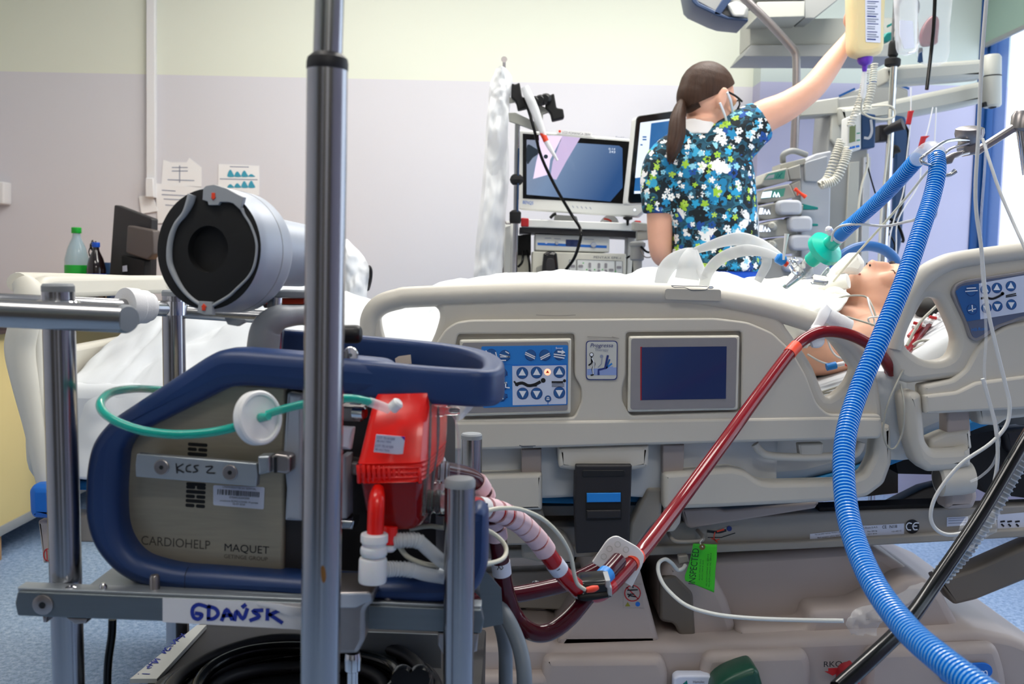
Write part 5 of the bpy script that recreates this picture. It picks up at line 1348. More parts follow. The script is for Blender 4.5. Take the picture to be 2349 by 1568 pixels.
# carrier arm under the head rail
slab('carrier_arm', PL(YHd + .0), [(2076, 912), (2084, 900), (2106, 897), (2118, 906), (2122, 950), (2126, 1010), (2140, 1032), (2200, 1030), (2230, 1022), (2232, 1072), (2180, 1082), (2130, 1084), (2104, 1062), (2088, 1010)], 0.07, 'rail_beige', bed, r=9, bevel=0.016)
slab('carrier_plate', PL(YHd + .03), [(2172, 944), (2224, 938), (2228, 1000), (2172, 1010)], 0.04, 'base_beige', bed, bevel=0.004)
slab('carrier_plate', PL(YHd + .025), [(2134, 1008), (2170, 992), (2226, 984), (2232, 1030), (2130, 1036)], 0.05, 'rail_beige', bed, r=6, bevel=0.008)
slab('carrier_plate', PL(YHd + .02), [(2240, 932), (2349, 922), (2420, 915), (2420, 950), (2310, 962), (2290, 976), (2248, 974)], 0.05, 'rail_beige', bed, r=8, bevel=0.008)
o0, o1 = P(2150, 1100, YHd + .03), P(2226, 1094, YHd + .03)
lathe('hinge_drum', [(0.028, 0), (0.034, .003), (0.034, .05), (0.032, (o1 - o0).length)], o0, o1 - o0, 'rail_beige', bed, 28)
lathe('hinge_drum', [(0.0, 0), (0.024, .0005), (0.024, .001)], o0 - (o1 - o0).normalized() * .001, o1 - o0, 'strut_dark', bed, 24)
slab('hinge_foot', PL(YHd + .05), [(2172, 1124), (2236, 1106), (2246, 1140), (2234, 1168), (2172, 1170)], 0.06, 'base_beige', bed, r=10, bevel=0.012)

# --- footboard, seen edge on at the left
XF = P(66, 760, 2.06).x
def FB(y, z): return Vector((XF, y, z))
zt = P(60, 632, 2.06).z
zb_ = P(110, 1115, 2.06).z
fb_mat = Matrix(((0, 0, 1, XF + .02), (1, 0, 0, 0), (0, 1, 0, 0), (0, 0, 0, 1)))
ft = prism('footboard', [rounded([(2.06, zt), (2.98, zt - .01), (2.98, zb_), (2.06, zb_)], .08, 5), rounded([(2.13, zt - .05), (2.91, zt - .06), (2.91, zt - .16), (2.13, zt - .16)], .04, 4)], 0.035, 'beige_light', bed, fb_mat, 0.012)
tube('end_post', [(52, 646, 2.07), (66, 676, 2.06), (56, 740, 2.05), (46, 800, 2.05), (58, 880, 2.05), (78, 980, 2.05), (98, 1080, 2.05), (108, 1118, 2.05)], [0.022, 0.030, 0.030, 0.030, 0.026, 0.020, 0.018, 0.018], 'beige_light', ft, 6, 16)
tube('top_tube', [(40, 648, 2.07), (60, 646, 2.14), (180, 646, 2.5), (330, 650, 2.75), (420, 655, 2.95)], 0.021, 'beige_light', ft, 6, 14)
slab('corner_bumper', PL(2.0), [(62, 1124), (72, 1112), (140, 1112), (140, 1194), (72, 1190), (64, 1176)], 0.1, 'blue_plastic', bed, r=10, bevel=0.016)
slab('corner_leg', PL(2.03), [(86, 1194), (150, 1194), (150, 1290), (98, 1292)], 0.06, 'base_beige', bed, r=4, bevel=0.006)
strokes('pinch_ring', PL(2.03), [[(110 + 10 * math.cos(t * .5), 1272 + 14 * math.sin(t * .5)) for t in range(13)], [(107, 1262), (108, 1282)]], 2.4, 'ink_red', bed, 0.001, 1)
slab('foot_frame', PL(2.08), [(110, 1180), (700, 1200), (1100, 1215), (1100, 1275), (700, 1262), (110, 1240)], 0.06, 'frame_grey', bed, bevel=0.004)
# ------------------------------------------------------------------ mattress and bedding
YMt = 2.1
mt = thing('mattress', 'white sheeted mattress with raised head section and blue underside', 'mattress', (0.15, 2.52, 0.7))
prof = [(116, 880), (700, 890), (1300, 904), (1750, 904), (1900, 892), (2050, 842), (2180, 768), (2420, 640), (2420, 905), (2240, 965), (2080, 1030), (1960, 1080), (1850, 1108), (1560, 1132), (1300, 1142), (700, 1128), (116, 1108)]
slab('mattress_body', PL(YMt), prof, 0.86, 'sheet', mt, r=14, bevel=0.03)
low = [(116, 1100), (700, 1120), (1300, 1138), (1560, 1128), (1850, 1104), (1960, 1072), (2080, 1022), (2240, 958), (2420, 900), (2420, 925), (2240, 985), (2085, 1052), (1965, 1098), (1850, 1124), (1560, 1150), (1300, 1156), (700, 1142), (116, 1122)]
slab('blue_base', PL(YMt - .006), low, 0.87, 'pad_blue', mt, r=6, bevel=0.006)
pw = thing('pillow', 'white pillow under the patient head', 'pillow', P(2080, 770, 2.5))
c = P(2095, 745, 2.52)
rotp = Matrix.Rotation(RAD(-24), 3, 'Y')
V, Fc = ell_mesh(c, (0.19, 0.27, 0.062), rotp, 32, 16)
V = [v + Vector((0, 0, 0.01 * fbm(v.x * 9, v.y * 9))) for v in V]
obj('pillow_body', V, Fc, 'sheet', pw, 180)

# blanket: a cloth laid over the legs and hanging down the near side
def zy(px, py, Y): return P(px, py, Y).z
RIDGE = catmull([(100, 760), (200, 690), (300, 650), (480, 646), (700, 672), (850, 684), (1000, 658), (1150, 634), (1400, 634), (1500, 640), (1540, 630), (1720, 630), (1910, 655)], 8)
def ridge_y(px):
    for a, b in zip(RIDGE, RIDGE[1:]):
        if a[0] <= px <= b[0]: return a[1] + (b[1] - a[1]) * (px - a[0]) / max(b[0] - a[0], 1e-6)
    return RIDGE[-1][1]
def blanket():
    nx, nv = 190, 100
    V, Fc = [], []
    for i in range(nx + 1):
        s = i / nx
        for j in range(nv + 1):
            t = j / nv
            pe = 1786 + 120 * min(1, max(0, (t - .40) / .18))           # the right end runs slanting up over the chest
            px = 118 + (pe - 118) * s
            hem = 1092 if px < 800 else 1092 + min(1, (px - 800) / 300) * 46
            if px > 1560: hem -= (px - 1560) / 345 * 34
            x0 = P(px, 900, 2.08).x
            zhem, zedge = zy(px, hem, 2.065), zy(px, 890, 2.1)
            zr = zy(px, ridge_y(px), 2.62)
            lf = min(1, max(0, (900 - px) / 250))                        # loose part at the foot end
            if t < 0.30:                                   # hanging part
                k = t / 0.30
                y = 2.066 + 0.012 * k; z = zhem + (zedge - zhem) * k
                fold = (0.010 + .016 * lf) * math.sin(px * .019 + 2.6 * fbm(px * .004, 0, 1.0)) * (1 - .6 * k) + 0.02 * fbm(px * .006, k * 1.2, 2.0)
                y += fold * (1 if lf > 0 else .6)
                if px > 980: y = max(y, 2.058)
                y += .05 * k * k * lf
                z += .012 * lf * fbm(px * .008, 3.0, 1.0) * (1 - k)
            else:
                k = (t - 0.30) / 0.70
                y = 2.075 + .05 * lf * (1 - k) + 0.85 * k
                h = math.sin(math.pi * min(1, k / 0.62 * 0.5)) if k < 0.62 else math.cos((k - .62) / .38 * math.pi * .5) ** .6
                z = zedge + (zr - zedge) * h
                w = .35 + .65 * math.sin(math.pi * min(1, k * 1.15))
                z += w * (0.022 * fbm(px * .0045, k * 3.0, 5.0) + 0.010 * fbm(px * .012, k * 7, 8.0))
                # creases fanning out from the feet
                if lf:
                    g = px * .010 - k * 5.5 + 1.8 * fbm(px * .004, k * 2.2, 4)
                    c1 = abs(math.sin(g)); c2 = abs(math.sin(g * 1.7 + 2 * k))
                    z -= lf * w * (0.030 * (1 - c1) ** 3 + 0.014 * (1 - c2) ** 4)
            V.append(Vector((x0, y, z)))
    n = nv + 1
    for i in range(nx):
        for j in range(nv):
            Fc.append((i * n + j, (i + 1) * n + j, (i + 1) * n + j + 1, i * n + j + 1))
    o = obj('blanket', V, Fc, 'sheet', None, 180)
    md = o.modifiers.new('thickness', 'SOLIDIFY'); md.thickness = 0.006; md.offset = 1
    return o
tag(blanket(), 'white creased sheet covering the patient and hanging down the bed side', 'sheet')
# sheet end hanging between the two rails
sh2 = thing('draw_sheet', 'white sheet end hanging in the gap between the side rails', 'sheet', P(2060, 1040, 2.06))
crumple('sheet_cloth', PL(2.065), [(1990, 2070, 850), (2004, 2084, 900), (2010, 2092, 960), (2012, 2098, 1020), (2000, 2098, 1052)], 0.012, 14, 'sheet', sh2, 20, 24, 0.01)
# folded cream pad lying on the chest, its edge hanging over
pd = thing('absorbent_pad', 'cream folded absorbent pad spread over the patient chest', 'pad', P(1800, 680, 2.4))
def pad(rows, name, thick):
    V, Fc = [], []
    nu = 60
    q = catmull(rows, 6)
    # rows: (x0, y0, x1, y1, Y) near to far edges of the cloth
    for j, (x0, y0, x1, y1, Y) in enumerate(q):
        for i in range(nu + 1):
            t = i / nu
            p = P(x0 + (x1 - x0) * t, y0 + (y1 - y0) * t, Y)
            p.z += 0.007 * fbm(t * 9, j * .25, 3.1) + 0.006 * math.sin(t * 23 + j * .4) * (1 - j / len(q))
            V.append(p)
    n = nu + 1
    for j in range(len(q) - 1):
        for i in range(nu): Fc.append((j * n + i, j * n + i + 1, (j + 1) * n + i + 1, (j + 1) * n + i))
    o = obj(name, V, Fc, 'sheet_cream', pd, 180)
    md = o.modifiers.new('thickness', 'SOLIDIFY'); md.thickness = thick; md.offset = 0
    return o
pad([(1560, 684, 1890, 738, 2.20), (1540, 668, 1925, 706, 2.26), (1530, 652, 1940, 680, 2.34), (1525, 640, 1935, 655, 2.46), (1540, 636, 1900, 642, 2.60)], 'pad_cloth', 0.006)
pad([(1700, 700, 1880, 735, 2.19), (1720, 690, 1936, 700, 2.23), (1740, 672, 1944, 682, 2.30), (1760, 660, 1936, 664, 2.40)], 'pad_fold', 0.005)
tw2 = thing('rolled_gauze', 'rolled white gauze tucked beside the patient neck', 'gauze', P(1925, 660, 2.36))
tube('gauze_roll', [(1880, 660, 2.40), (1910, 652, 2.38), (1946, 644, 2.36)], [0.014, 0.020, 0.018], 'gauze', tw2, 5, 14)
tube('gauze_roll', [(1890, 682, 2.36), (1915, 672, 2.34), (1946, 684, 2.33)], [0.012, 0.016, 0.010], 'gauze', tw2, 5, 14)

# ------------------------------------------------------------------ the patient
pt = thing('person', 'bare-shouldered patient lying with eyes closed and white gauze over the mouth', 'person', P(1900, 820, 2.5))
C = P(2032, 694, 2.50)
kx = Vector((0.96, 0.06, 0.16)).normalized()          # towards the crown
fx = Vector((-0.18, -0.20, 0.96)); fx = (fx - kx * fx.dot(kx)).normalized()   # where the face looks
sx_ = kx.cross(fx)                                     # across the face
if sx_.y > 0: sx_ = -sx_                               # towards the viewer
def H(k, f, s): return C + kx * k + fx * f + sx_ * s
HR = Matrix((kx, sx_, fx)).transposed()
def he(k, f, s, a, b, c_, seg=20): return ell_mesh(H(k, f, s), (a, b, c_), HR, seg, 12)
bits = [he(.025, -.005, 0, .098, .078, .094), he(-.045, .03, 0, .070, .060, .066), he(-.085, .035, 0, .036, .040, .040), he(-.105, .052, 0, .018, .022, .018),
        he(-.012, .092, 0, .030, .011, .018), he(-.032, .104, 0, .013, .012, .012), he(-.036, .097, .011, .009, .007, .008), he(-.036, .097, -.011, .009, .007, .008),
        he(.035, .082, 0, .018, .048, .012), he(-.012, .070, .036, .026, .020, .020), he(-.012, .070, -.036, .026, .020, .020), he(.010, .079, .030, .012, .017, .010), he(.010, .079, -.030, .012, .017, .010),
        he(-.066, .083, 0, .010, .022, .009), he(-.078, .082, 0, .009, .019, .009), he(-.055, .0, .052, .05, .02, .045), he(-.055, .0, -.052, .05, .02, .045)]
bits += [he(.0, -.012, .079, .030, .008, .022), he(-.022, -.006, .077, .012, .008, .012)]       # ear
neck0 = H(-.05, -.03, 0); neck1 = P(1958, 762, 2.50)
bits += [limb([neck0, neck0.lerp(neck1, .5), neck1], [.062, .060, .072])]
def sec(px, py, Y, hw, hh, tiltx=0.12):
    c_ = P(px, py, Y)
    return (c_, Vector((0, hw, 0)), Vector((-tiltx * hh, 0, hh)))
bits += [rings([sec(2020, 762, 2.5, .12, .05), sec(1985, 768, 2.5, .185, .075), sec(1930, 782, 2.5, .20, .098), sec(1850, 800, 2.5, .20, .105), sec(1750, 815, 2.5, .18, .105), sec(1600, 815, 2.5, .165, .100), sec(1440, 815, 2.5, .175, .10), sec(1360, 815, 2.5, .16, .095)], 3)]
# near arm and far arm
shN = P(1985, 788, 2.33)
bits += [limb([P(2000, 770, 2.40), shN, P(1920, 806, 2.26), P(1840, 818, 2.25), P(1760, 832, 2.25)], [.06, .064, .054, .046, .042]), limb([P(1760, 832, 2.25), P(1680, 840, 2.27), P(1590, 838, 2.32)], [.042, .038, .028])]
bits += [limb([P(1985, 770, 2.62), P(1960, 790, 2.70), P(1840, 810, 2.75), P(1700, 825, 2.72), P(1560, 825, 2.68)], [.06, .062, .05, .042, .03])]
# hands resting on the hips (under the sheet)
for (hx, hy, hY) in ((1590, 838, 2.32), (1560, 825, 2.68)):
    w = P(hx, hy, hY)
    bits.append(ell_mesh(w + Vector((-.04, 0, 0)), (.05, .04, .014)))
    for q in range(4):
        o = (q - 1.5) * .018
        bits.append(limb([w + Vector((-.07, o, 0)), w + Vector((-.11, o * 1.1, -.004)), w + Vector((-.135 - .006 * (q in (1, 2)), o * 1.1, -.016))], [.010, .0095, .008], 3, 10))
    bits.append(limb([w + Vector((-.02, -.03, 0)), w + Vector((-.055, -.056, -.004)), w + Vector((-.08, -.056, -.012))], [.011, .010, .008], 3, 10))
# legs under the sheet
for s in (-1, 1):
    Yl = 2.5 + .10 * s
    bits.append(limb([P(1390, 815, Yl), P(1150, 800, Yl + .02 * s), P(900, 800, Yl + .02 * s), P(640, 830, Yl + .02 * s), P(470, 840, Yl + .02 * s)], [.088, .078, .056, .056, .036]))
    f0 = P(470, 840, Yl + .02 * s)
    bits.append(limb([f0 + Vector((0, 0, -.02)), f0 + Vector((-.04, .015 * s, .02)), f0 + Vector((-.09, .03 * s, .06))], [.04, .034, .024]))
body = fuse('body', bits, 0.0062, 'skin_patient', pt, 5)
# cropped hair: a shell around the back of the skull
hv, hf = ell_mesh(H(.038, -.016, 0), (.100, .083, .098), HR, 32, 20)
keep = lambda v: (v - C).dot(fx) < .052 + .25 * ((v - C).dot(kx) - .05) and (v - C).dot(kx) > -.035 - .3 * (v - C).dot(fx) * 0 or (v - C).dot(kx) > .075
idx = {}
nf = [f for f in hf if all(keep(hv[i]) for i in f)]
obj('hair', hv, nf, 'hair_dark', pt, 180)
# closed eyelids' lashes, brows
for s in (1, -1):
    a = [H(.004 + .003 * math.cos(t), .0885 - .004 * abs(t), (.030 + .014 * t) * s) for t in (-1, -.5, 0, .5, 1)]
    tube('eyelash', a, 0.0016, 'hair_dark', pt, 3, 6)
    a = [H(.034, .093 - .006 * abs(t), (.030 + .02 * t) * s) for t in (-1, -.5, 0, .5, 1)]
    tube('eyebrow', a, [.002, .0035, .004, .0035, .002], 'hair_dark', pt, 3, 6)
for s in (.0085, -.0085):
    v, f = ell_mesh(H(-.0415, .104, s), (.0022, .0035, .0035), HR, 10, 6); obj('nostril', v, f, 'ink_black', pt, 180)
tube('mouth_line', [H(-.072, .0885, s * .02) for s in (-1, -.4, 0, .4, 1)], [.002, .004, .0045, .004, .002], 'lips', pt, 3, 8)
# tattoo-like dark mark by the collarbone
# gauze over mouth
gz = thing('mouth_gauze', 'white gauze swab laid over the patient mouth', 'gauze', P(1950, 610, 2.45))
slab('gauze_pad', PL(2.40), [(1913, 632), (1922, 616), (1946, 594), (1962, 581), (1972, 580), (1982, 592), (1987, 604), (1982, 620), (1970, 630), (1952, 626), (1934, 628), (1918, 638)], 0.07, 'gauze', gz, bevel=0.014, cat=3)
tube('gauze_tail', [(1918, 630, 2.42), (1900, 640, 2.42), (1880, 650, 2.42)], [0.01, 0.008, 0.006], 'gauze', gz, 4, 10)

# ------------------------------------------------------------------ the nurse
YN = 3.35
nu = thing('person', 'nurse in floral scrub top and mask seen from behind, reaching up to a feed bottle', 'person', (P(1640, 600, YN).x, YN, 0))
HC = P(1626, 226, YN)
fdir = Vector((0.885, 0.43, -0.20)).normalized()           # where the face looks
sdir = Vector((0.43, -0.885, 0.0)).normalized()            # her right side, towards the viewer
udir = sdir.cross(fdir).normalized()
if udir.z < 0: udir = -udir
def N(f, s, u): return HC + fdir * f + sdir * s + udir * u
NR = Matrix((fdir, sdir, udir)).transposed()
def ne(f, s, u, a, b, c_): return ell_mesh(N(f, s, u), (a, b, c_), NR, 20, 12)
bits = [ne(-.01, 0, .015, .094, .074, .092), ne(.045, 0, -.045, .052, .056, .066), ne(.062, 0, -.095, .028, .034, .026), ne(.098, 0, -.022, .014, .010, .022), ne(.105, 0, -.036, .012, .012, .010), ne(.080, 0, .01, .014, .045, .02),
        ne(.025, 0, -.085, .05, .05, .03)]
bits += [ne(-.002, .076, -.010, .021, .010, .033), ne(.002, .082, .008, .018, .006, .018), ne(.0, .075, -.038, .010, .009, .013), ne(.0, -.074, -.012, .018, .009, .030)]
nb0, nb1 = N(-.015, 0, -.06), P(1606, 322, YN + .01)
bits += [limb([nb0, nb0.lerp(nb1, .5), nb1], [.052, .050, .062])]
# torso under the top
def ns(px, py, hw, hd, Y=YN, yaw=-.18):
    c_ = P(px, py, Y)
    return (c_, Vector((hw * math.cos(yaw), hw * math.sin(yaw), 0)), Vector((-hd * math.sin(yaw), hd * math.cos(yaw), 0)))
bits += [rings([ns(1606, 310, .06, .05), ns(1610, 335, .13, .085), ns(1616, 380, .145, .10), ns(1630, 460, .135, .105), ns(1640, 540, .125, .10), ns(1645, 610, .135, .105), ns(1645, 690, .165, .12), ns(1645, 760, .16, .12)], 3)]
# left arm, bent forward
bits += [limb([P(1560, 352, YN), P(1524, 400, YN), P(1516, 460, YN), P(1514, 530, YN + .01), P(1516, 575, YN + .02), P(1524, 592, YN + .05)], [.06, .056, .048, .043, .039, .036]),
         limb([P(1520, 584, YN + .04), P(1536, 590, YN + .12), P(1556, 600, YN + .24)], [.038, .036, .026])]
# right arm, raised to the bottle
wr = P(1950, 86, YN + .09)
arm = [P(1680, 330, YN), P(1716, 296, YN), P(1752, 268, YN), P(1800, 246, YN), P(1846, 216, YN), P(1872, 192, YN + .01), P(1905, 148, YN + .04), P(1934, 108, YN + .07), wr]
bits += [limb(arm, [.066, .062, .056, .050, .043, .041, .037, .029, .025])]
# hands: left near the waist, right gripping the bottle
def hand(w, d, pn, curl, side):
    "w wrist, d towards the fingers, pn out of the back of the hand"
    d = d.normalized(); pn = (pn - d * pn.dot(d)).normalized(); a = d.cross(pn) * side
    out = [ell_mesh(w + d * .045, (.05, .038, .016), Matrix((d, a, pn)).transposed())]
    for q, L in enumerate((.070, .078, .073, .058)):
        b = w + d * .075 + a * ((1.5 - q) * .018)
        p1 = b + d * L * .42 - pn * curl * .012
        p2 = p1 + d * L * .34 * (1 - curl * .5) - pn * (.008 + curl * .024)
        p3 = p2 + d * L * .26 * (1 - curl * 1.2) - pn * (.008 + curl * .022)
        out.append(limb([b - d * .02, b, p1, p2, p3], [.009, .0098, .0092, .0086, .0072], 3, 10))
    b = w + d * .025 + a * .032
    out.append(limb([b - a * .014, b + a * .012 + d * .015, b + a * .022 + d * .042 - pn * .012 * curl, b + a * .020 + d * .064 - pn * .03 * curl], [.012, .0115, .010, .008], 3, 10))
    return out
bits += hand(P(1556, 600, YN + .24), Vector((.3, .8, -.1)), Vector((0, -.3, .9)), .5, -1)
bits += hand(wr, P(1976, 40, YN + .07) - wr, Vector((-.2, .9, .2)), .5, 1)
# legs
for s, x in ((-1, 1612), (1, 1680)):
    hp_ = P(x, 740, YN); fx0 = hp_.x
    bits.append(limb([hp_, Vector((fx0, YN, .62)), Vector((fx0, YN - .01, .46)), Vector((fx0, YN + .02, .28)), Vector((fx0, YN + .02, .06))], [.085, .07, .055, .052, .036]))
    bits.append(limb([Vector((fx0, YN + .0, .05)), Vector((fx0 + .06, YN + .08, .04)), Vector((fx0 + .1, YN + .15, .03))], [.036, .036, .026]))
fuse('body', bits, 0.0062, 'skin', nu, 4)
# scrub top: body and two short sleeves grown together
TB = [rings([ns(1604, 300, .062, .05), ns(1606, 318, .10, .07), ns(1608, 338, .150, .098), ns(1612, 380, .165, .118), ns(1624, 440, .158, .124), ns(1634, 500, .148, .118), ns(1640, 550, .142, .114), ns(1640, 590, .150, .120), ns(1638, 622, .160, .126)], 4, 32),
      limb([P(1590, 338, YN), P(1534, 372, YN), P(1518, 410, YN), P(1514, 450, YN), P(1513, 490, YN)], [.085, .078, .072, .064, .058], 4, 20),
      limb([P(1640, 352, YN), P(1688, 318, YN), P(1716, 296, YN), P(1747, 276, YN)], [.10, .088, .078, .070], 4, 20)]
fuse('scrub_top', TB, 0.008, 'floral_print', nu, 5)
# openings' trims: neck, sleeve ends
v, f = sweep([P(1576 + 60 * t / 8, 302 - 10 * math.sin(math.pi * t / 8) + 2 * t / 8, YN - .03 + .0 * t) for t in range(9)], [.008] * 9, 8)
nk = fuse('undershirt', [rings([ns(1602, 276, .060, .056, YN + .0), ns(1603, 292, .066, .060), ns(1604, 312, .085, .07)], 3, 24)], 0.006, 'shirt_white', nu, 3)
# apron strip at her right side
slab('apron_edge', PL(YN + .06), [(1722, 400), (1736, 440), (1742, 520), (1742, 600), (1738, 640), (1720, 640), (1726, 520)], 0.004, 'frosted_film', nu)
# trousers
TR = [rings([ns(1640, 612, .142, .112), ns(1643, 650, .162, .126), ns(1645, 700, .178, .135), ns(1645, 760, .175, .135)], 3, 28)]
for x in (1612, 1680):
    hp_ = P(x, 740, YN)
    TR.append(limb([hp_, Vector((hp_.x, YN, .62)), Vector((hp_.x, YN, .4)), Vector((hp_.x, YN + .02, .12)), Vector((hp_.x, YN + .02, .08))], [.098, .084, .07, .066, .066], 4, 18))
fuse('trousers', TR, 0.01, 'trouser_blue', nu, 4)
for x in (1612, 1680):
    hx = P(x, 740, YN).x
    v, f = ell_mesh((hx + .05, YN + .07, .035), (.055, .14, .035), Matrix.Rotation(RAD(-33), 3, 'Z')); obj('clog', v, f, 'white_plastic', nu, 180)
# waistband skin gap is left to the body below the hem
# hair
hm = fuse('hair', [ne(-.012, 0, .018, .102, .080, .101), ne(-.05, 0, -.005, .066, .066, .080)], 0.005, 'hair_brown', nu, 2)
bm = bmesh.new(); bm.from_mesh(hm.data)
cut = (udir - fdir * .80).normalized()
r_ = bmesh.ops.bisect_plane(bm, geom=bm.verts[:] + bm.edges[:] + bm.faces[:], plane_co=N(0, 0, .016), plane_no=cut, clear_inner=True)
bmesh.ops.holes_fill(bm, edges=[e for e in bm.edges if e.is_boundary])
bm.to_mesh(hm.data); bm.free()
hm.data.polygons.foreach_set('use_smooth', [True] * len(hm.data.polygons))
tube('nape_hair', [N(-.06, .035, -.03), N(-.075, 0, -.045), N(-.06, -.035, -.03)], [.022, .026, .022], 'hair_brown', nu, 4, 12)
random.seed(21)
for q in range(9):
    ox_, oy_ = random.uniform(-9, 9), random.uniform(-.022, .022)
    e_ = random.uniform(-8, 10)
    tube('ponytail', [(1568, 228, YN - .04), (1560 + ox_ * .5, 246, YN - .065 + oy_ * .5), (1553 + ox_, 276, YN - .09 + oy_), (1550 + ox_ * 1.2, 312, YN - .11 + oy_), (1543 + ox_, 345, YN - .12 + oy_), (1536 + ox_ * .6, 368 + e_, YN - .12)], [.010, .014, .016, .016, .012, .002], 'hair_brown', nu, 6, 10)
lathe('hair_tie', [(.012, -.006), (.02, -.005), (.022, 0), (.02, .005), (.012, .006)], P(1567, 228, YN - .035), (-.8, -.2, -.6), 'black_matte', nu, 18)
# mask with loops, glasses
mb = [ne(.072, 0, -.062, .042, .056, .050), ne(.092, 0, -.05, .030, .034, .030)]
fuse('face_mask', mb, 0.006, 'mask_white', nu, 3)
for s in (1, -1):
    tube('ear_loop', [N(.068, .052 * s, -.036), N(.030, .080 * s, -.010), N(.004, .088 * s, .010)], 0.0045, 'mask_white', nu, 4, 8)
    tube('ear_loop', [N(.060, .054 * s, -.088), N(.020, .080 * s, -.062), N(-.014, .086 * s, -.03)], 0.004, 'mask_white', nu, 4, 8)
    tube('glasses_temple', [N(.004, .080 * s, .016), N(.05, .076 * s, .012), N(.088, .062 * s, .008)], 0.0035, 'black_matte', nu, 4, 8)
    tube('glasses_rim', [N(.094 - .012 * (math.cos(t * .8) > .5), (.033 + .028 * math.cos(t * .8)) * s, -.004 + .022 * math.sin(t * .8)) for t in range(8)], 0.0028, 'black_matte', nu, 4, 8, closed=True)
tube('glasses_bridge', [N(.098, -.006, .004), N(.102, 0, .008), N(.098, .006, .004)], 0.0026, 'black_matte', nu, 3, 6)
# ------------------------------------------------------------------ equipment cart
YCf = 1.02
cart = thing('equipment_cart', 'stainless tube equipment cart carrying the heart-lung console', 'cart', (-0.25, 1.2, 0))
def post(name, top, bot, r, cap, floor=True, cap_m='cap_grey'):
    a, b = P(*top), P(*bot)
    d = (a - b)
    if floor:
        b = a - d * (a.z / d.z) + Vector((0, 0, .05))
    o = tube(name, [a, b], r, 'steel', cart, 1, 28)
    lathe('post_cap', [(r * 1.01, -.004), (r * 1.01, .002), (r * .9, .0045), (r * .3, .005)], a, (a - b), cap_m, o, 28)
    return o
post('corner_post', (133, 660, 1.06), (157, 1568, 1.06), 0.0165, 1)
post('corner_post', (398, 672, 1.46), (402, 1000, 1.46), 0.0165, 1)
post('corner_post', (1055, 1106, 0.985), (1051, 1568, 0.985), 0.0155, 1)
post('corner_post', (1082, 1000, 1.55), (1080, 1200, 1.55), 0.0165, 1)
lathe('post_collar', [(.0175, -.010), (.022, -.010), (.022, .010), (.0175, .010)], P(398, 706, 1.46), (0, 0, 1), 'chrome', cart, 28)
# push handle: near tube with grey end cap, far tube
h1 = tube('push_handle', [(-120, 708, 1.02), (0, 718, 1.02), (286, 731, 1.02)], 0.0146, 'steel_h', cart, 1, 28)
lathe('handle_cap', [(.0148, -.012), (.0148, .002), (.013, .006), (.004, .0065)], P(286, 731, 1.02), P(300, 731.7, 1.02) - P(286, 731, 1.02) + Vector((0, -.004, 0)), 'cap_grey', h1, 28)
tube('push_handle', [(-60, 690, 1.25), (170, 700, 1.30), (398, 708, 1.46)], 0.0115, 'steel_h', cart, 1, 20)
tube('push_handle', [(398, 712, 1.46), (540, 722, 1.48), (700, 730, 1.50)], 0.0105, 'steel_h', cart, 1, 20)
lathe('weld_ring', [(.017, -.002), (.024, -.002), (.021, .002), (.017, .003)], P(133, 693, 1.06), (0, 0, 1), 'chrome', cart, 28)
# white tape on the far handle
tp = thing('tape_winding', 'white tape wound around the far push handle of the cart', 'tape', P(310, 700, 1.40))
a_, b_ = P(286, 702, 1.375), P(344, 704, 1.41)
L_ = (b_ - a_).length
lathe('tape_turns', [(.0125, 0), (.0255, 0), (.026, .002), (.0255, L_ * .45), (.0235, L_ * .5), (.0235, L_ * .8), (.021, L_ * .84), (.020, L_), (.0125, L_)], a_, b_ - a_, 'bandage', tp, 28)
# front instrument rail with socket screws
fr = slab('front_rail', PL(YCf), [(40, 1356), (1104, 1398), (1110, 1425), (1104, 1452), (40, 1412), (34, 1384)], 0.012, 'alu_dark', cart, r=5, bevel=0.0015)
slab('rail_lip', PL(YCf + .004), [(40, 1347), (1104, 1389), (1104, 1399), (40, 1357)], 0.02, 'alu', fr, bevel=0.0012)
for x, y in ((99, 1386), (1041, 1425)):
    lathe('socket_screw', [(.0108, 0), (.0108, .0015), (.0096, .0022), (.0036, .0022), (.0034, .0008)], P(x, y, YCf), (0, -1, 0), 'cast_metal', fr, 24)
    lathe('screw_socket', [(.0034, .0), (.0034, .0024)], P(x, y, YCf), (0, -1, 0), 'ink_black', fr, 6)
for x, y in ((163, 1350), (1046, 1396)): lathe('weld_bead', [(.008, -.002), (.006, .002), (.002, .004)], P(x, y, YCf + .012), (0, 0, 1), 'chrome', fr, 14)
# tape with the handwritten town
slab('tape_label', PL(YCf - .0006), [(373, 1371), (690, 1384), (700, 1444), (373, 1426)], 0.0006, 'tape_white', fr)
strokes('handwriting', PL(YCf - .0006), [
    [(474, 1391), (456, 1386), (444, 1392), (441, 1404), (445, 1416), (456, 1419), (463, 1409), (450, 1406)],
    [(479, 1391), (478, 1417)], [(479, 1390), (495, 1396), (500, 1408), (490, 1418), (477, 1419)],
    [(509, 1421), (520, 1397), (532, 1419)], [(512, 1412), (531, 1410)],
    [(538, 1421), (543, 1401), (557, 1419), (567, 1397)], [(557, 1391), (562, 1387)],
    [(601, 1399), (580, 1401), (595, 1413), (575, 1422)], [(614, 1398), (613, 1420)], [(646, 1397), (619, 1409)], [(619, 1409), (646, 1427)]], 9, 'pen_blue', fr, 0.0006)
tube('tape_tail', [(590, 1384, YCf - .003), (630, 1390, YCf - .005), (664, 1400, YCf - .006), (700, 1404, YCf - .004)], [.001, .003, .005, .005], 'tape_white', fr, 5, sec=rrect(1, .12), up=Vector((0, -1, 0)))
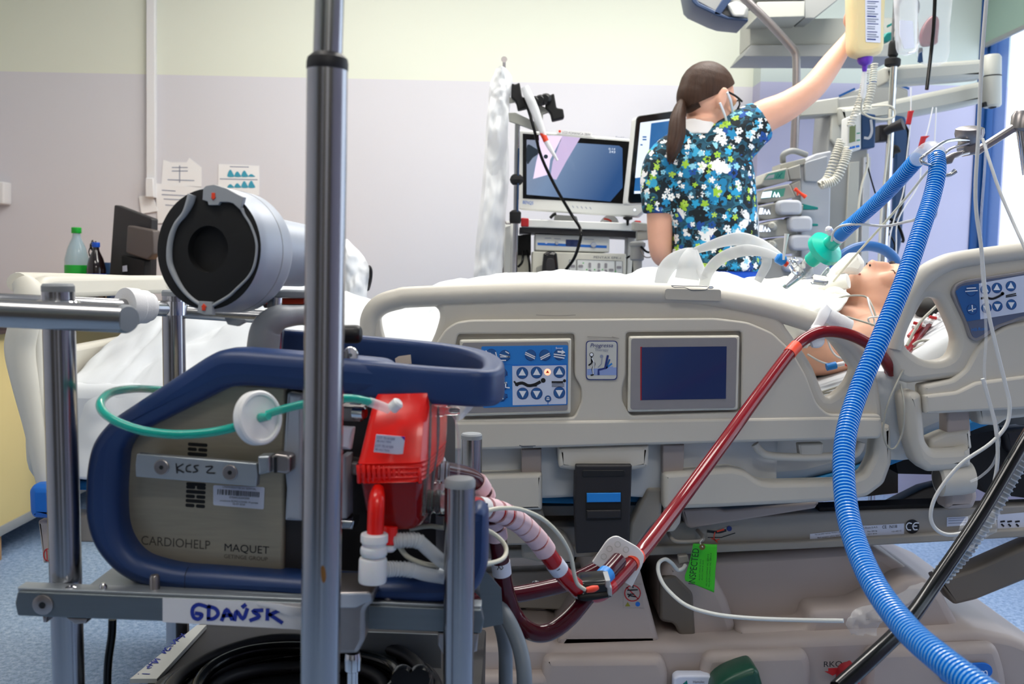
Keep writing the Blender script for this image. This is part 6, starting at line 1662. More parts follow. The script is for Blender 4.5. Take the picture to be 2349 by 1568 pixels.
# deck, back rail, lower brackets
zd = P(600, 1366, YCf).z
bbox('deck_plate', (P(196, 1366, 1.04).x, 1.035, zd - .006), (P(1075, 1366, 1.04).x, 1.56, zd - .002), 'alu', cart, 0.001)
slab('rear_rail', PL(1.54), [(330, 1262), (1100, 1285), (1100, 1330), (330, 1306)], 0.012, 'alu', cart, bevel=0.0015)
lathe('deck_screw', [(.004, 0), (.004, .003), (.002, .006)], PZ(237, 1349, zd), (0, 0, 1), 'chrome', cart, 12)
lathe('stop_pin', [(.0052, 0), (.0052, .02), (.004, .022)], P(355, 1364, YCf + .018), (0, 0, 1), 'cast_metal', cart, 16)
lathe('stop_pin', [(.0052, 0), (.0052, .016), (.004, .018)], P(890, 1392, YCf + .014), (0, 0, 1), 'cast_metal', cart, 16)
for pts in ([(1004, 1450), (1030, 1452), (1030, 1500), (1016, 1502), (1004, 1480)], [(1076, 1452), (1098, 1452), (1094, 1494), (1076, 1500)], [(96, 1412), (108, 1413), (106, 1428), (98, 1428)], [(150, 1416), (200, 1418), (196, 1430), (170, 1432)]):
    slab('rail_bracket', PL(YCf + .003), pts, 0.02, 'cast_metal', cart, bevel=0.002)
slab('side_plate', PL(1.30), [(800, 1448), (1012, 1456), (1012, 1532), (800, 1520)], 0.004, 'alu', cart)
slab('corner_plate', PL(1.2), [(1096, 1290), (1150, 1350), (1154, 1430), (1108, 1440)], 0.004, 'alu_dark', cart)
# lower shelf and castors
bbox('lower_shelf', (-0.50, 1.02, 0.20), (0.02, 1.55, 0.215), 'alu', cart, 0.002)
for cx, cy in ((-.47, 1.06), (-.05, 1.0), (-.5, 1.46), (-.06, 1.55)):
    lathe('castor', [(.035, -.012), (.04, -.008), (.04, .008), (.035, .012)], (cx, cy, .04), (1, 0, 0), 'black_rubber', cart, 24)

# ------------------------------------------------------------------ drip pole clamped to the rail
YP = 0.86
pole = thing('telescopic_pole', 'thick telescopic steel pole standing upright before the console', 'pole', P(735, 1568, YP))
bt = P(734, 1568, YP); tb = P(751, 156, YP); tt = P(758, -80, YP)
dv = (bt - tb); bt2 = tb + dv * ((tb.z - 0.03) / -dv.z)
tube('lower_tube', [tb, bt2], 0.0172, 'steel', pole, 1, 40)
tube('upper_tube', [tt, tb], 0.0124, 'steel', pole, 1, 36)
lathe('collar', [(.0124, .012), (.0168, .008), (.0176, .004), (.0176, -.001), (.0172, -.002)], tb, tt - tb, 'charcoal', pole, 40)
mat('rust', '7a5326', 0.8)
poly('glue_stain', PL(YP - .0174), [(736, 1302), (744, 1300), (748, 1322), (744, 1336), (738, 1330)], 'rust', pole, 0.0004, cat=3)
lathe('pole_foot', [(.02, 0), (.05, .0), (.05, .02), (.02, .03)], (bt2.x, bt2.y, 0.0), (0, 0, 1), 'black_rubber', pole, 24)
slab('clamp_body', PL(YCf - .03), [(690, 1382), (700, 1358), (846, 1358), (856, 1364), (856, 1382), (838, 1398), (836, 1470), (820, 1500), (770, 1502), (690, 1500)], 0.07, 'cast_metal', pole, r=8, bevel=0.005)
slab('clamp_top', PL(YCf - .031), [(772, 1362), (850, 1361), (852, 1376), (828, 1388), (816, 1394), (772, 1394)], 0.004, 'silver_paint', pole, r=5, bevel=0.001)
lathe('clamp_screw', [(.0075, 0), (.0085, -.006), (.0085, -.018), (.006, -.02), (.006, -.06)], P(809, 1496, YCf - .02), (0, 0, 1), 'chrome', pole, 18)

# ------------------------------------------------------------------ heart-lung console
ec = thing('heart_lung_console', 'brushed metal heart-lung console in a thick navy rubber frame', 'console', P(600, 1380, 1.05))
D0 = PL(p0=P(600, 1100, 1.05), yaw=RAD(-5))
cshape = [(900, 831), (760, 818), (540, 801), (500, 803), (468, 818), (240, 968), (202, 1016), (188, 1080), (185, 1190), (206, 1262), (258, 1322), (330, 1356), (430, 1366), (700, 1379), (1000, 1390), (1060, 1382), (1098, 1354), (1112, 1310), (1112, 1180), (1096, 1164), (1076, 1168),
          (1072, 1300), (1044, 1334), (1000, 1340), (760, 1336), (470, 1314), (394, 1310), (306, 1286), (268, 1230), (262, 1150), (270, 1034), (296, 1000), (516, 890), (560, 887), (760, 905), (900, 916)]
slab('rubber_frame', D0, rounded(cshape, 60, 6), 0.052, 'navy_rubber', ec, bevel=0.014, off=0.012)
strokes('frame_seam', D0, [[(424, 1364), (424, 1320), (432, 1300)]], 1.6, 'ink_black', ec, 0.0128, 2)
tube('carry_loop', [(820, 866, 1.045), (900, 874, 1.035), (960, 880, 1.030), (1040, 886, 1.024), (1098, 889, 1.022), (1122, 886, 1.04), (1132, 872, 1.075), (1120, 852, 1.14), (1070, 832, 1.20), (980, 818, 1.245), (880, 808, 1.27), (780, 799, 1.28), (640, 788, 1.28)], 0.0195, 'navy_rubber', ec, 8, sec=rrect(.62, .98, .3), up=Vector((0, 0, 1)))
mat('torn_paper', 'd8cfc4', 0.7)
slab('paper_scrap', PL(1.235), [(906, 822), (914, 817), (942, 813), (944, 834), (908, 836)], 0.001, 'torn_paper', ec)
# metal body
slab('body_shell', D0, [(268, 1010), (290, 985), (510, 876), (656, 884), (650, 1316), (430, 1304), (300, 1260), (262, 1170)], 0.20, 'brushed', ec, r=14, bevel=0.004, off=-0.02)
slab('body_edge', D0, [(654, 890), (700, 894), (700, 1322), (640, 1318)], 0.19, 'charcoal', ec, off=-0.026)
slab('side_cover', D0, [(658, 900), (694, 906), (694, 1196), (652, 1194), (656, 1120), (648, 1040)], 0.03, 'silver_paint', ec, r=5, bevel=0.004, off=-0.008)
slab('machine_core', D0, [(690, 900), (1000, 920), (1000, 1322), (690, 1322)], 0.15, 'charcoal', ec, off=-0.075)
slab('base_tray', D0, [(690, 1180), (1060, 1196), (1060, 1330), (690, 1330)], 0.01, 'navy_rubber', ec, off=-0.16)
pq = PL(p0=D0.at(0, 0, -.02), yaw=RAD(-5))
# vent slots
def slot(x0, x1, y, dy):
    slab('vent_slot', pq, rounded([(x0, y - 4), (x1, y - 4 + dy), (x1, y + 4 + dy), (x0, y + 4)], 4, 3), 0.001, 'black_matte', ec, off=0.0004)
for k, y in enumerate((1018, 1029, 1040, 1109, 1116, 1126.5, 1137, 1147.5, 1158)):
    sh_ = -(y - 1018) * .042
    if k in (0, 2, 3, 5, 7): slot(431 + sh_, 476 + sh_, y, 3.2)
    else: slot(431 + sh_, 452 + sh_, y, 1.6); slot(455 + sh_, 476 + sh_, y + 1.8, 1.6)
# rail with handwriting
kr = slab('device_rail', D0, [(313, 1040), (589, 1063), (591, 1090), (588, 1116), (311, 1093), (310, 1066)], 0.010, 'alu', ec, r=3, bevel=0.0012, off=0.012)
slab('rail_foot', D0, [(340, 1050), (400, 1055), (400, 1098), (340, 1093)], 0.03, 'alu_dark', kr, off=0.004)
slab('rail_foot', D0, [(505, 1064), (560, 1068), (560, 1110), (505, 1106)], 0.03, 'alu_dark', kr, off=0.004)
for x, y in ((371, 1071), (528, 1083)):
    o_ = D0.hit(x, y, .012)
    lathe('rail_screw', [(.0083, 0), (.0083, .0008), (.0074, .0014), (.003, .0012)], o_, D0.n, 'cast_metal', kr, 24)
    lathe('screw_socket', [(.0024, 0), (.0024, .0018)], o_, D0.n, 'ink_black', kr, 6)
strokes('handwriting', D0, [[(404, 1063), (406, 1084)], [(420, 1064), (406, 1074), (421, 1083)], [(437, 1066), (428, 1070), (428, 1080), (438, 1082)], [(455, 1067), (445, 1069), (449, 1075), (453, 1080), (443, 1083)], [(472, 1070), (488, 1070), (474, 1083), (492, 1085)]], 3, 'pen_black', kr, 0.0128)
slab('rail_clip', D0, [(590, 1046), (618, 1045), (620, 1084), (592, 1090)], 0.02, 'alu', kr, r=4, bevel=0.003, off=0.018)
slab('clip_slider', D0, [(620, 1046), (632, 1040), (660, 1044), (667, 1050), (666, 1082), (656, 1088), (620, 1082)], 0.02, 'cast_metal', kr, r=4, bevel=0.003, off=0.014)
slab('clip_gap', D0, [(628, 1048), (634, 1048), (634, 1084), (628, 1084)], 0.002, 'ink_black', kr, off=0.0155)
# inventory sticker with bar code
sk = slab('inventory_sticker', pq, [(489, 1112), (607, 1117), (605, 1168), (489, 1158)], 0.0005, 'label_white', ec, r=4, off=0.0006)
text('sticker_print', 'UNIWERSYTECKI SZPITAL', pq, (511, 1118), (588, 1124), 4.5, 'ink_black', sk, 0.0014)
text('sticker_print', '0704933200200', pq, (526, 1142), (572, 1145), 4.5, 'ink_black', sk, 0.0014)
text('sticker_print', 'urzadzenie ECMO-COVID 19 pompa', pq, (504, 1149), (592, 1155), 3.8, 'ink_black', sk, 0.0014)
text('sticker_print', '02-07-2020', pq, (534, 1157), (562, 1159), 4, 'ink_black', sk, 0.0014)
random.seed(11)
x = 500.0; bars = []
while x < 597:
    w = random.choice((1.2, 1.2, 2.0, 2.8))
    bars.append([(x, 1122 + (x - 500) * .072), (x - .6, 1133 + (x - 500) * .072)])
    x += w + random.choice((1.4, 1.8, 2.4))
o = strokes('bar_code', pq, bars, 1.7, 'ink_black', sk, 0.0014, 1); o['kind'] = 'stuff'
mat('print_dark', '4a463f', 0.5)
text('name_print', 'CARDIOHELP', pq, (324, 1248), (482, 1260), 20, 'print_dark', ec, 0.0004)
text('maker_print', 'MAQUET', pq, (515, 1263), (617, 1270), 17, 'pen_black', ec, 0.0004)
text('maker_print', 'GETINGE GROUP', pq, (514, 1279), (614, 1286), 8.5, 'print_dark', ec, 0.0004)
# metal parts between the pole and the oxygenator
for pts, dp, m_, of in (([(778, 930), (830, 934), (828, 968), (778, 966)], .03, 'cast_metal', -.03), ([(782, 978), (812, 980), (804, 1032), (780, 1030)], .01, 'label_white', -.012), ([(780, 1046), (796, 1046), (796, 1190), (778, 1192)], .03, 'silver_paint', -.03),
                        ([(796, 1056), (822, 1060), (822, 1090), (796, 1092)], .03, 'cast_metal', -.05), ([(780, 1192), (812, 1194), (808, 1216), (780, 1214)], .03, 'chrome', -.03), ([(800, 896), (832, 900), (826, 930), (800, 928)], .02, 'white_plastic', -.02)):
    slab('pump_mount', D0, pts, dp, m_, ec, r=3, bevel=0.003, off=of)
lathe('mount_bolt', [(.007, 0), (.007, .012), (.005, .014)], D0.hit(812, 946, -.02), (1, -.3, 0), 'chrome', ec, 16)
# lever, turning knob and post on top
lathe('turn_knob', [(.0078, .0), (.0085, .002), (.0085, .008), (.0075, .010), (.0025, .0105)], P(804, 812, 1.05), (0.15, -1, 0), 'chrome', ec, 28)
lathe('knob_core', [(.002, 0), (.002, .0112)], P(804, 812, 1.05), (0.15, -1, 0), 'ink_grey', ec, 10)

# ------------------------------------------------------------------ emergency hand drive on its holder
ed = thing('emergency_drive', 'round grey and black emergency hand drive with red arrows on a bent arm', 'hand drive', P(610, 810, 1.15))
ax = Vector((-math.sin(RAD(18)), -math.cos(RAD(18)), 0.05)).normalized()
FC = P(485, 572, 1.12)
RD = 0.0705
lathe('drum', [(RD * .02, -.03), (RD * .95, -.03), (RD * .955, .006), (RD * .985, .0), (RD * 1.0, -.006), (RD * 1.0, -.052), (RD * .96, -.060), (RD * .70, -.064)], FC, ax, 'silver_paint', ed, 64)
lathe('drum_seam', [(RD * 1.002, -.034), (RD * 1.004, -.034), (RD * 1.004, -.0355), (RD * 1.002, -.0355)], FC, ax, 'grey_plastic', ed, 64)
lathe('black_face', [(RD * .955, -.004), (RD * .955, .0062), (RD * .93, .0068), (RD * .37, .0068), (RD * .365, -.022), (RD * .30, -.024), (RD * .02, -.024)], FC, ax, 'black_matte', ed, 64)
bu = ax.cross(Vector((0, 0, 1))).normalized(); bv = bu.cross(ax) * -1
bu = Vector((0, 0, 1)).cross(ax).normalized(); bv = ax.cross(bu)
fm = Matrix((bu, bv, ax)).transposed().to_4x4(); fm.translation = FC + ax * .0105
def ring_pt(r, deg): return (r * RD * math.cos(RAD(deg)), r * RD * math.sin(RAD(deg)))
def face_uv(px, py):
    d = ray(px, py); t = (FC + ax * .0105 - CAM).dot(ax) / d.dot(ax); h = CAM + d * t - (FC + ax * .0105)
    return (h.dot(bu), h.dot(bv))
def facepoly(name, pts, depth, material, cat=0, up=0.0):
    p = [face_uv(*q) for q in (catmull(pts, cat, True) if cat else pts)]
    mm = fm.copy(); mm.translation = FC + ax * (.0105 + up)
    return prism(name, [p], depth, material, ed, mm, 0.0006)
# grey cover with lugs, wavy inner rims
facepoly('upper_lug', [(466, 432), (472, 426), (490, 423), (520, 432), (545, 446), (558, 452), (554, 470), (552, 482), (545, 476), (534, 466), (522, 463), (504, 463), (500, 470), (478, 470), (476, 462), (464, 458)], 0.006, 'grey_plastic')
facepoly('lower_lug', [(456, 690), (486, 692), (487, 722), (470, 722), (452, 716)], 0.006, 'grey_plastic')
facepoly('lug_marker', [(486, 442), (494, 442), (494, 452), (496, 452), (490, 459), (484, 452), (486, 452)], 0.001, 'orange', 0, .001)
facepoly('lug_marker', [(464, 712), (472, 712), (472, 704), (475, 703), (468, 696), (462, 703), (464, 704)], 0.001, 'orange', 0, .001)
tube('wavy_rim', [FC + bu * u + bv * v + ax * .008 for u, v in [face_uv(*q) for q in [(438, 446), (432, 466), (420, 490), (400, 516), (388, 552), (386, 596), (396, 628), (414, 660), (434, 682), (456, 698)]]], [.0052, .0048, .0034, .003, .0034, .0036, .0034, .0026, .0022, .0022], 'grey_plastic', ed, 6, 10)
tube('wavy_rim', [FC + bu * u + bv * v + ax * .008 for u, v in [face_uv(*q) for q in [(552, 478), (558, 492), (572, 515), (584, 548), (586, 575), (580, 610), (566, 636), (540, 662), (520, 680), (486, 700)]]], [.0022, .0016, .0015, .0015, .0015, .0015, .0015, .0016, .0018, .002], 'grey_plastic', ed, 6, 10)
facepoly('release_tab', [(478, 728), (520, 732), (526, 738), (508, 748), (486, 744)], 0.006, 'grey_plastic', 0, -.03)
# rear housing, bracket, arm
rc = FC - ax * .062
lathe('rear_housing', [(RD * .62, .004), (RD * .60, -.05), (RD * .58, -.13), (RD * .3, -.135)], rc + Vector((.0, 0, .006)), ax, 'silver_paint', ed, 48)
slab('mount_plate', PL(1.17), [(632, 666), (700, 668), (700, 684), (626, 682)], 0.05, 'cap_grey', ed, bevel=0.002)
slab('release_bar', PL(1.20), [(598, 684), (700, 684), (700, 697), (602, 697)], 0.02, 'orange', ed, bevel=0.002)
slab('release_bar_edge', PL(1.205), [(600, 697), (700, 697), (700, 708), (606, 706)], 0.015, 'brown_grey', ed, bevel=0.001)
tube('pin', [(636, 682, 1.16), (634, 716, 1.16)], 0.0062, 'chrome', ed, 1, 16)
tube('bent_arm', [(602, 830, 1.15), (604, 790, 1.15), (612, 752, 1.15), (636, 730, 1.15), (668, 724, 1.16), (700, 722, 1.17)], [.0185, .0185, .0175, .0150, .0125, .0115], 'grey_plastic', ed, 7, 22)
slab('arm_bracket', PL(1.16), [(612, 690), (628, 684), (630, 714), (612, 716)], 0.03, 'grey_plastic', ed, bevel=0.003)
tube('support_rod', [(640, 742, 1.18), (637, 812, 1.18)], 0.0068, 'steel', ed, 1, 16)
tube('crank_grip', [(740, 766, 1.16), (790, 766, 1.16), (822, 766, 1.16), (830, 766, 1.16)], [.0105, .0108, .0106, .006], 'black_rubber', ed, 3, 20)

# ------------------------------------------------------------------ oxygenator
ox = thing('oxygenator', 'bright red oxygenator block with clear edge and printed lot label', 'oxygenator', P(900, 1215, 1.02))
YO = 0.985
def osec(xl, xr, y, Y, d):
    a, b = P(xl, y, Y), P(xr, y, Y)
    return a, b, d
rows = [(860, 990, 905, 1.02, .11), (850, 986, 925, 1.015, .12), (836, 980, 975, 1.0, .125), (820, 976, 1040, .988, .13), (813, 974, 1064, .984, .13)]
def block(name, rows, material, r=.16):
    V, Fc = [], []
    sec = rounded([(0, 0), (1, 0), (1, 1), (0, 1)], r, 3)
    q = catmull(rows, 4)
    for xl, xr, y, Y, d in q:
        a, b = P(xl, y, Y), P(xr, y - 4, Y - .006)
        for u, v in sec: V.append(a.lerp(b, u) + Vector((0.12 * d * v, d * v, 0)))
    n = len(sec)
    for i in range(len(q) - 1):
        for k in range(n):
            l = (k + 1) % n
            Fc.append((i * n + k, (i + 1) * n + k, (i + 1) * n + l, i * n + l))
    Fc.append(tuple(range(n))); Fc.append(tuple((len(q) - 1) * n + k for k in range(n - 1, -1, -1)))
    bm = bmesh.new()
    me = bpy.data.meshes.new(name); me.from_pydata([tuple(v) for v in V], [], Fc)
    bm.from_mesh(me); bmesh.ops.recalc_face_normals(bm, faces=bm.faces); bm.to_mesh(me); bm.free()
    return finish(name, me, material, ox, 40)
block('upper_shell', rows, 'red_plastic')
# ribbed band
rb = []
for k in range(9): rb.append((812 + k * .8, 974 - k * .8, 1064 + k * 5.6, .982 + (.002 if k % 2 else 0), .132))
block('ribbed_band', rb, 'red_plastic')
for k in range(13):
    x = 822 + k * 11.6
    tube('rib', [(x, 1066 + k * .5, .982), (x + 1, 1084 + k * .3, .980), (x + 2, 1106, .984)], .0022, 'red_plastic', ox, 3, 8)
block('lower_chamber', [(818, 966, 1106, .984, .13), (826, 964, 1150, .986, .13), (836, 964, 1200, .99, .125), (846, 958, 1216, .994, .12)], 'red_clear', .2)
block('inner_core', [(850, 950, 1112, 1.02, .08), (854, 946, 1200, 1.02, .08)], 'red_dark', .3)
# clear rim on the right side
tube('clear_rim', [(986, 912, 1.06), (990, 960, 1.05), (988, 1020, 1.045), (980, 1080, 1.04), (974, 1140, 1.04), (968, 1196, 1.04)], .009, 'clear_plastic', ox, 6, 14)
tube('clear_rim', [(982, 912, 1.02), (982, 970, 1.01), (980, 1040, 1.0), (974, 1110, 1.0), (968, 1180, 1.0)], .0035, 'clear_plastic', ox, 6, 10)
lp = PL(p0=P(893, 1020, .985), yaw=RAD(-2), pitch=RAD(-13))
slab('lot_label', lp, [(863, 996), (929, 1002), (924, 1043), (857, 1036)], 0.0006, 'label_white', ox, off=0.003)
for a, b, h, s in (((865, 1005), (905, 1010), 6, 'LOT 70141509'), ((865, 1013), (897, 1016), 5, 'BE-HLS 7050'), ((861, 1024), (902, 1028), 6, 'LOT 70141509'), ((861, 1032), (893, 1036), 5, 'BE-HLS 7050')):
    text('label_print', s, lp, a, b, h, 'ink_navy', ox, 0.004)
poly('label_corner', lp, [(920, 1001), (929, 1002), (928, 1010)], 'purple', ox, 0.0036)
# ports: front red spigot into white coupling, second spigot
tube('red_spigot', [(868, 1120, .985), (864, 1150, .965), (860, 1240, .962)], [.006, .0082, .0082], 'red_plastic', ox, 4, 20)
tube('red_spigot', [(896, 1205, .99), (894, 1245, .99)], .0075, 'red_plastic', ox, 1, 18)
def coup(name, x, y, Y, prof, m_, par): return lathe(name, [(r * Y / FPX, -h * Y / FPX) for r, h in prof], P(x, y, Y), (0.02, 0, 1), m_, par, 32)
wc = thing('gas_coupling', 'stack of white plastic couplings below the oxygenator spigot', 'coupling', P(855, 1320, .965))
coup('coupling_ring', 859, 1222, .962, [(20, 0), (31, 2), (32, 6), (32, 20), (29, 23), (27, 30), (31, 34), (32, 40), (31, 50), (28, 54), (26, 54)], 'milky_plastic', wc)
coup('coupling_body', 856, 1276, .962, [(26, 0), (31, 3), (33, 8), (33, 56), (32, 60)], 'milky_plastic', wc)
coup('coupling_plug', 894, 1245, .99, [(10, 0), (16, 4), (16, 14), (10, 20)], 'milky_plastic', wc)
for i, pts in enumerate(([(905, 1240, .99), (930, 1238, .99), (958, 1240, .995), (985, 1262, 1.0), (1012, 1285, 1.01), (1040, 1300, 1.03)], [(880, 1306, .98), (905, 1304, .985), (940, 1306, .99), (975, 1316, 1.0), (1020, 1324, 1.02)])):
    t = thing('corrugated_tube', ['upper clear corrugated tube leaving the white coupling', 'lower clear corrugated tube leaving the white coupling'][i], 'tube', P(*pts[0]), 'clear corrugated tubes at the coupling')
    tube('tube_wall', pts, .0072, 'cloudy_tube', t, 8, 16)
    q = [Vector(p) for p in catmull([tuple(P(*p)) for p in pts], 8)]
    for k in range(1, 18, 2):
        if k + 1 < len(q): lathe('tube_ridge', [(.0070, -.001), (.0082, -.0006), (.0082, .0006), (.0070, .001)], q[k], q[k + 1] - q[k - 1], 'cloudy_tube', t, 20)
# side outlets
ol = thing('outlet_connector', 'clear ribbed outlet connectors on the right side of the oxygenator', 'connector', P(1010, 1150, 1.02))
lathe('ribbed_socket', [(.010, 0), (.0125, .002), (.0125, .006), (.0105, .008), (.0125, .010), (.0125, .014), (.0105, .016), (.0125, .018), (.0125, .024), (.010, .026)], P(978, 1150, 1.02), (1, -.05, .02), 'clear_plastic', ol, 24)
lathe('ribbed_socket', [(.010, 0), (.0125, .002), (.0125, .006), (.0105, .008), (.0125, .010), (.0125, .016), (.010, .018)], P(992, 1082, 1.08), (1, -.05, .0), 'clear_plastic', ol, 24)
lathe('luer_port', [(.004, 0), (.006, .002), (.006, .012), (.0045, .014), (.0045, .026), (.003, .03)], P(990, 942, 1.05), (1, 0, .02), 'clear_plastic', ol, 16)
lathe('pump_housing', [(.012, 0), (.02, .004), (.03, .010), (.031, .016), (.026, .02), (.026, .036), (.012, .04)], P(1016, 1096, 1.16), (0, 0, -1), 'device_white', ol, 28)
slab('sensor_clip', PL(1.08), [(1000, 962), (1016, 960), (1014, 1040), (1002, 1044)], 0.02, 'clear_film', ol, r=4, bevel=0.004)
lathe('white_cone', [(.004, 0), (.008, .006), (.012, .05), (.016, .06)], P(1006, 1040, 1.1), (0, 0, -1), 'milky_plastic', ol, 18)
slab('flow_probe', PL(1.03), [(1000, 1166), (1026, 1166), (1026, 1186), (1000, 1186)], 0.02, 'clear_plastic', ol, r=3, bevel=0.003)
lathe('probe_plug', [(.006, 0), (.007, .002), (.006, .02)], P(1018, 1200, 1.03), (1, 0, 0), 'cream_line', ol, 14)
tb2 = thing('plastic_pouch', 'small crumpled clear pouch hanging below the navy handle', 'pouch', P(1060, 950, 1.2))
crumple('pouch_film', PL(1.2), [(1030, 1096, 920), (1030, 1080, 940), (1042, 1062, 960)], 0.006, 40, 'frosted_film', tb2, 14, 12, 0.01)
ll = tube('thin_line', [(1030, 940, 1.1), (1044, 960, 1.1), (1052, 1010, 1.1), (1052, 1090, 1.1)], .0016, 'clear_thin', None, 5, 8); tag(ll, 'thin clear line dropping beside the red oxygenator', 'line')

# ------------------------------------------------------------------ teal gas line with filter
gl = thing('gas_line', 'teal gas tube looping from the white disc filter round the navy frame', 'tube', P(400, 995, .95))
tube('loop_section', [(450, 905, 1.24), (395, 896, 1.20), (340, 892, 1.14), (300, 892, 1.08), (255, 900, 1.03), (231, 922, .99), (238, 946, .97), (275, 970, .958), (330, 988, .952), (400, 996, .95), (470, 993, .95), (530, 982, .95), (572, 966, .95)], .0044, 'teal_tube', gl, 8, 14)
tube('far_section', [(612, 950, .95), (650, 938, .95), (700, 926, .95), (760, 916, .95), (810, 914, .96), (850, 922, .97)], .0040, 'teal_tube', gl, 8, 14)
tube('clear_section', [(846, 921, .97), (872, 930, .975), (892, 938, .98)], .0048, 'clear_film', gl, 5, 14)
tube('line_lumen', [(450, 905, 1.24), (395, 896, 1.20), (340, 892, 1.14), (300, 892, 1.08), (255, 900, 1.03), (231, 922, .99), (238, 946, .97), (275, 970, .958), (330, 988, .952), (400, 996, .95), (470, 993, .95), (530, 982, .95), (572, 966, .95)], .0024, 'teal_dark', gl, 8, 8)
lathe('elbow_nut', [(.004, 0), (.006, .001), (.006, .01), (.004, .012)], P(898, 938, .985), (.6, -.2, .6), 'white_plastic', gl, 14)
ft_ = thing('disc_filter', 'white disc filter on the teal gas tube before the console', 'filter', P(590, 958, .95))
fa = Vector((.80, -.58, .18)).normalized()
lathe('filter_disc', [(.010, -.006), (.0245, -.0055), (.0262, -.004), (.0262, .004), (.0245, .0055), (.022, .0055), (.021, .003), (.006, .0035)], P(592, 958, .95), fa, 'white_plastic', ft_, 48)
lathe('filter_stub', [(.0035, -.022), (.0045, -.006), (.0045, .006), (.0035, .016)], P(592, 958, .95), fa, 'teal_tube', ft_, 16)

# ------------------------------------------------------------------ things on the lower shelf
bz = 0.548
kb = thing('black_equipment_box', 'flat black equipment box with taped pale edge under the console', 'box', (-.28, 1.25, bz - .33))
bbox('box_body', (-0.465, 1.06, 0.215), (-0.03, 1.47, bz), 'charcoal', kb, 0.004)
sv = [PZ(452, 1443, bz), PZ(474, 1443, bz), PZ(360, 1568, bz), PZ(298, 1568, bz)]
obj('edge_strip', [v + Vector((0, 0, .001)) for v in sv] + [v + Vector((0, 0, .007)) for v in sv], [(0, 3, 2, 1), (4, 5, 6, 7), (0, 1, 5, 4), (1, 2, 6, 5), (2, 3, 7, 6), (3, 0, 4, 7)], 'strip_grey', kb, 0)
# handwriting along the strip
def onstrip(px, py): return PZ(px, py, bz + .0076)
def hstrokes(name, lines, w, material, parent):
    V, Fc = [], []
    for ln in lines:
        pts = [onstrip(*p) for p in catmull(ln, 3)] if len(ln) > 2 else [onstrip(*p) for p in ln]
        b = len(V)
        for i, p in enumerate(pts):
            t = pts[min(i + 1, len(pts) - 1)] - pts[max(i - 1, 0)]
            s = Vector((0, 0, 1)).cross(t).normalized() * w
            V += [p + s, p - s]
        for i in range(len(pts) - 1): Fc.append((b + 2 * i, b + 2 * i + 1, b + 2 * i + 3, b + 2 * i + 2))
    return obj(name, V, Fc, material, parent, 0)
hstrokes('handwriting', [
    [(426, 1453), (412, 1458)], [(424, 1461), (416, 1452)], [(418, 1460), (408, 1462), (404, 1468)], [(413, 1464), (407, 1464)], [(410, 1470), (398, 1466), (402, 1476), (390, 1474)], [(398, 1480), (388, 1482)], [(392, 1484), (386, 1492), (378, 1486), (386, 1482)], [(384, 1492), (374, 1490), (380, 1498), (370, 1494)],
    [(368, 1512), (356, 1510), (362, 1520), (352, 1514)], [(356, 1520), (346, 1516)], [(350, 1526), (340, 1522)], [(350, 1518), (344, 1524)], [(348, 1530), (338, 1532), (344, 1526), (336, 1528)], [(344, 1545), (326, 1544)], [(319, 1545), (316, 1545)]], .0011, 'pen_blue', kb)
# coil of cable
cc = thing('cable_coil', 'heavy black cable coiled on the flat box under the console', 'cable', (-.26, 1.22, bz))
random.seed(5)
cxy = Vector((PZ(690, 1600, bz).x + .0, 1.205))
for k in range(7):
    rr = .165 - .010 * k + random.uniform(-.002, .002); zz = bz + .010 + .009 * (k % 3)
    pts = [Vector((cxy.x + rr * 1.05 * math.cos(t * .5236 + k), cxy.y + rr * .92 * math.sin(t * .5236 + k), zz + .004 * math.sin(t * 1.3 + k))) for t in range(12)]
    tube('cable_turn', pts, .0085, 'charcoal' if k % 2 == 0 else 'black_cable', cc, 5, 10, closed=True)
mn = thing('printed_manual', 'grey printed sheet inside the cable coil', 'sheet', (cxy.x, 1.2, bz))
bbox('sheet', (cxy.x - .07, 1.13, bz + .001), (cxy.x + .07, 1.25, bz + .003), 'device_grey', mn, 0)
random.seed(6)
o = hstrokes('print_lines', [[(560 + 14 * k + (k // 6) * 6, 1522 + 3 * (k % 3)), (552 + 14 * k + (k // 6) * 6, 1538)] for k in range(9)], .0006, 'ink_black', mn)
hc = tube('hanging_cable', [(258, 1420, 1.12), (256, 1460, 1.12), (248, 1520, 1.12), (246, 1600, 1.12), (250, 1800, 1.10)], .0046, 'black_cable', None, 5, 10); tag(hc, 'single black cable hanging straight down below the cart rail', 'cable')
for x in (925, 965): lathe('round_knob', [(.008, 0), (.013, .003), (.014, .01), (.012, .018)], P(x, 1546, 1.14), (0, -1, .1), 'black_gloss', kb, 20)
tq = thing('teal_clip', 'teal plastic frame lying on the floor far below the cart rail', 'frame', PZ(550, 1450, .01))
tube('clip_wire', [PZ(505, 1432, .012), PZ(512, 1452, .012), PZ(585, 1450, .012), PZ(600, 1432, .012)], .011, 'teal_filter', tq, 2, 8)
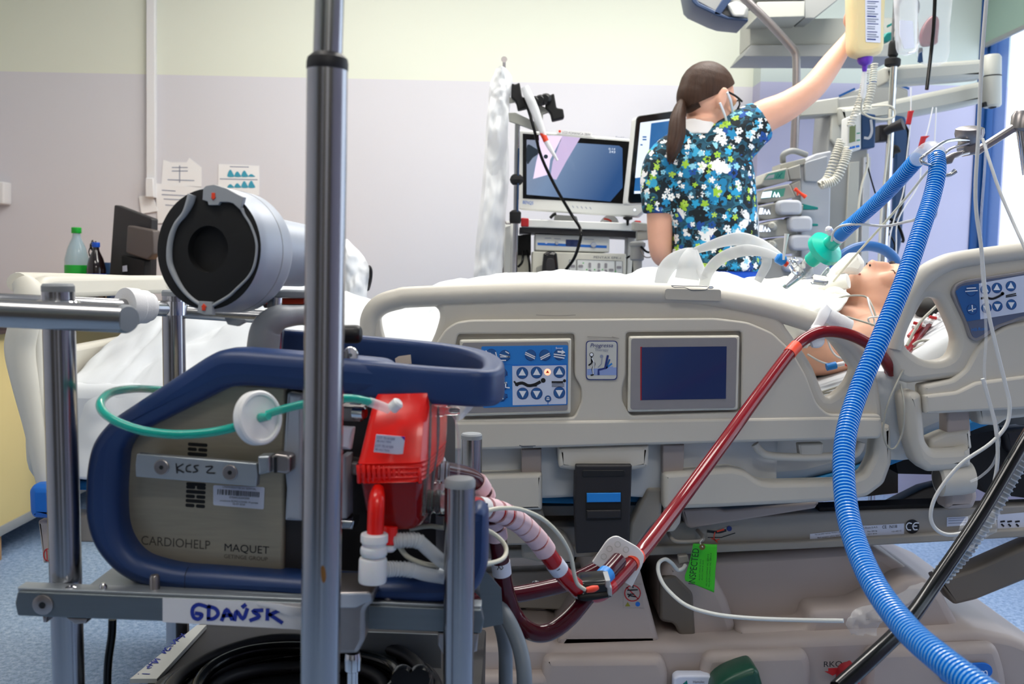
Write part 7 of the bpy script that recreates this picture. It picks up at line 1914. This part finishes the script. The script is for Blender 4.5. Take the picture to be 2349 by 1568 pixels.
# ------------------------------------------------------------------ blood lines
def path(pts, n=8): return [Vector(p) for p in catmull([tuple(P(*q)) for q in pts], n)]
def near(pts, px, py):
    "index of the path point that lies at px, py in the photograph"
    best, bi = 1e9, 0
    for i, v in enumerate(pts):
        d = v - CAM; z = d.dot(_fw)
        x, y = 1174.5 + FPX * d.dot(_rt) / z, 784 - FPX * d.dot(_up) / z
        e = (x - px) ** 2 + (y - py) ** 2
        if e < best: best, bi = e, i
    return bi
def sleeve(name, pts, a, b, r, material, parent):
    "a cuff around a piece of a tube path"
    i, j = near(pts, *a), near(pts, *b)
    if i > j: i, j = j, i
    if j - i < 1: j = i + 1
    V, Fc = sweep(pts[i:j + 1], [r] * (j + 1 - i), 18)
    return obj(name, V, Fc, material, parent, 50)
RB = .0116
ret_pts = path([(2046, 852, 2.02), (2022, 815, 1.98), (1985, 784, 1.955), (1940, 765, 1.945), (1895, 760, 1.94), (1855, 772, 1.93), (1815, 806, 1.90), (1740, 905, 1.80), (1660, 1015, 1.68), (1560, 1150, 1.56), (1480, 1255, 1.44), (1452, 1285, 1.40), (1425, 1316, 1.37), (1396, 1346, 1.34), (1368, 1362, 1.32),
                (1335, 1354, 1.30), (1300, 1326, 1.28), (1268, 1286, 1.26), (1235, 1240, 1.24), (1198, 1203, 1.22), (1160, 1180, 1.19), (1115, 1166, 1.15), (1060, 1158, 1.10), (985, 1150, 1.03)], 12)
rl_ = thing('return_blood_line', 'bright red filled blood tube running from the bed rail down to the oxygenator', 'blood line', P(1560, 1150, 1.56))
k = near(ret_pts, 1400, 1342)
V, Fc = sweep(ret_pts[:k + 1], [RB] * (k + 1), 18); obj('tube_upper', V, Fc, 'blood', rl_, 50)
V, Fc = sweep(ret_pts[k:], [RB] * (len(ret_pts) - k), 18); obj('tube_lower', V, Fc, 'blood_bright', rl_, 50)
sleeve('orange_band', ret_pts, (1826, 794), (1808, 812), RB + .0008, 'orange', rl_)
sleeve('orange_band', ret_pts, (1462, 1274), (1446, 1294), RB + .0010, 'orange', rl_)
i0, i1 = near(ret_pts, 1252, 1262), near(ret_pts, 1112, 1166)
n_ = (i1 - i0)
for t in range(7):
    a, b = i0 + int(n_ * (t + .05) / 7), i0 + int(n_ * (t + .86) / 7)
    V, Fc = sweep(ret_pts[a:b + 1], [RB + .0022] * (b + 1 - a), 18); obj('bandage_turn', V, Fc, 'wrap_pink' if 'wrap_pink' in M else mat('wrap_pink', 'e3c3cb', .7, var=(90, .12)), rl_, 50)
sleeve('arrow_label', ret_pts, (1270, 1292), (1286, 1308), RB + .0006, 'label_white', rl_)
pl_ = PL(1.27 - RB - .002)
strokes('label_mark', pl_, [[(1274, 1296), (1280, 1304)], [(1272, 1304), (1278, 1308), (1284, 1304)]], 2, 'ink_black', rl_, 0.004, 2)
sleeve('end_tape', ret_pts, (1326, 1350), (1342, 1358), RB + .0012, 'tape_white', rl_)
sleeve('end_tape', ret_pts, (1092, 1163), (1112, 1166), RB + .0012, 'tape_white', rl_)

dr_pts = path([(1420, 1284, 1.375), (1395, 1312, 1.35), (1372, 1337, 1.33), (1345, 1370, 1.31), (1302, 1420, 1.28), (1256, 1450, 1.26), (1214, 1446, 1.25), (1180, 1412, 1.25), (1158, 1350, 1.24), (1147, 1280, 1.23), (1137, 1215, 1.22), (1121, 1160, 1.20), (1099, 1115, 1.18), (1070, 1092, 1.16), (1004, 1078, 1.10)], 10)
dl = thing('drainage_blood_line', 'dark red blood tube hanging in a loop below the clamp', 'blood line', P(1256, 1450, 1.26))
V, Fc = sweep(dr_pts, [RB] * len(dr_pts), 18); obj('tube_wall', V, Fc, 'blood_dark', dl, 50)
sleeve('blue_band', dr_pts, (1392, 1316), (1378, 1330), RB + .0010, 'blue_bright', dl)
sleeve('arrow_label', dr_pts, (1147, 1290), (1149, 1312), RB + .0006, 'label_white', dl)
strokes('label_mark', PL(1.22), [[(1140, 1294), (1148, 1304)], [(1148, 1294), (1141, 1306)], [(1150, 1296), (1154, 1302), (1149, 1306)]], 1.8, 'ink_black', dl, 0.0005, 2)
for a, b in (((1141, 1232), (1138, 1206)), ((1137, 1200), (1132, 1185)), ((1112, 1142), (1106, 1130)), ((1103, 1124), (1090, 1107))): sleeve('bandage_turn', dr_pts, a, b, RB + .002, 'wrap_pink', dl)
el_ = tube('bypass_blood_line', [(1080, 1380, 1.42), (1130, 1370, 1.43), (1190, 1362, 1.45), (1250, 1350, 1.47), (1310, 1334, 1.49), (1370, 1306, 1.5), (1430, 1274, 1.5)], .0125, 'blood_dark', None, 8, 18); tag(el_, 'dark blood tube crossing level behind the loop', 'blood line')
# second line end at the bed
vl = thing('cannula', 'short clear blood cannula lying on the sheet by the head rail', 'cannula', P(2120, 760, 2.2))
tube('cannula_tube', [(2040, 850, 2.04), (2085, 800, 2.15), (2105, 770, 2.2), (2128, 740, 2.24)], .011, 'blood', vl, 6, 14)
# holder card with holes
hc_ = thing('tube_holder_card', 'white plastic tube holder card with embossed circles gripping the two blood lines', 'holder', P(1420, 1290, 1.39))
card = [(1358, 1289), (1394, 1236), (1414, 1227), (1466, 1256), (1479, 1274), (1475, 1294), (1450, 1346), (1424, 1330), (1400, 1314), (1378, 1302)]
pc = PL(1.39)
slab('card', pc, card, 0.004, 'white_plastic', hc_, r=[3, 18, 10, 12, 10, 10, 3, 8, 8, 8], bevel=0.0012)
for x, y in ((1385, 1276), (1398, 1258), (1417, 1248), (1436, 1260), (1444, 1312), (1452, 1300)):
    strokes('embossed_ring', pc, [[(x + 6.5 * math.cos(t * .524), y + 6.5 * math.sin(t * .524)) for t in range(13)]], 1.6, 'strip_grey', hc_, 0.0008, 1)
# black twin clamp
bc = thing('twin_clamp', 'black twin tube clamp with grey latch below the holder card', 'clamp', P(1365, 1375, 1.30))
slab('clamp_body', PL(1.285), [(1322, 1352), (1334, 1336), (1390, 1331), (1400, 1334), (1406, 1368), (1396, 1374), (1344, 1379), (1326, 1374)], 0.05, 'black_gloss', bc, r=6, bevel=0.006)
slab('clamp_foot', PL(1.28), [(1324, 1366), (1404, 1358), (1406, 1370), (1344, 1381), (1326, 1377)], 0.055, 'black_matte', bc, r=4, bevel=0.004)
slab('latch', PL(1.28), [(1389, 1331), (1400, 1330), (1400, 1345), (1404, 1348), (1404, 1368), (1394, 1369), (1393, 1350), (1389, 1346)], 0.04, 'grey_plastic', bc, bevel=0.002)
# sensor lead with red plug
sl = thing('sensor_lead', 'cream sensor lead with red plug arching over to the black clamp', 'cable', P(1300, 1260, 1.24))
tube('lead', [(1112, 1172, 1.12), (1150, 1165, 1.14), (1195, 1168, 1.17), (1245, 1190, 1.2), (1284, 1228, 1.22), (1308, 1272, 1.24), (1318, 1320, 1.25), (1326, 1340, 1.26), (1342, 1352, 1.265)], .0026, 'cream_line', sl, 8, 10)
tube('red_plug', [(1345, 1353, 1.265), (1360, 1350, 1.268), (1371, 1347, 1.272)], [.0035, .0045, .003], 'orange_red', sl, 4, 12)
cl_ = tube('sensor_cable', [(940, 1212, 1.04), (985, 1206, 1.05), (1020, 1210, 1.06), (1080, 1205, 1.1), (1130, 1222, 1.12), (1160, 1254, 1.12), (1150, 1283, 1.1), (1090, 1296, 1.06), (1030, 1297, 1.03), (980, 1294, 1.01), (935, 1276, 1.0), (910, 1244, 1.0)], .0026, 'cream_line', None, 8, 10); tag(cl_, 'cream cable looped around the right cart post', 'cable')
# thick grey cables leaving the cart
for i, pts in enumerate(([(1060, 1310, 1.30), (1095, 1340, 1.27), (1140, 1384, 1.24), (1175, 1440, 1.21), (1198, 1510, 1.19), (1204, 1600, 1.18), (1204, 1800, 1.18)], [(1075, 1300, 1.36), (1110, 1350, 1.33), (1140, 1410, 1.31), (1158, 1480, 1.30), (1160, 1580, 1.3), (1160, 1800, 1.3)])):
    o = tube('power_cable', pts, .0096, 'grey_cable', None, 8, 14); tag(o, ['thick grey cable bending down in front, beside the right cart post', 'thick grey cable hanging straighter, just behind its twin'][i], 'cable', 'grey cables leaving the cart')

# ------------------------------------------------------------------ ventilator hose
def corrugated(name, pts, r, pitch, depth, mats, parent, seg=18):
    q = path(pts, 16)
    L = [0.0]
    for a, b in zip(q, q[1:]): L.append(L[-1] + (b - a).length)
    n = int(L[-1] / pitch)
    P_, Rr, mi = [], [], []
    def at(s):
        import bisect
        k = min(max(bisect.bisect_right(L, s) - 1, 0), len(q) - 2)
        return q[k].lerp(q[k + 1], (s - L[k]) / max(L[k + 1] - L[k], 1e-9))
    for i in range(n):
        for f, rr in ((.0, r - depth), (.48, r - depth), (.62, r), (.84, r)):
            P_.append(at((i + f) * pitch)); Rr.append(rr)
    V, Fc = sweep(P_, Rr, seg)
    me = bpy.data.meshes.new(name); me.from_pydata([tuple(v) for v in V], [], Fc)
    o = finish(name, me, None, parent, 60, mats)
    for p in me.polygons:
        row = p.vertices[0] // seg % 4
        p.material_index = 1 if row == 2 else 0
    return o
vh = thing('ventilator_hose', 'blue corrugated ventilator hose hung over the hook and falling past the bed', 'hose', P(1960, 1000, 1.3))
corrugated('hose_to_filter', [(1944, 522, 2.02), (1975, 496, 1.97), (2030, 446, 1.88), (2080, 392, 1.79), (2106, 362, 1.75)], .0142, .0058, .0026, ['hose_blue', 'hose_ridge'], vh)
corrugated('hose_fall', [(2148, 356, 1.66), (2150, 392, 1.63), (2138, 450, 1.60), (2112, 530, 1.55), (2074, 642, 1.49), (2022, 770, 1.43), (1968, 900, 1.37), (1940, 1000, 1.31), (1936, 1100, 1.25), (1952, 1210, 1.18), (2000, 1330, 1.08), (2076, 1436, .98), (2160, 1512, .90), (2280, 1604, .82)], .0140, .0056, .0026, ['hose_blue', 'hose_ridge'], vh)
tube('clear_bend', [(2104, 364, 1.75), (2124, 346, 1.72), (2140, 342, 1.69), (2149, 350, 1.665), (2149, 360, 1.66)], .0138, 'clear_film', vh, 6, 18)
lathe('blue_cuff', [(.0128, 0), (.0150, .002), (.0155, .03), (.0135, .032)], P(1946, 520, 2.02), P(1918, 546, 2.05) - P(1946, 520, 2.02), 'blue_bright', vh, 24)
ff = thing('breathing_filter', 'teal disc breathing filter at the end of the ventilator hose', 'filter', P(1895, 568, 2.08))
fo, fe = P(1930, 537, 2.05), P(1860, 598, 2.12)
fd = (fe - fo)
fl = fd.length
lathe('clear_collar', [(.0125, 0), (.0145, .002), (.0145, fl * .14), (.012, fl * .15)], fo, fd, 'milky_plastic', ff, 24)
lathe('filter_housing', [(.0125, fl * .14), (.0150, fl * .15), (.0160, fl * .38), (.030, fl * .44), (.0375, fl * .47), (.0380, fl * .60), (.0345, fl * .63), (.0200, fl * .72), (.0165, fl * .76), (.0160, fl * 1.0), (.012, fl * 1.0)], fo, fd, 'teal_filter', ff, 40)
lathe('sample_port', [(.006, 0), (.0075, .002), (.0075, .014), (.004, .018)], fo + fd * .22 + Vector((-.01, -.01, .012)), (-.6, -.3, .8), 'milky_plastic', ff, 16)
ct_ = thing('catheter_mount', 'clear plastic elbow and connectors between filter and breathing tube', 'connector', P(1840, 620, 2.14))
e1 = P(1858, 600, 2.12)
tube('elbow', [(1860, 598, 2.12), (1846, 612, 2.13), (1836, 622, 2.14), (1822, 636, 2.15), (1800, 654, 2.17)], [.0135, .0125, .0150, .012, .010], 'clear_plastic', ct_, 5, 20)
slab('elbow_body', PL(2.13), [(1840, 604), (1856, 596), (1868, 612), (1868, 634), (1850, 640), (1840, 626)], 0.03, 'clear_film', ct_, r=8, bevel=0.008)
tube('swivel', [(1816, 606, 2.14), (1824, 616, 2.14), (1838, 626, 2.14)], [.008, .010, .010], 'clear_plastic', ct_, 4, 14)
for pts in ([(1812, 596, 2.14), (1830, 600, 2.14)], [(1820, 590, 2.14), (1824, 608, 2.14)]): tube('port_wing', pts, .005, 'clear_plastic', ct_, 1, 10)
tube('cap_loop', [(1884, 632, 2.14), (1892, 622, 2.14), (1900, 614, 2.14), (1900, 622, 2.14), (1890, 632, 2.14)], .0022, 'white_plastic', ct_, 5, 8)
lathe('suction_cap', [(.009, 0), (.011, .002), (.011, .03), (.008, .034)], P(1862, 640, 2.14), (1, 0, -.1), 'clear_plastic', ct_, 18)
sx2 = thing('suction_catheter', 'closed suction catheter in a looped cloudy plastic sleeve with blue end', 'catheter', P(1650, 630, 2.3))
sec_ = [(math.cos(t * math.pi / 8), .22 * math.sin(t * math.pi / 8)) for t in range(16)]
tube('sleeve_loop', [(1800, 596, 2.15), (1774, 578, 2.17), (1740, 560, 2.2), (1700, 548, 2.22), (1664, 552, 2.24), (1620, 566, 2.26), (1590, 576, 2.28)], [.006, .010, .014, .015, .013, .010, .007], 'frosted_film', sx2, 8, sec=sec_, up=Vector((0, -1, 0)))
tube('sleeve_loop', [(1790, 590, 2.15), (1750, 578, 2.18), (1710, 574, 2.2), (1670, 584, 2.22), (1640, 604, 2.24), (1622, 630, 2.25), (1614, 660, 2.26)], [.006, .010, .013, .013, .013, .012, .012], 'frosted_film', sx2, 8, sec=sec_, up=Vector((0, -1, 0)))
tube('sleeve_loop', [(1592, 574, 2.28), (1574, 582, 2.28), (1545, 598, 2.28), (1526, 620, 2.28), (1514, 652, 2.28)], [.007, .014, .018, .018, .014], 'frosted_film', sx2, 8, sec=sec_, up=Vector((0, -1, 0)))
tube('sleeve_loop', [(1588, 572, 2.27), (1582, 600, 2.26), (1576, 640, 2.26)], [.012, .024, .028], 'frosted_film', sx2, 6, sec=sec_, up=Vector((0, -1, 0)))
tube('sleeve_loop', [(1592, 574, 2.27), (1600, 600, 2.26), (1616, 640, 2.25)], [.008, .010, .010], 'frosted_film', sx2, 6, sec=sec_, up=Vector((0, -1, 0)))
tube('sleeve_loop', [(1748, 576, 2.19), (1758, 590, 2.19), (1758, 606, 2.2), (1746, 630, 2.2), (1738, 645, 2.2)], [.008, .011, .011, .010, .009], 'frosted_film', sx2, 6, sec=sec_, up=Vector((0, -1, 0)))
lathe('blue_grip', [(.008, 0), (.0115, .003), (.0115, .018), (.008, .022)], P(1781, 589, 2.15), P(1800, 600, 2.15) - P(1781, 589, 2.15), 'blue_bright', sx2, 18)
tube('red_joint', [(1799, 602, 2.15), (1806, 607, 2.15)], .006, 'orange_red', sx2, 1, 12)
tube('flush_line', [(1797, 596, 2.14), (1800, 570, 2.14), (1805, 536, 2.14)], [.003, .003, .005], 'white_plastic', sx2, 5, 10)

# hook arm that carries the hose
ha = thing('hose_support_arm', 'jointed metal hose support arm with wire hook reaching in at the right', 'arm', P(2349, 290, 1.72))
tube('rod', [(2400, 246, 1.72), (2338, 285, 1.72), (2236, 350, 1.72)], .0072, 'cast_metal', ha, 1, 16)
lathe('joint', [(.012, .0), (.0165, .004), (.0165, .026), (.012, .034)], P(2340, 302, 1.72), (0.05, 0, 1), 'cast_metal', ha, 24)
tube('rod', [(2342, 300, 1.72), (2356, 400, 1.72)], .0075, 'chrome', ha, 1, 16)
lathe('clamp_disc', [(.006, -.02), (.012, -.016), (.022, -.006), (.0235, 0), (.0225, .008), (.016, .011)], P(2224, 306, 1.70), (-.1, -.25, 1), 'cast_metal', ha, 28)
slab('clamp_block', PL(1.70), [(2214, 318), (2240, 312), (2246, 330), (2244, 352), (2222, 356), (2210, 340)], 0.03, 'cast_metal', ha, r=4, bevel=0.004)
tube('wire_hook', [(2222, 350, 1.70), (2200, 356, 1.69), (2176, 366, 1.68), (2150, 378, 1.64), (2124, 376, 1.62), (2112, 366, 1.62), (2130, 350, 1.62), (2172, 324, 1.64), (2226, 320, 1.69)], .0028, 'chrome', ha, 6, 10)
slab('spring_clip', PL(1.66), [(2164, 362), (2186, 350), (2212, 344), (2210, 352), (2192, 362), (2186, 374), (2166, 378)], 0.012, 'cast_metal', ha, r=3, bevel=0.003)
tube('wire_hook', [(2160, 362, 1.68), (2180, 342, 1.68), (2222, 328, 1.69)], .0024, 'chrome', ha, 5, 8)
tube('side_hook', [(2156, 398, 1.66), (2166, 402, 1.65), (2180, 400, 1.65), (2192, 392, 1.65)], [.003, .003, .0034, .0045], 'chrome', ha, 5, 10)

# ------------------------------------------------------------------ thin lines at the head of the bed
line([(1908, 552, 2.04), (1912, 532, 2.02), (1930, 518, 2.0), (1970, 514, 1.97), (2030, 518, 1.92), (2080, 508, 1.84), (2100, 502, 1.80), (2130, 478, 1.72), (2150, 440, 1.68), (2156, 392, 1.66), (2146, 350, 1.64)], .0026, 'white_line', 'white sampling line running from the filter along the hose', 'sampling_line')
line([(1912, 645, 2.30), (1960, 588, 2.22), (2030, 510, 2.08), (2090, 440, 1.94), (2122, 400, 1.84), (2150, 372, 1.78)], .0024, 'cream_line', 'grey line stretched straight from the hook to the patient neck', 'monitoring_line')
Yl = 1.5
line([(2266, -40, Yl), (2252, 140, Yl), (2245, 300, Yl), (2238, 420, Yl), (2240, 490, Yl), (2250, 560, Yl), (2258, 650, Yl), (2268, 720, Yl), (2286, 800, Yl), (2306, 880, Yl), (2316, 930, Yl), (2308, 976, Yl), (2270, 1018, Yl), (2204, 1064, Yl), (2152, 1128, Yl), (2135, 1178, Yl), (2146, 1212, Yl), (2180, 1226, Yl), (2226, 1210, Yl), (2270, 1140, Yl), (2288, 1060, Yl), (2284, 980, Yl), (2268, 916, Yl), (2254, 868, Yl)], .0030, 'white_line', 'white line falling from the top edge into a wide loop beside the head rail', 'infusion_line')
line([(2262, 330, 1.62), (2258, 400, 1.6), (2250, 520, 1.58), (2254, 640, 1.56), (2262, 760, 1.55), (2258, 860, 1.55), (2272, 930, 1.55), (2292, 1000, 1.56), (2280, 1060, 1.57), (2250, 1092, 1.58), (2226, 1104, 1.58)], .0022, 'clear_thin', 'clear line hanging behind the white line at the head rail', 'infusion_line')
line([(2254, 318, 1.66), (2270, 370, 1.64), (2294, 440, 1.62), (2324, 510, 1.6), (2349, 565, 1.58), (2372, 620, 1.58)], .0026, 'white_line', 'white line slanting from the hook towards the picture edge', 'infusion_line')
line([(2080, 832, 2.0), (2056, 880, 1.97), (2036, 930, 1.96), (2026, 985, 1.96), (2036, 1024, 1.96), (2054, 1026, 1.96), (2070, 990, 1.96), (2074, 930, 1.96), (2066, 880, 1.98)], .0020, 'pump_grey', 'thin grey lead hanging in a loop between the side rails', 'patient_lead')
# leads on the chest
for i, pts in enumerate(([(1918, 700, 2.27), (1924, 684, 2.28), (1950, 678, 2.28), (1985, 680, 2.29), (2000, 700, 2.26), (2010, 728, 2.24)], [(1990, 682, 2.26), (1996, 706, 2.24), (2006, 738, 2.22), (2000, 746, 2.22), (1992, 730, 2.22), (2016, 726, 2.22)],
                         [(1942, 726, 2.20), (1975, 736, 2.18), (2014, 748, 2.16)], [(1842, 794, 2.16), (1870, 788, 2.16), (1892, 772, 2.16)], [(1898, 776, 2.16), (1906, 800, 2.16), (1922, 818, 2.16), (1952, 826, 2.16)], [(1852, 812, 2.17), (1880, 828, 2.16), (1910, 836, 2.16), (1950, 832, 2.16)],
                         [(1886, 898, 2.10), (1930, 884, 2.10), (1956, 872, 2.10)], [(1888, 902, 2.10), (1930, 894, 2.10), (1952, 886, 2.10)])):
    line(pts, .0022, 'pump_grey' if i not in (1, 4, 5) else 'white_line', ['grey lead curving over the upper chest below the chin', 'white lead bent in a small loop on the chest', 'grey lead crossing the chest beside the hose', 'grey lead under the knotted bandage', 'white line hanging in front of the bare arm', 'long white line below the bare arm',
                                              'upper grey lead lying on the sheet in the rail opening', 'lower grey lead lying on the sheet in the rail opening'][i], 'patient_lead', 'lead')
bcn = thing('line_connector', 'pale blue line connector on the sheet in the rail opening', 'connector', P(1912, 838, 2.13))
tube('blue_body', [(1896, 842, 2.13), (1918, 837, 2.13)], .008, 'blue_bright', bcn, 1, 14)
tube('clear_end', [(1918, 837, 2.13), (1936, 833, 2.13)], .005, 'milky_plastic', bcn, 1, 12)
tube('orange_end', [(1940, 834, 2.13), (1950, 836, 2.13)], .005, 'orange_red', bcn, 1, 12)
# knotted bandage on the rail
kb_ = thing('knotted_bandage', 'white bandage strip knotted around the bed rail, holding the blood line', 'bandage', P(1875, 770, 1.95))
rp = path([(1884, 724, 2.02), (1912, 740, 2.02), (1944, 756, 2.02)], 6)
V, Fc = sweep(rp, [.0222 + .0016 * fbm(i * .9, 0, 2) + .0012 * math.sin(i * .26) for i in range(len(rp))], 20); obj('wrap', V, Fc, 'bandage', kb_, 60)
tube('strip', [(1898, 706, 1.985), (1890, 720, 1.965), (1880, 740, 1.955), (1868, 756, 1.95)], [.010, .011, .010, .009], 'bandage', kb_, 6, sec=rrect(1, .45, .4), up=Vector((0, -1, 0)))
v, f = ell_mesh(P(1874, 766, 1.945), (.017, .013, .019), None, 18, 10); v = [q + Vector((.003 * fbm(q.x * 90, q.z * 90), 0, .003 * fbm(q.z * 80, q.x * 60, 4))) for q in v]; obj('knot', v, f, 'bandage', kb_, 180)
tube('strip_end', [(1876, 772, 1.94), (1872, 780, 1.935), (1860, 786, 1.93)], [.014, .016, .010], 'bandage', kb_, 5, sec=rrect(1, .35, .4), up=Vector((0, -1, 0)))
tube('strip_end', [(1868, 762, 1.95), (1850, 776, 1.96), (1836, 786, 1.98)], [.006, .006, .004], 'bandage', kb_, 5, 10)
wc_ = thing('elbow_dressing', 'white dressing wrapped around the patient arm in the rail opening', 'dressing', P(1830, 770, 2.15))
crumple('dressing_cloth', PL(2.13), [(1790, 1802, 724), (1788, 1846, 742), (1792, 1866, 762), (1808, 1862, 784), (1828, 1852, 796)], 0.008, 26, 'gauze', wc_, 16, 16, 0.03)
# cluster of stopcocks seen through the head rail opening
sc_ = thing('stopcock_manifold', 'white stopcocks with red handles seen through the head rail opening', 'stopcock', P(2140, 730, 2.25))
tube('manifold_bar', [(2096, 752, 2.2), (2130, 735, 2.22), (2168, 722, 2.24)], .006, 'white_plastic', sc_, 3, 12)
for i in range(4):
    x, y = 2104 + 18 * i, 748 - 7 * i
    tube('tap', [(x - 4, y + 6, 2.19), (x + 5, y - 12, 2.20)], .0045, 'white_plastic', sc_, 1, 10)
    tube('tap_handle', [(x - 8, y - 8, 2.19), (x + 8, y - 4, 2.19)], .0035, 'white_plastic' if i % 2 else 'clip_red', sc_, 1, 8)
tube('red_section', [(2086, 772, 2.19), (2104, 752, 2.2), (2120, 738, 2.2)], .006, 'clip_red', sc_, 3, 12)
dk_ = thing('dark_cushion', 'black padded strap behind the stopcocks', 'strap', P(2145, 700, 2.4))
v, f = ell_mesh(P(2146, 708, 2.36), (.05, .05, .03), None, 18, 10); obj('strap_pad', v, f, 'black_matte', dk_, 180)
for i, pts in enumerate(([(2082, 800, 2.15), (2110, 782, 2.15), (2150, 780, 2.15), (2196, 768, 2.15)], [(2084, 806, 2.14), (2130, 788, 2.14), (2170, 784, 2.14), (2196, 772, 2.14)], [(2080, 792, 2.1), (2110, 740, 2.12), (2156, 694, 2.14)])):
    line(pts, .003, 'pump_grey', ['upper grey lead on the sheet behind the head rail', 'lower grey lead on the sheet behind the head rail', 'straight grey line slanting up behind the head rail'][i], 'patient_lead', 'lead')
# blue curved cushion edge behind the head
hb3 = tube('head_ring', [(1908, 640, 2.75), (1920, 600, 2.75), (1950, 574, 2.75), (1990, 564, 2.75), (2030, 574, 2.75), (2056, 600, 2.75), (2066, 640, 2.75)], .014, 'button_blue', None, 6, 14); tag(hb3, 'blue curved tube arching behind the patient head', 'tube')

# ------------------------------------------------------------------ lower right hoses and tag
bh = line([(2420, 900, 1.56), (2349, 1012, 1.5), (2250, 1180, 1.4), (2150, 1330, 1.3), (2080, 1428, 1.22), (2000, 1508, 1.15), (1920, 1580, 1.1)], .0100, 'black_cable', 'glossy black hose slanting across the lower right corner', 'pressure_hose', 'hose')
gh = thing('grey_corrugated_hose', 'grey corrugated hose slanting behind the black hose', 'hose', P(2250, 1200, 1.6))
corrugated('hose_wall', [(2420, 940, 1.62), (2360, 1020, 1.62), (2310, 1100, 1.62), (2270, 1170, 1.62), (2210, 1260, 1.64), (2150, 1330, 1.66)], .0165, .0085, .0022, ['hose_grey', 'pump_knob'], gh)
cb = thing('hose_film', 'crumpled clear film wrapped around the corrugated hose end', 'film', P(2060, 1410, 1.75))
crumple('film', PL(1.78), [(2110, 2160, 1330), (2040, 2120, 1370), (1960, 2080, 1400), (1936, 2030, 1424), (1950, 2010, 1452)], 0.02, 30, 'clear_thin', cb, 22, 26, 0.02)
crumple('film', PL(1.60), [(2250, 2300, 1160), (2190, 2280, 1210), (2170, 2230, 1250)], 0.02, 34, 'clear_thin', cb, 18, 20, 0.03)
line([(1572, 1296, 2.06), (1566, 1304, 2.05), (1554, 1306, 2.05), (1542, 1292, 2.04), (1526, 1282, 2.03), (1511, 1292, 2.02), (1512, 1318, 2.0), (1530, 1350, 1.98), (1575, 1388, 1.95), (1640, 1408, 1.92), (1720, 1417, 1.90), (1820, 1421, 1.88), (1935, 1423, 1.84)], .0042, 'device_white', 'white cable sagging along under the bed frame', 'bed_cable', 'cable')
pgc = thing('cable_plug', 'small grey plug under the bed frame beside the green tag', 'plug', P(1570, 1285, 2.06))
slab('plug_body', PL(2.06), [(1556, 1275), (1578, 1272), (1582, 1290), (1558, 1294)], 0.02, 'frame_grey', pgc, r=3, bevel=0.003)
gt = thing('inspection_tag', 'bright green INSPECTED tag hanging from the bed frame hook', 'tag', P(1605, 1350, 2.03))
V, Fc = [], []
L1 = catmull([(1590, 1246), (1586, 1270), (1578, 1300), (1571, 1320), (1572, 1331)], 4); L2 = catmull([(1645, 1248), (1644, 1280), (1641, 1310), (1640, 1335), (1638, 1358)], 4)
nn = 10
for (x0, y0), (x1, y1) in zip(L1, L2):
    for i in range(nn + 1):
        t = i / nn; V.append(P(x0 + (x1 - x0) * t, y0 + (y1 - y0) * t, 2.03 + .012 * math.sin(t * 3.1 + y0 * .02)))
for j in range(len(L1) - 1):
    for i in range(nn): Fc.append((j * (nn + 1) + i, j * (nn + 1) + i + 1, (j + 1) * (nn + 1) + i + 1, (j + 1) * (nn + 1) + i))
o = obj('tag_card', V, Fc, 'green_tag', gt, 180)
md = o.modifiers.new('thickness', 'SOLIDIFY'); md.thickness = .0012
text('tag_word', 'INSPECTED', PL(2.016), (1594, 1340), (1604, 1258), 15, 'ink_black', gt, 0.0)
for x, y0, y1 in ((1606, 1330, 1282), (1612, 1330, 1284), (1622, 1344, 1270), (1628, 1346, 1268)): text('tag_print', 'HILL-ROM COMPANY INC. SERVICE', PL(2.016), (x, y0), (x + (y0 - y1) * .06, y1), 3.4, 'ink_black', gt, 0.0)
mat('eyelet_brown', '6a5a2c', 0.6)
poly('eyelet', PL(2.015), disc_px(1611, 1254, 7, 16), 'eyelet_brown', gt, 0.0)
tube('tag_string', [(1612, 1254, 2.012), (1606, 1244, 2.03), (1612, 1236, 2.05)], .0012, 'white_line', gt, 4, 6)
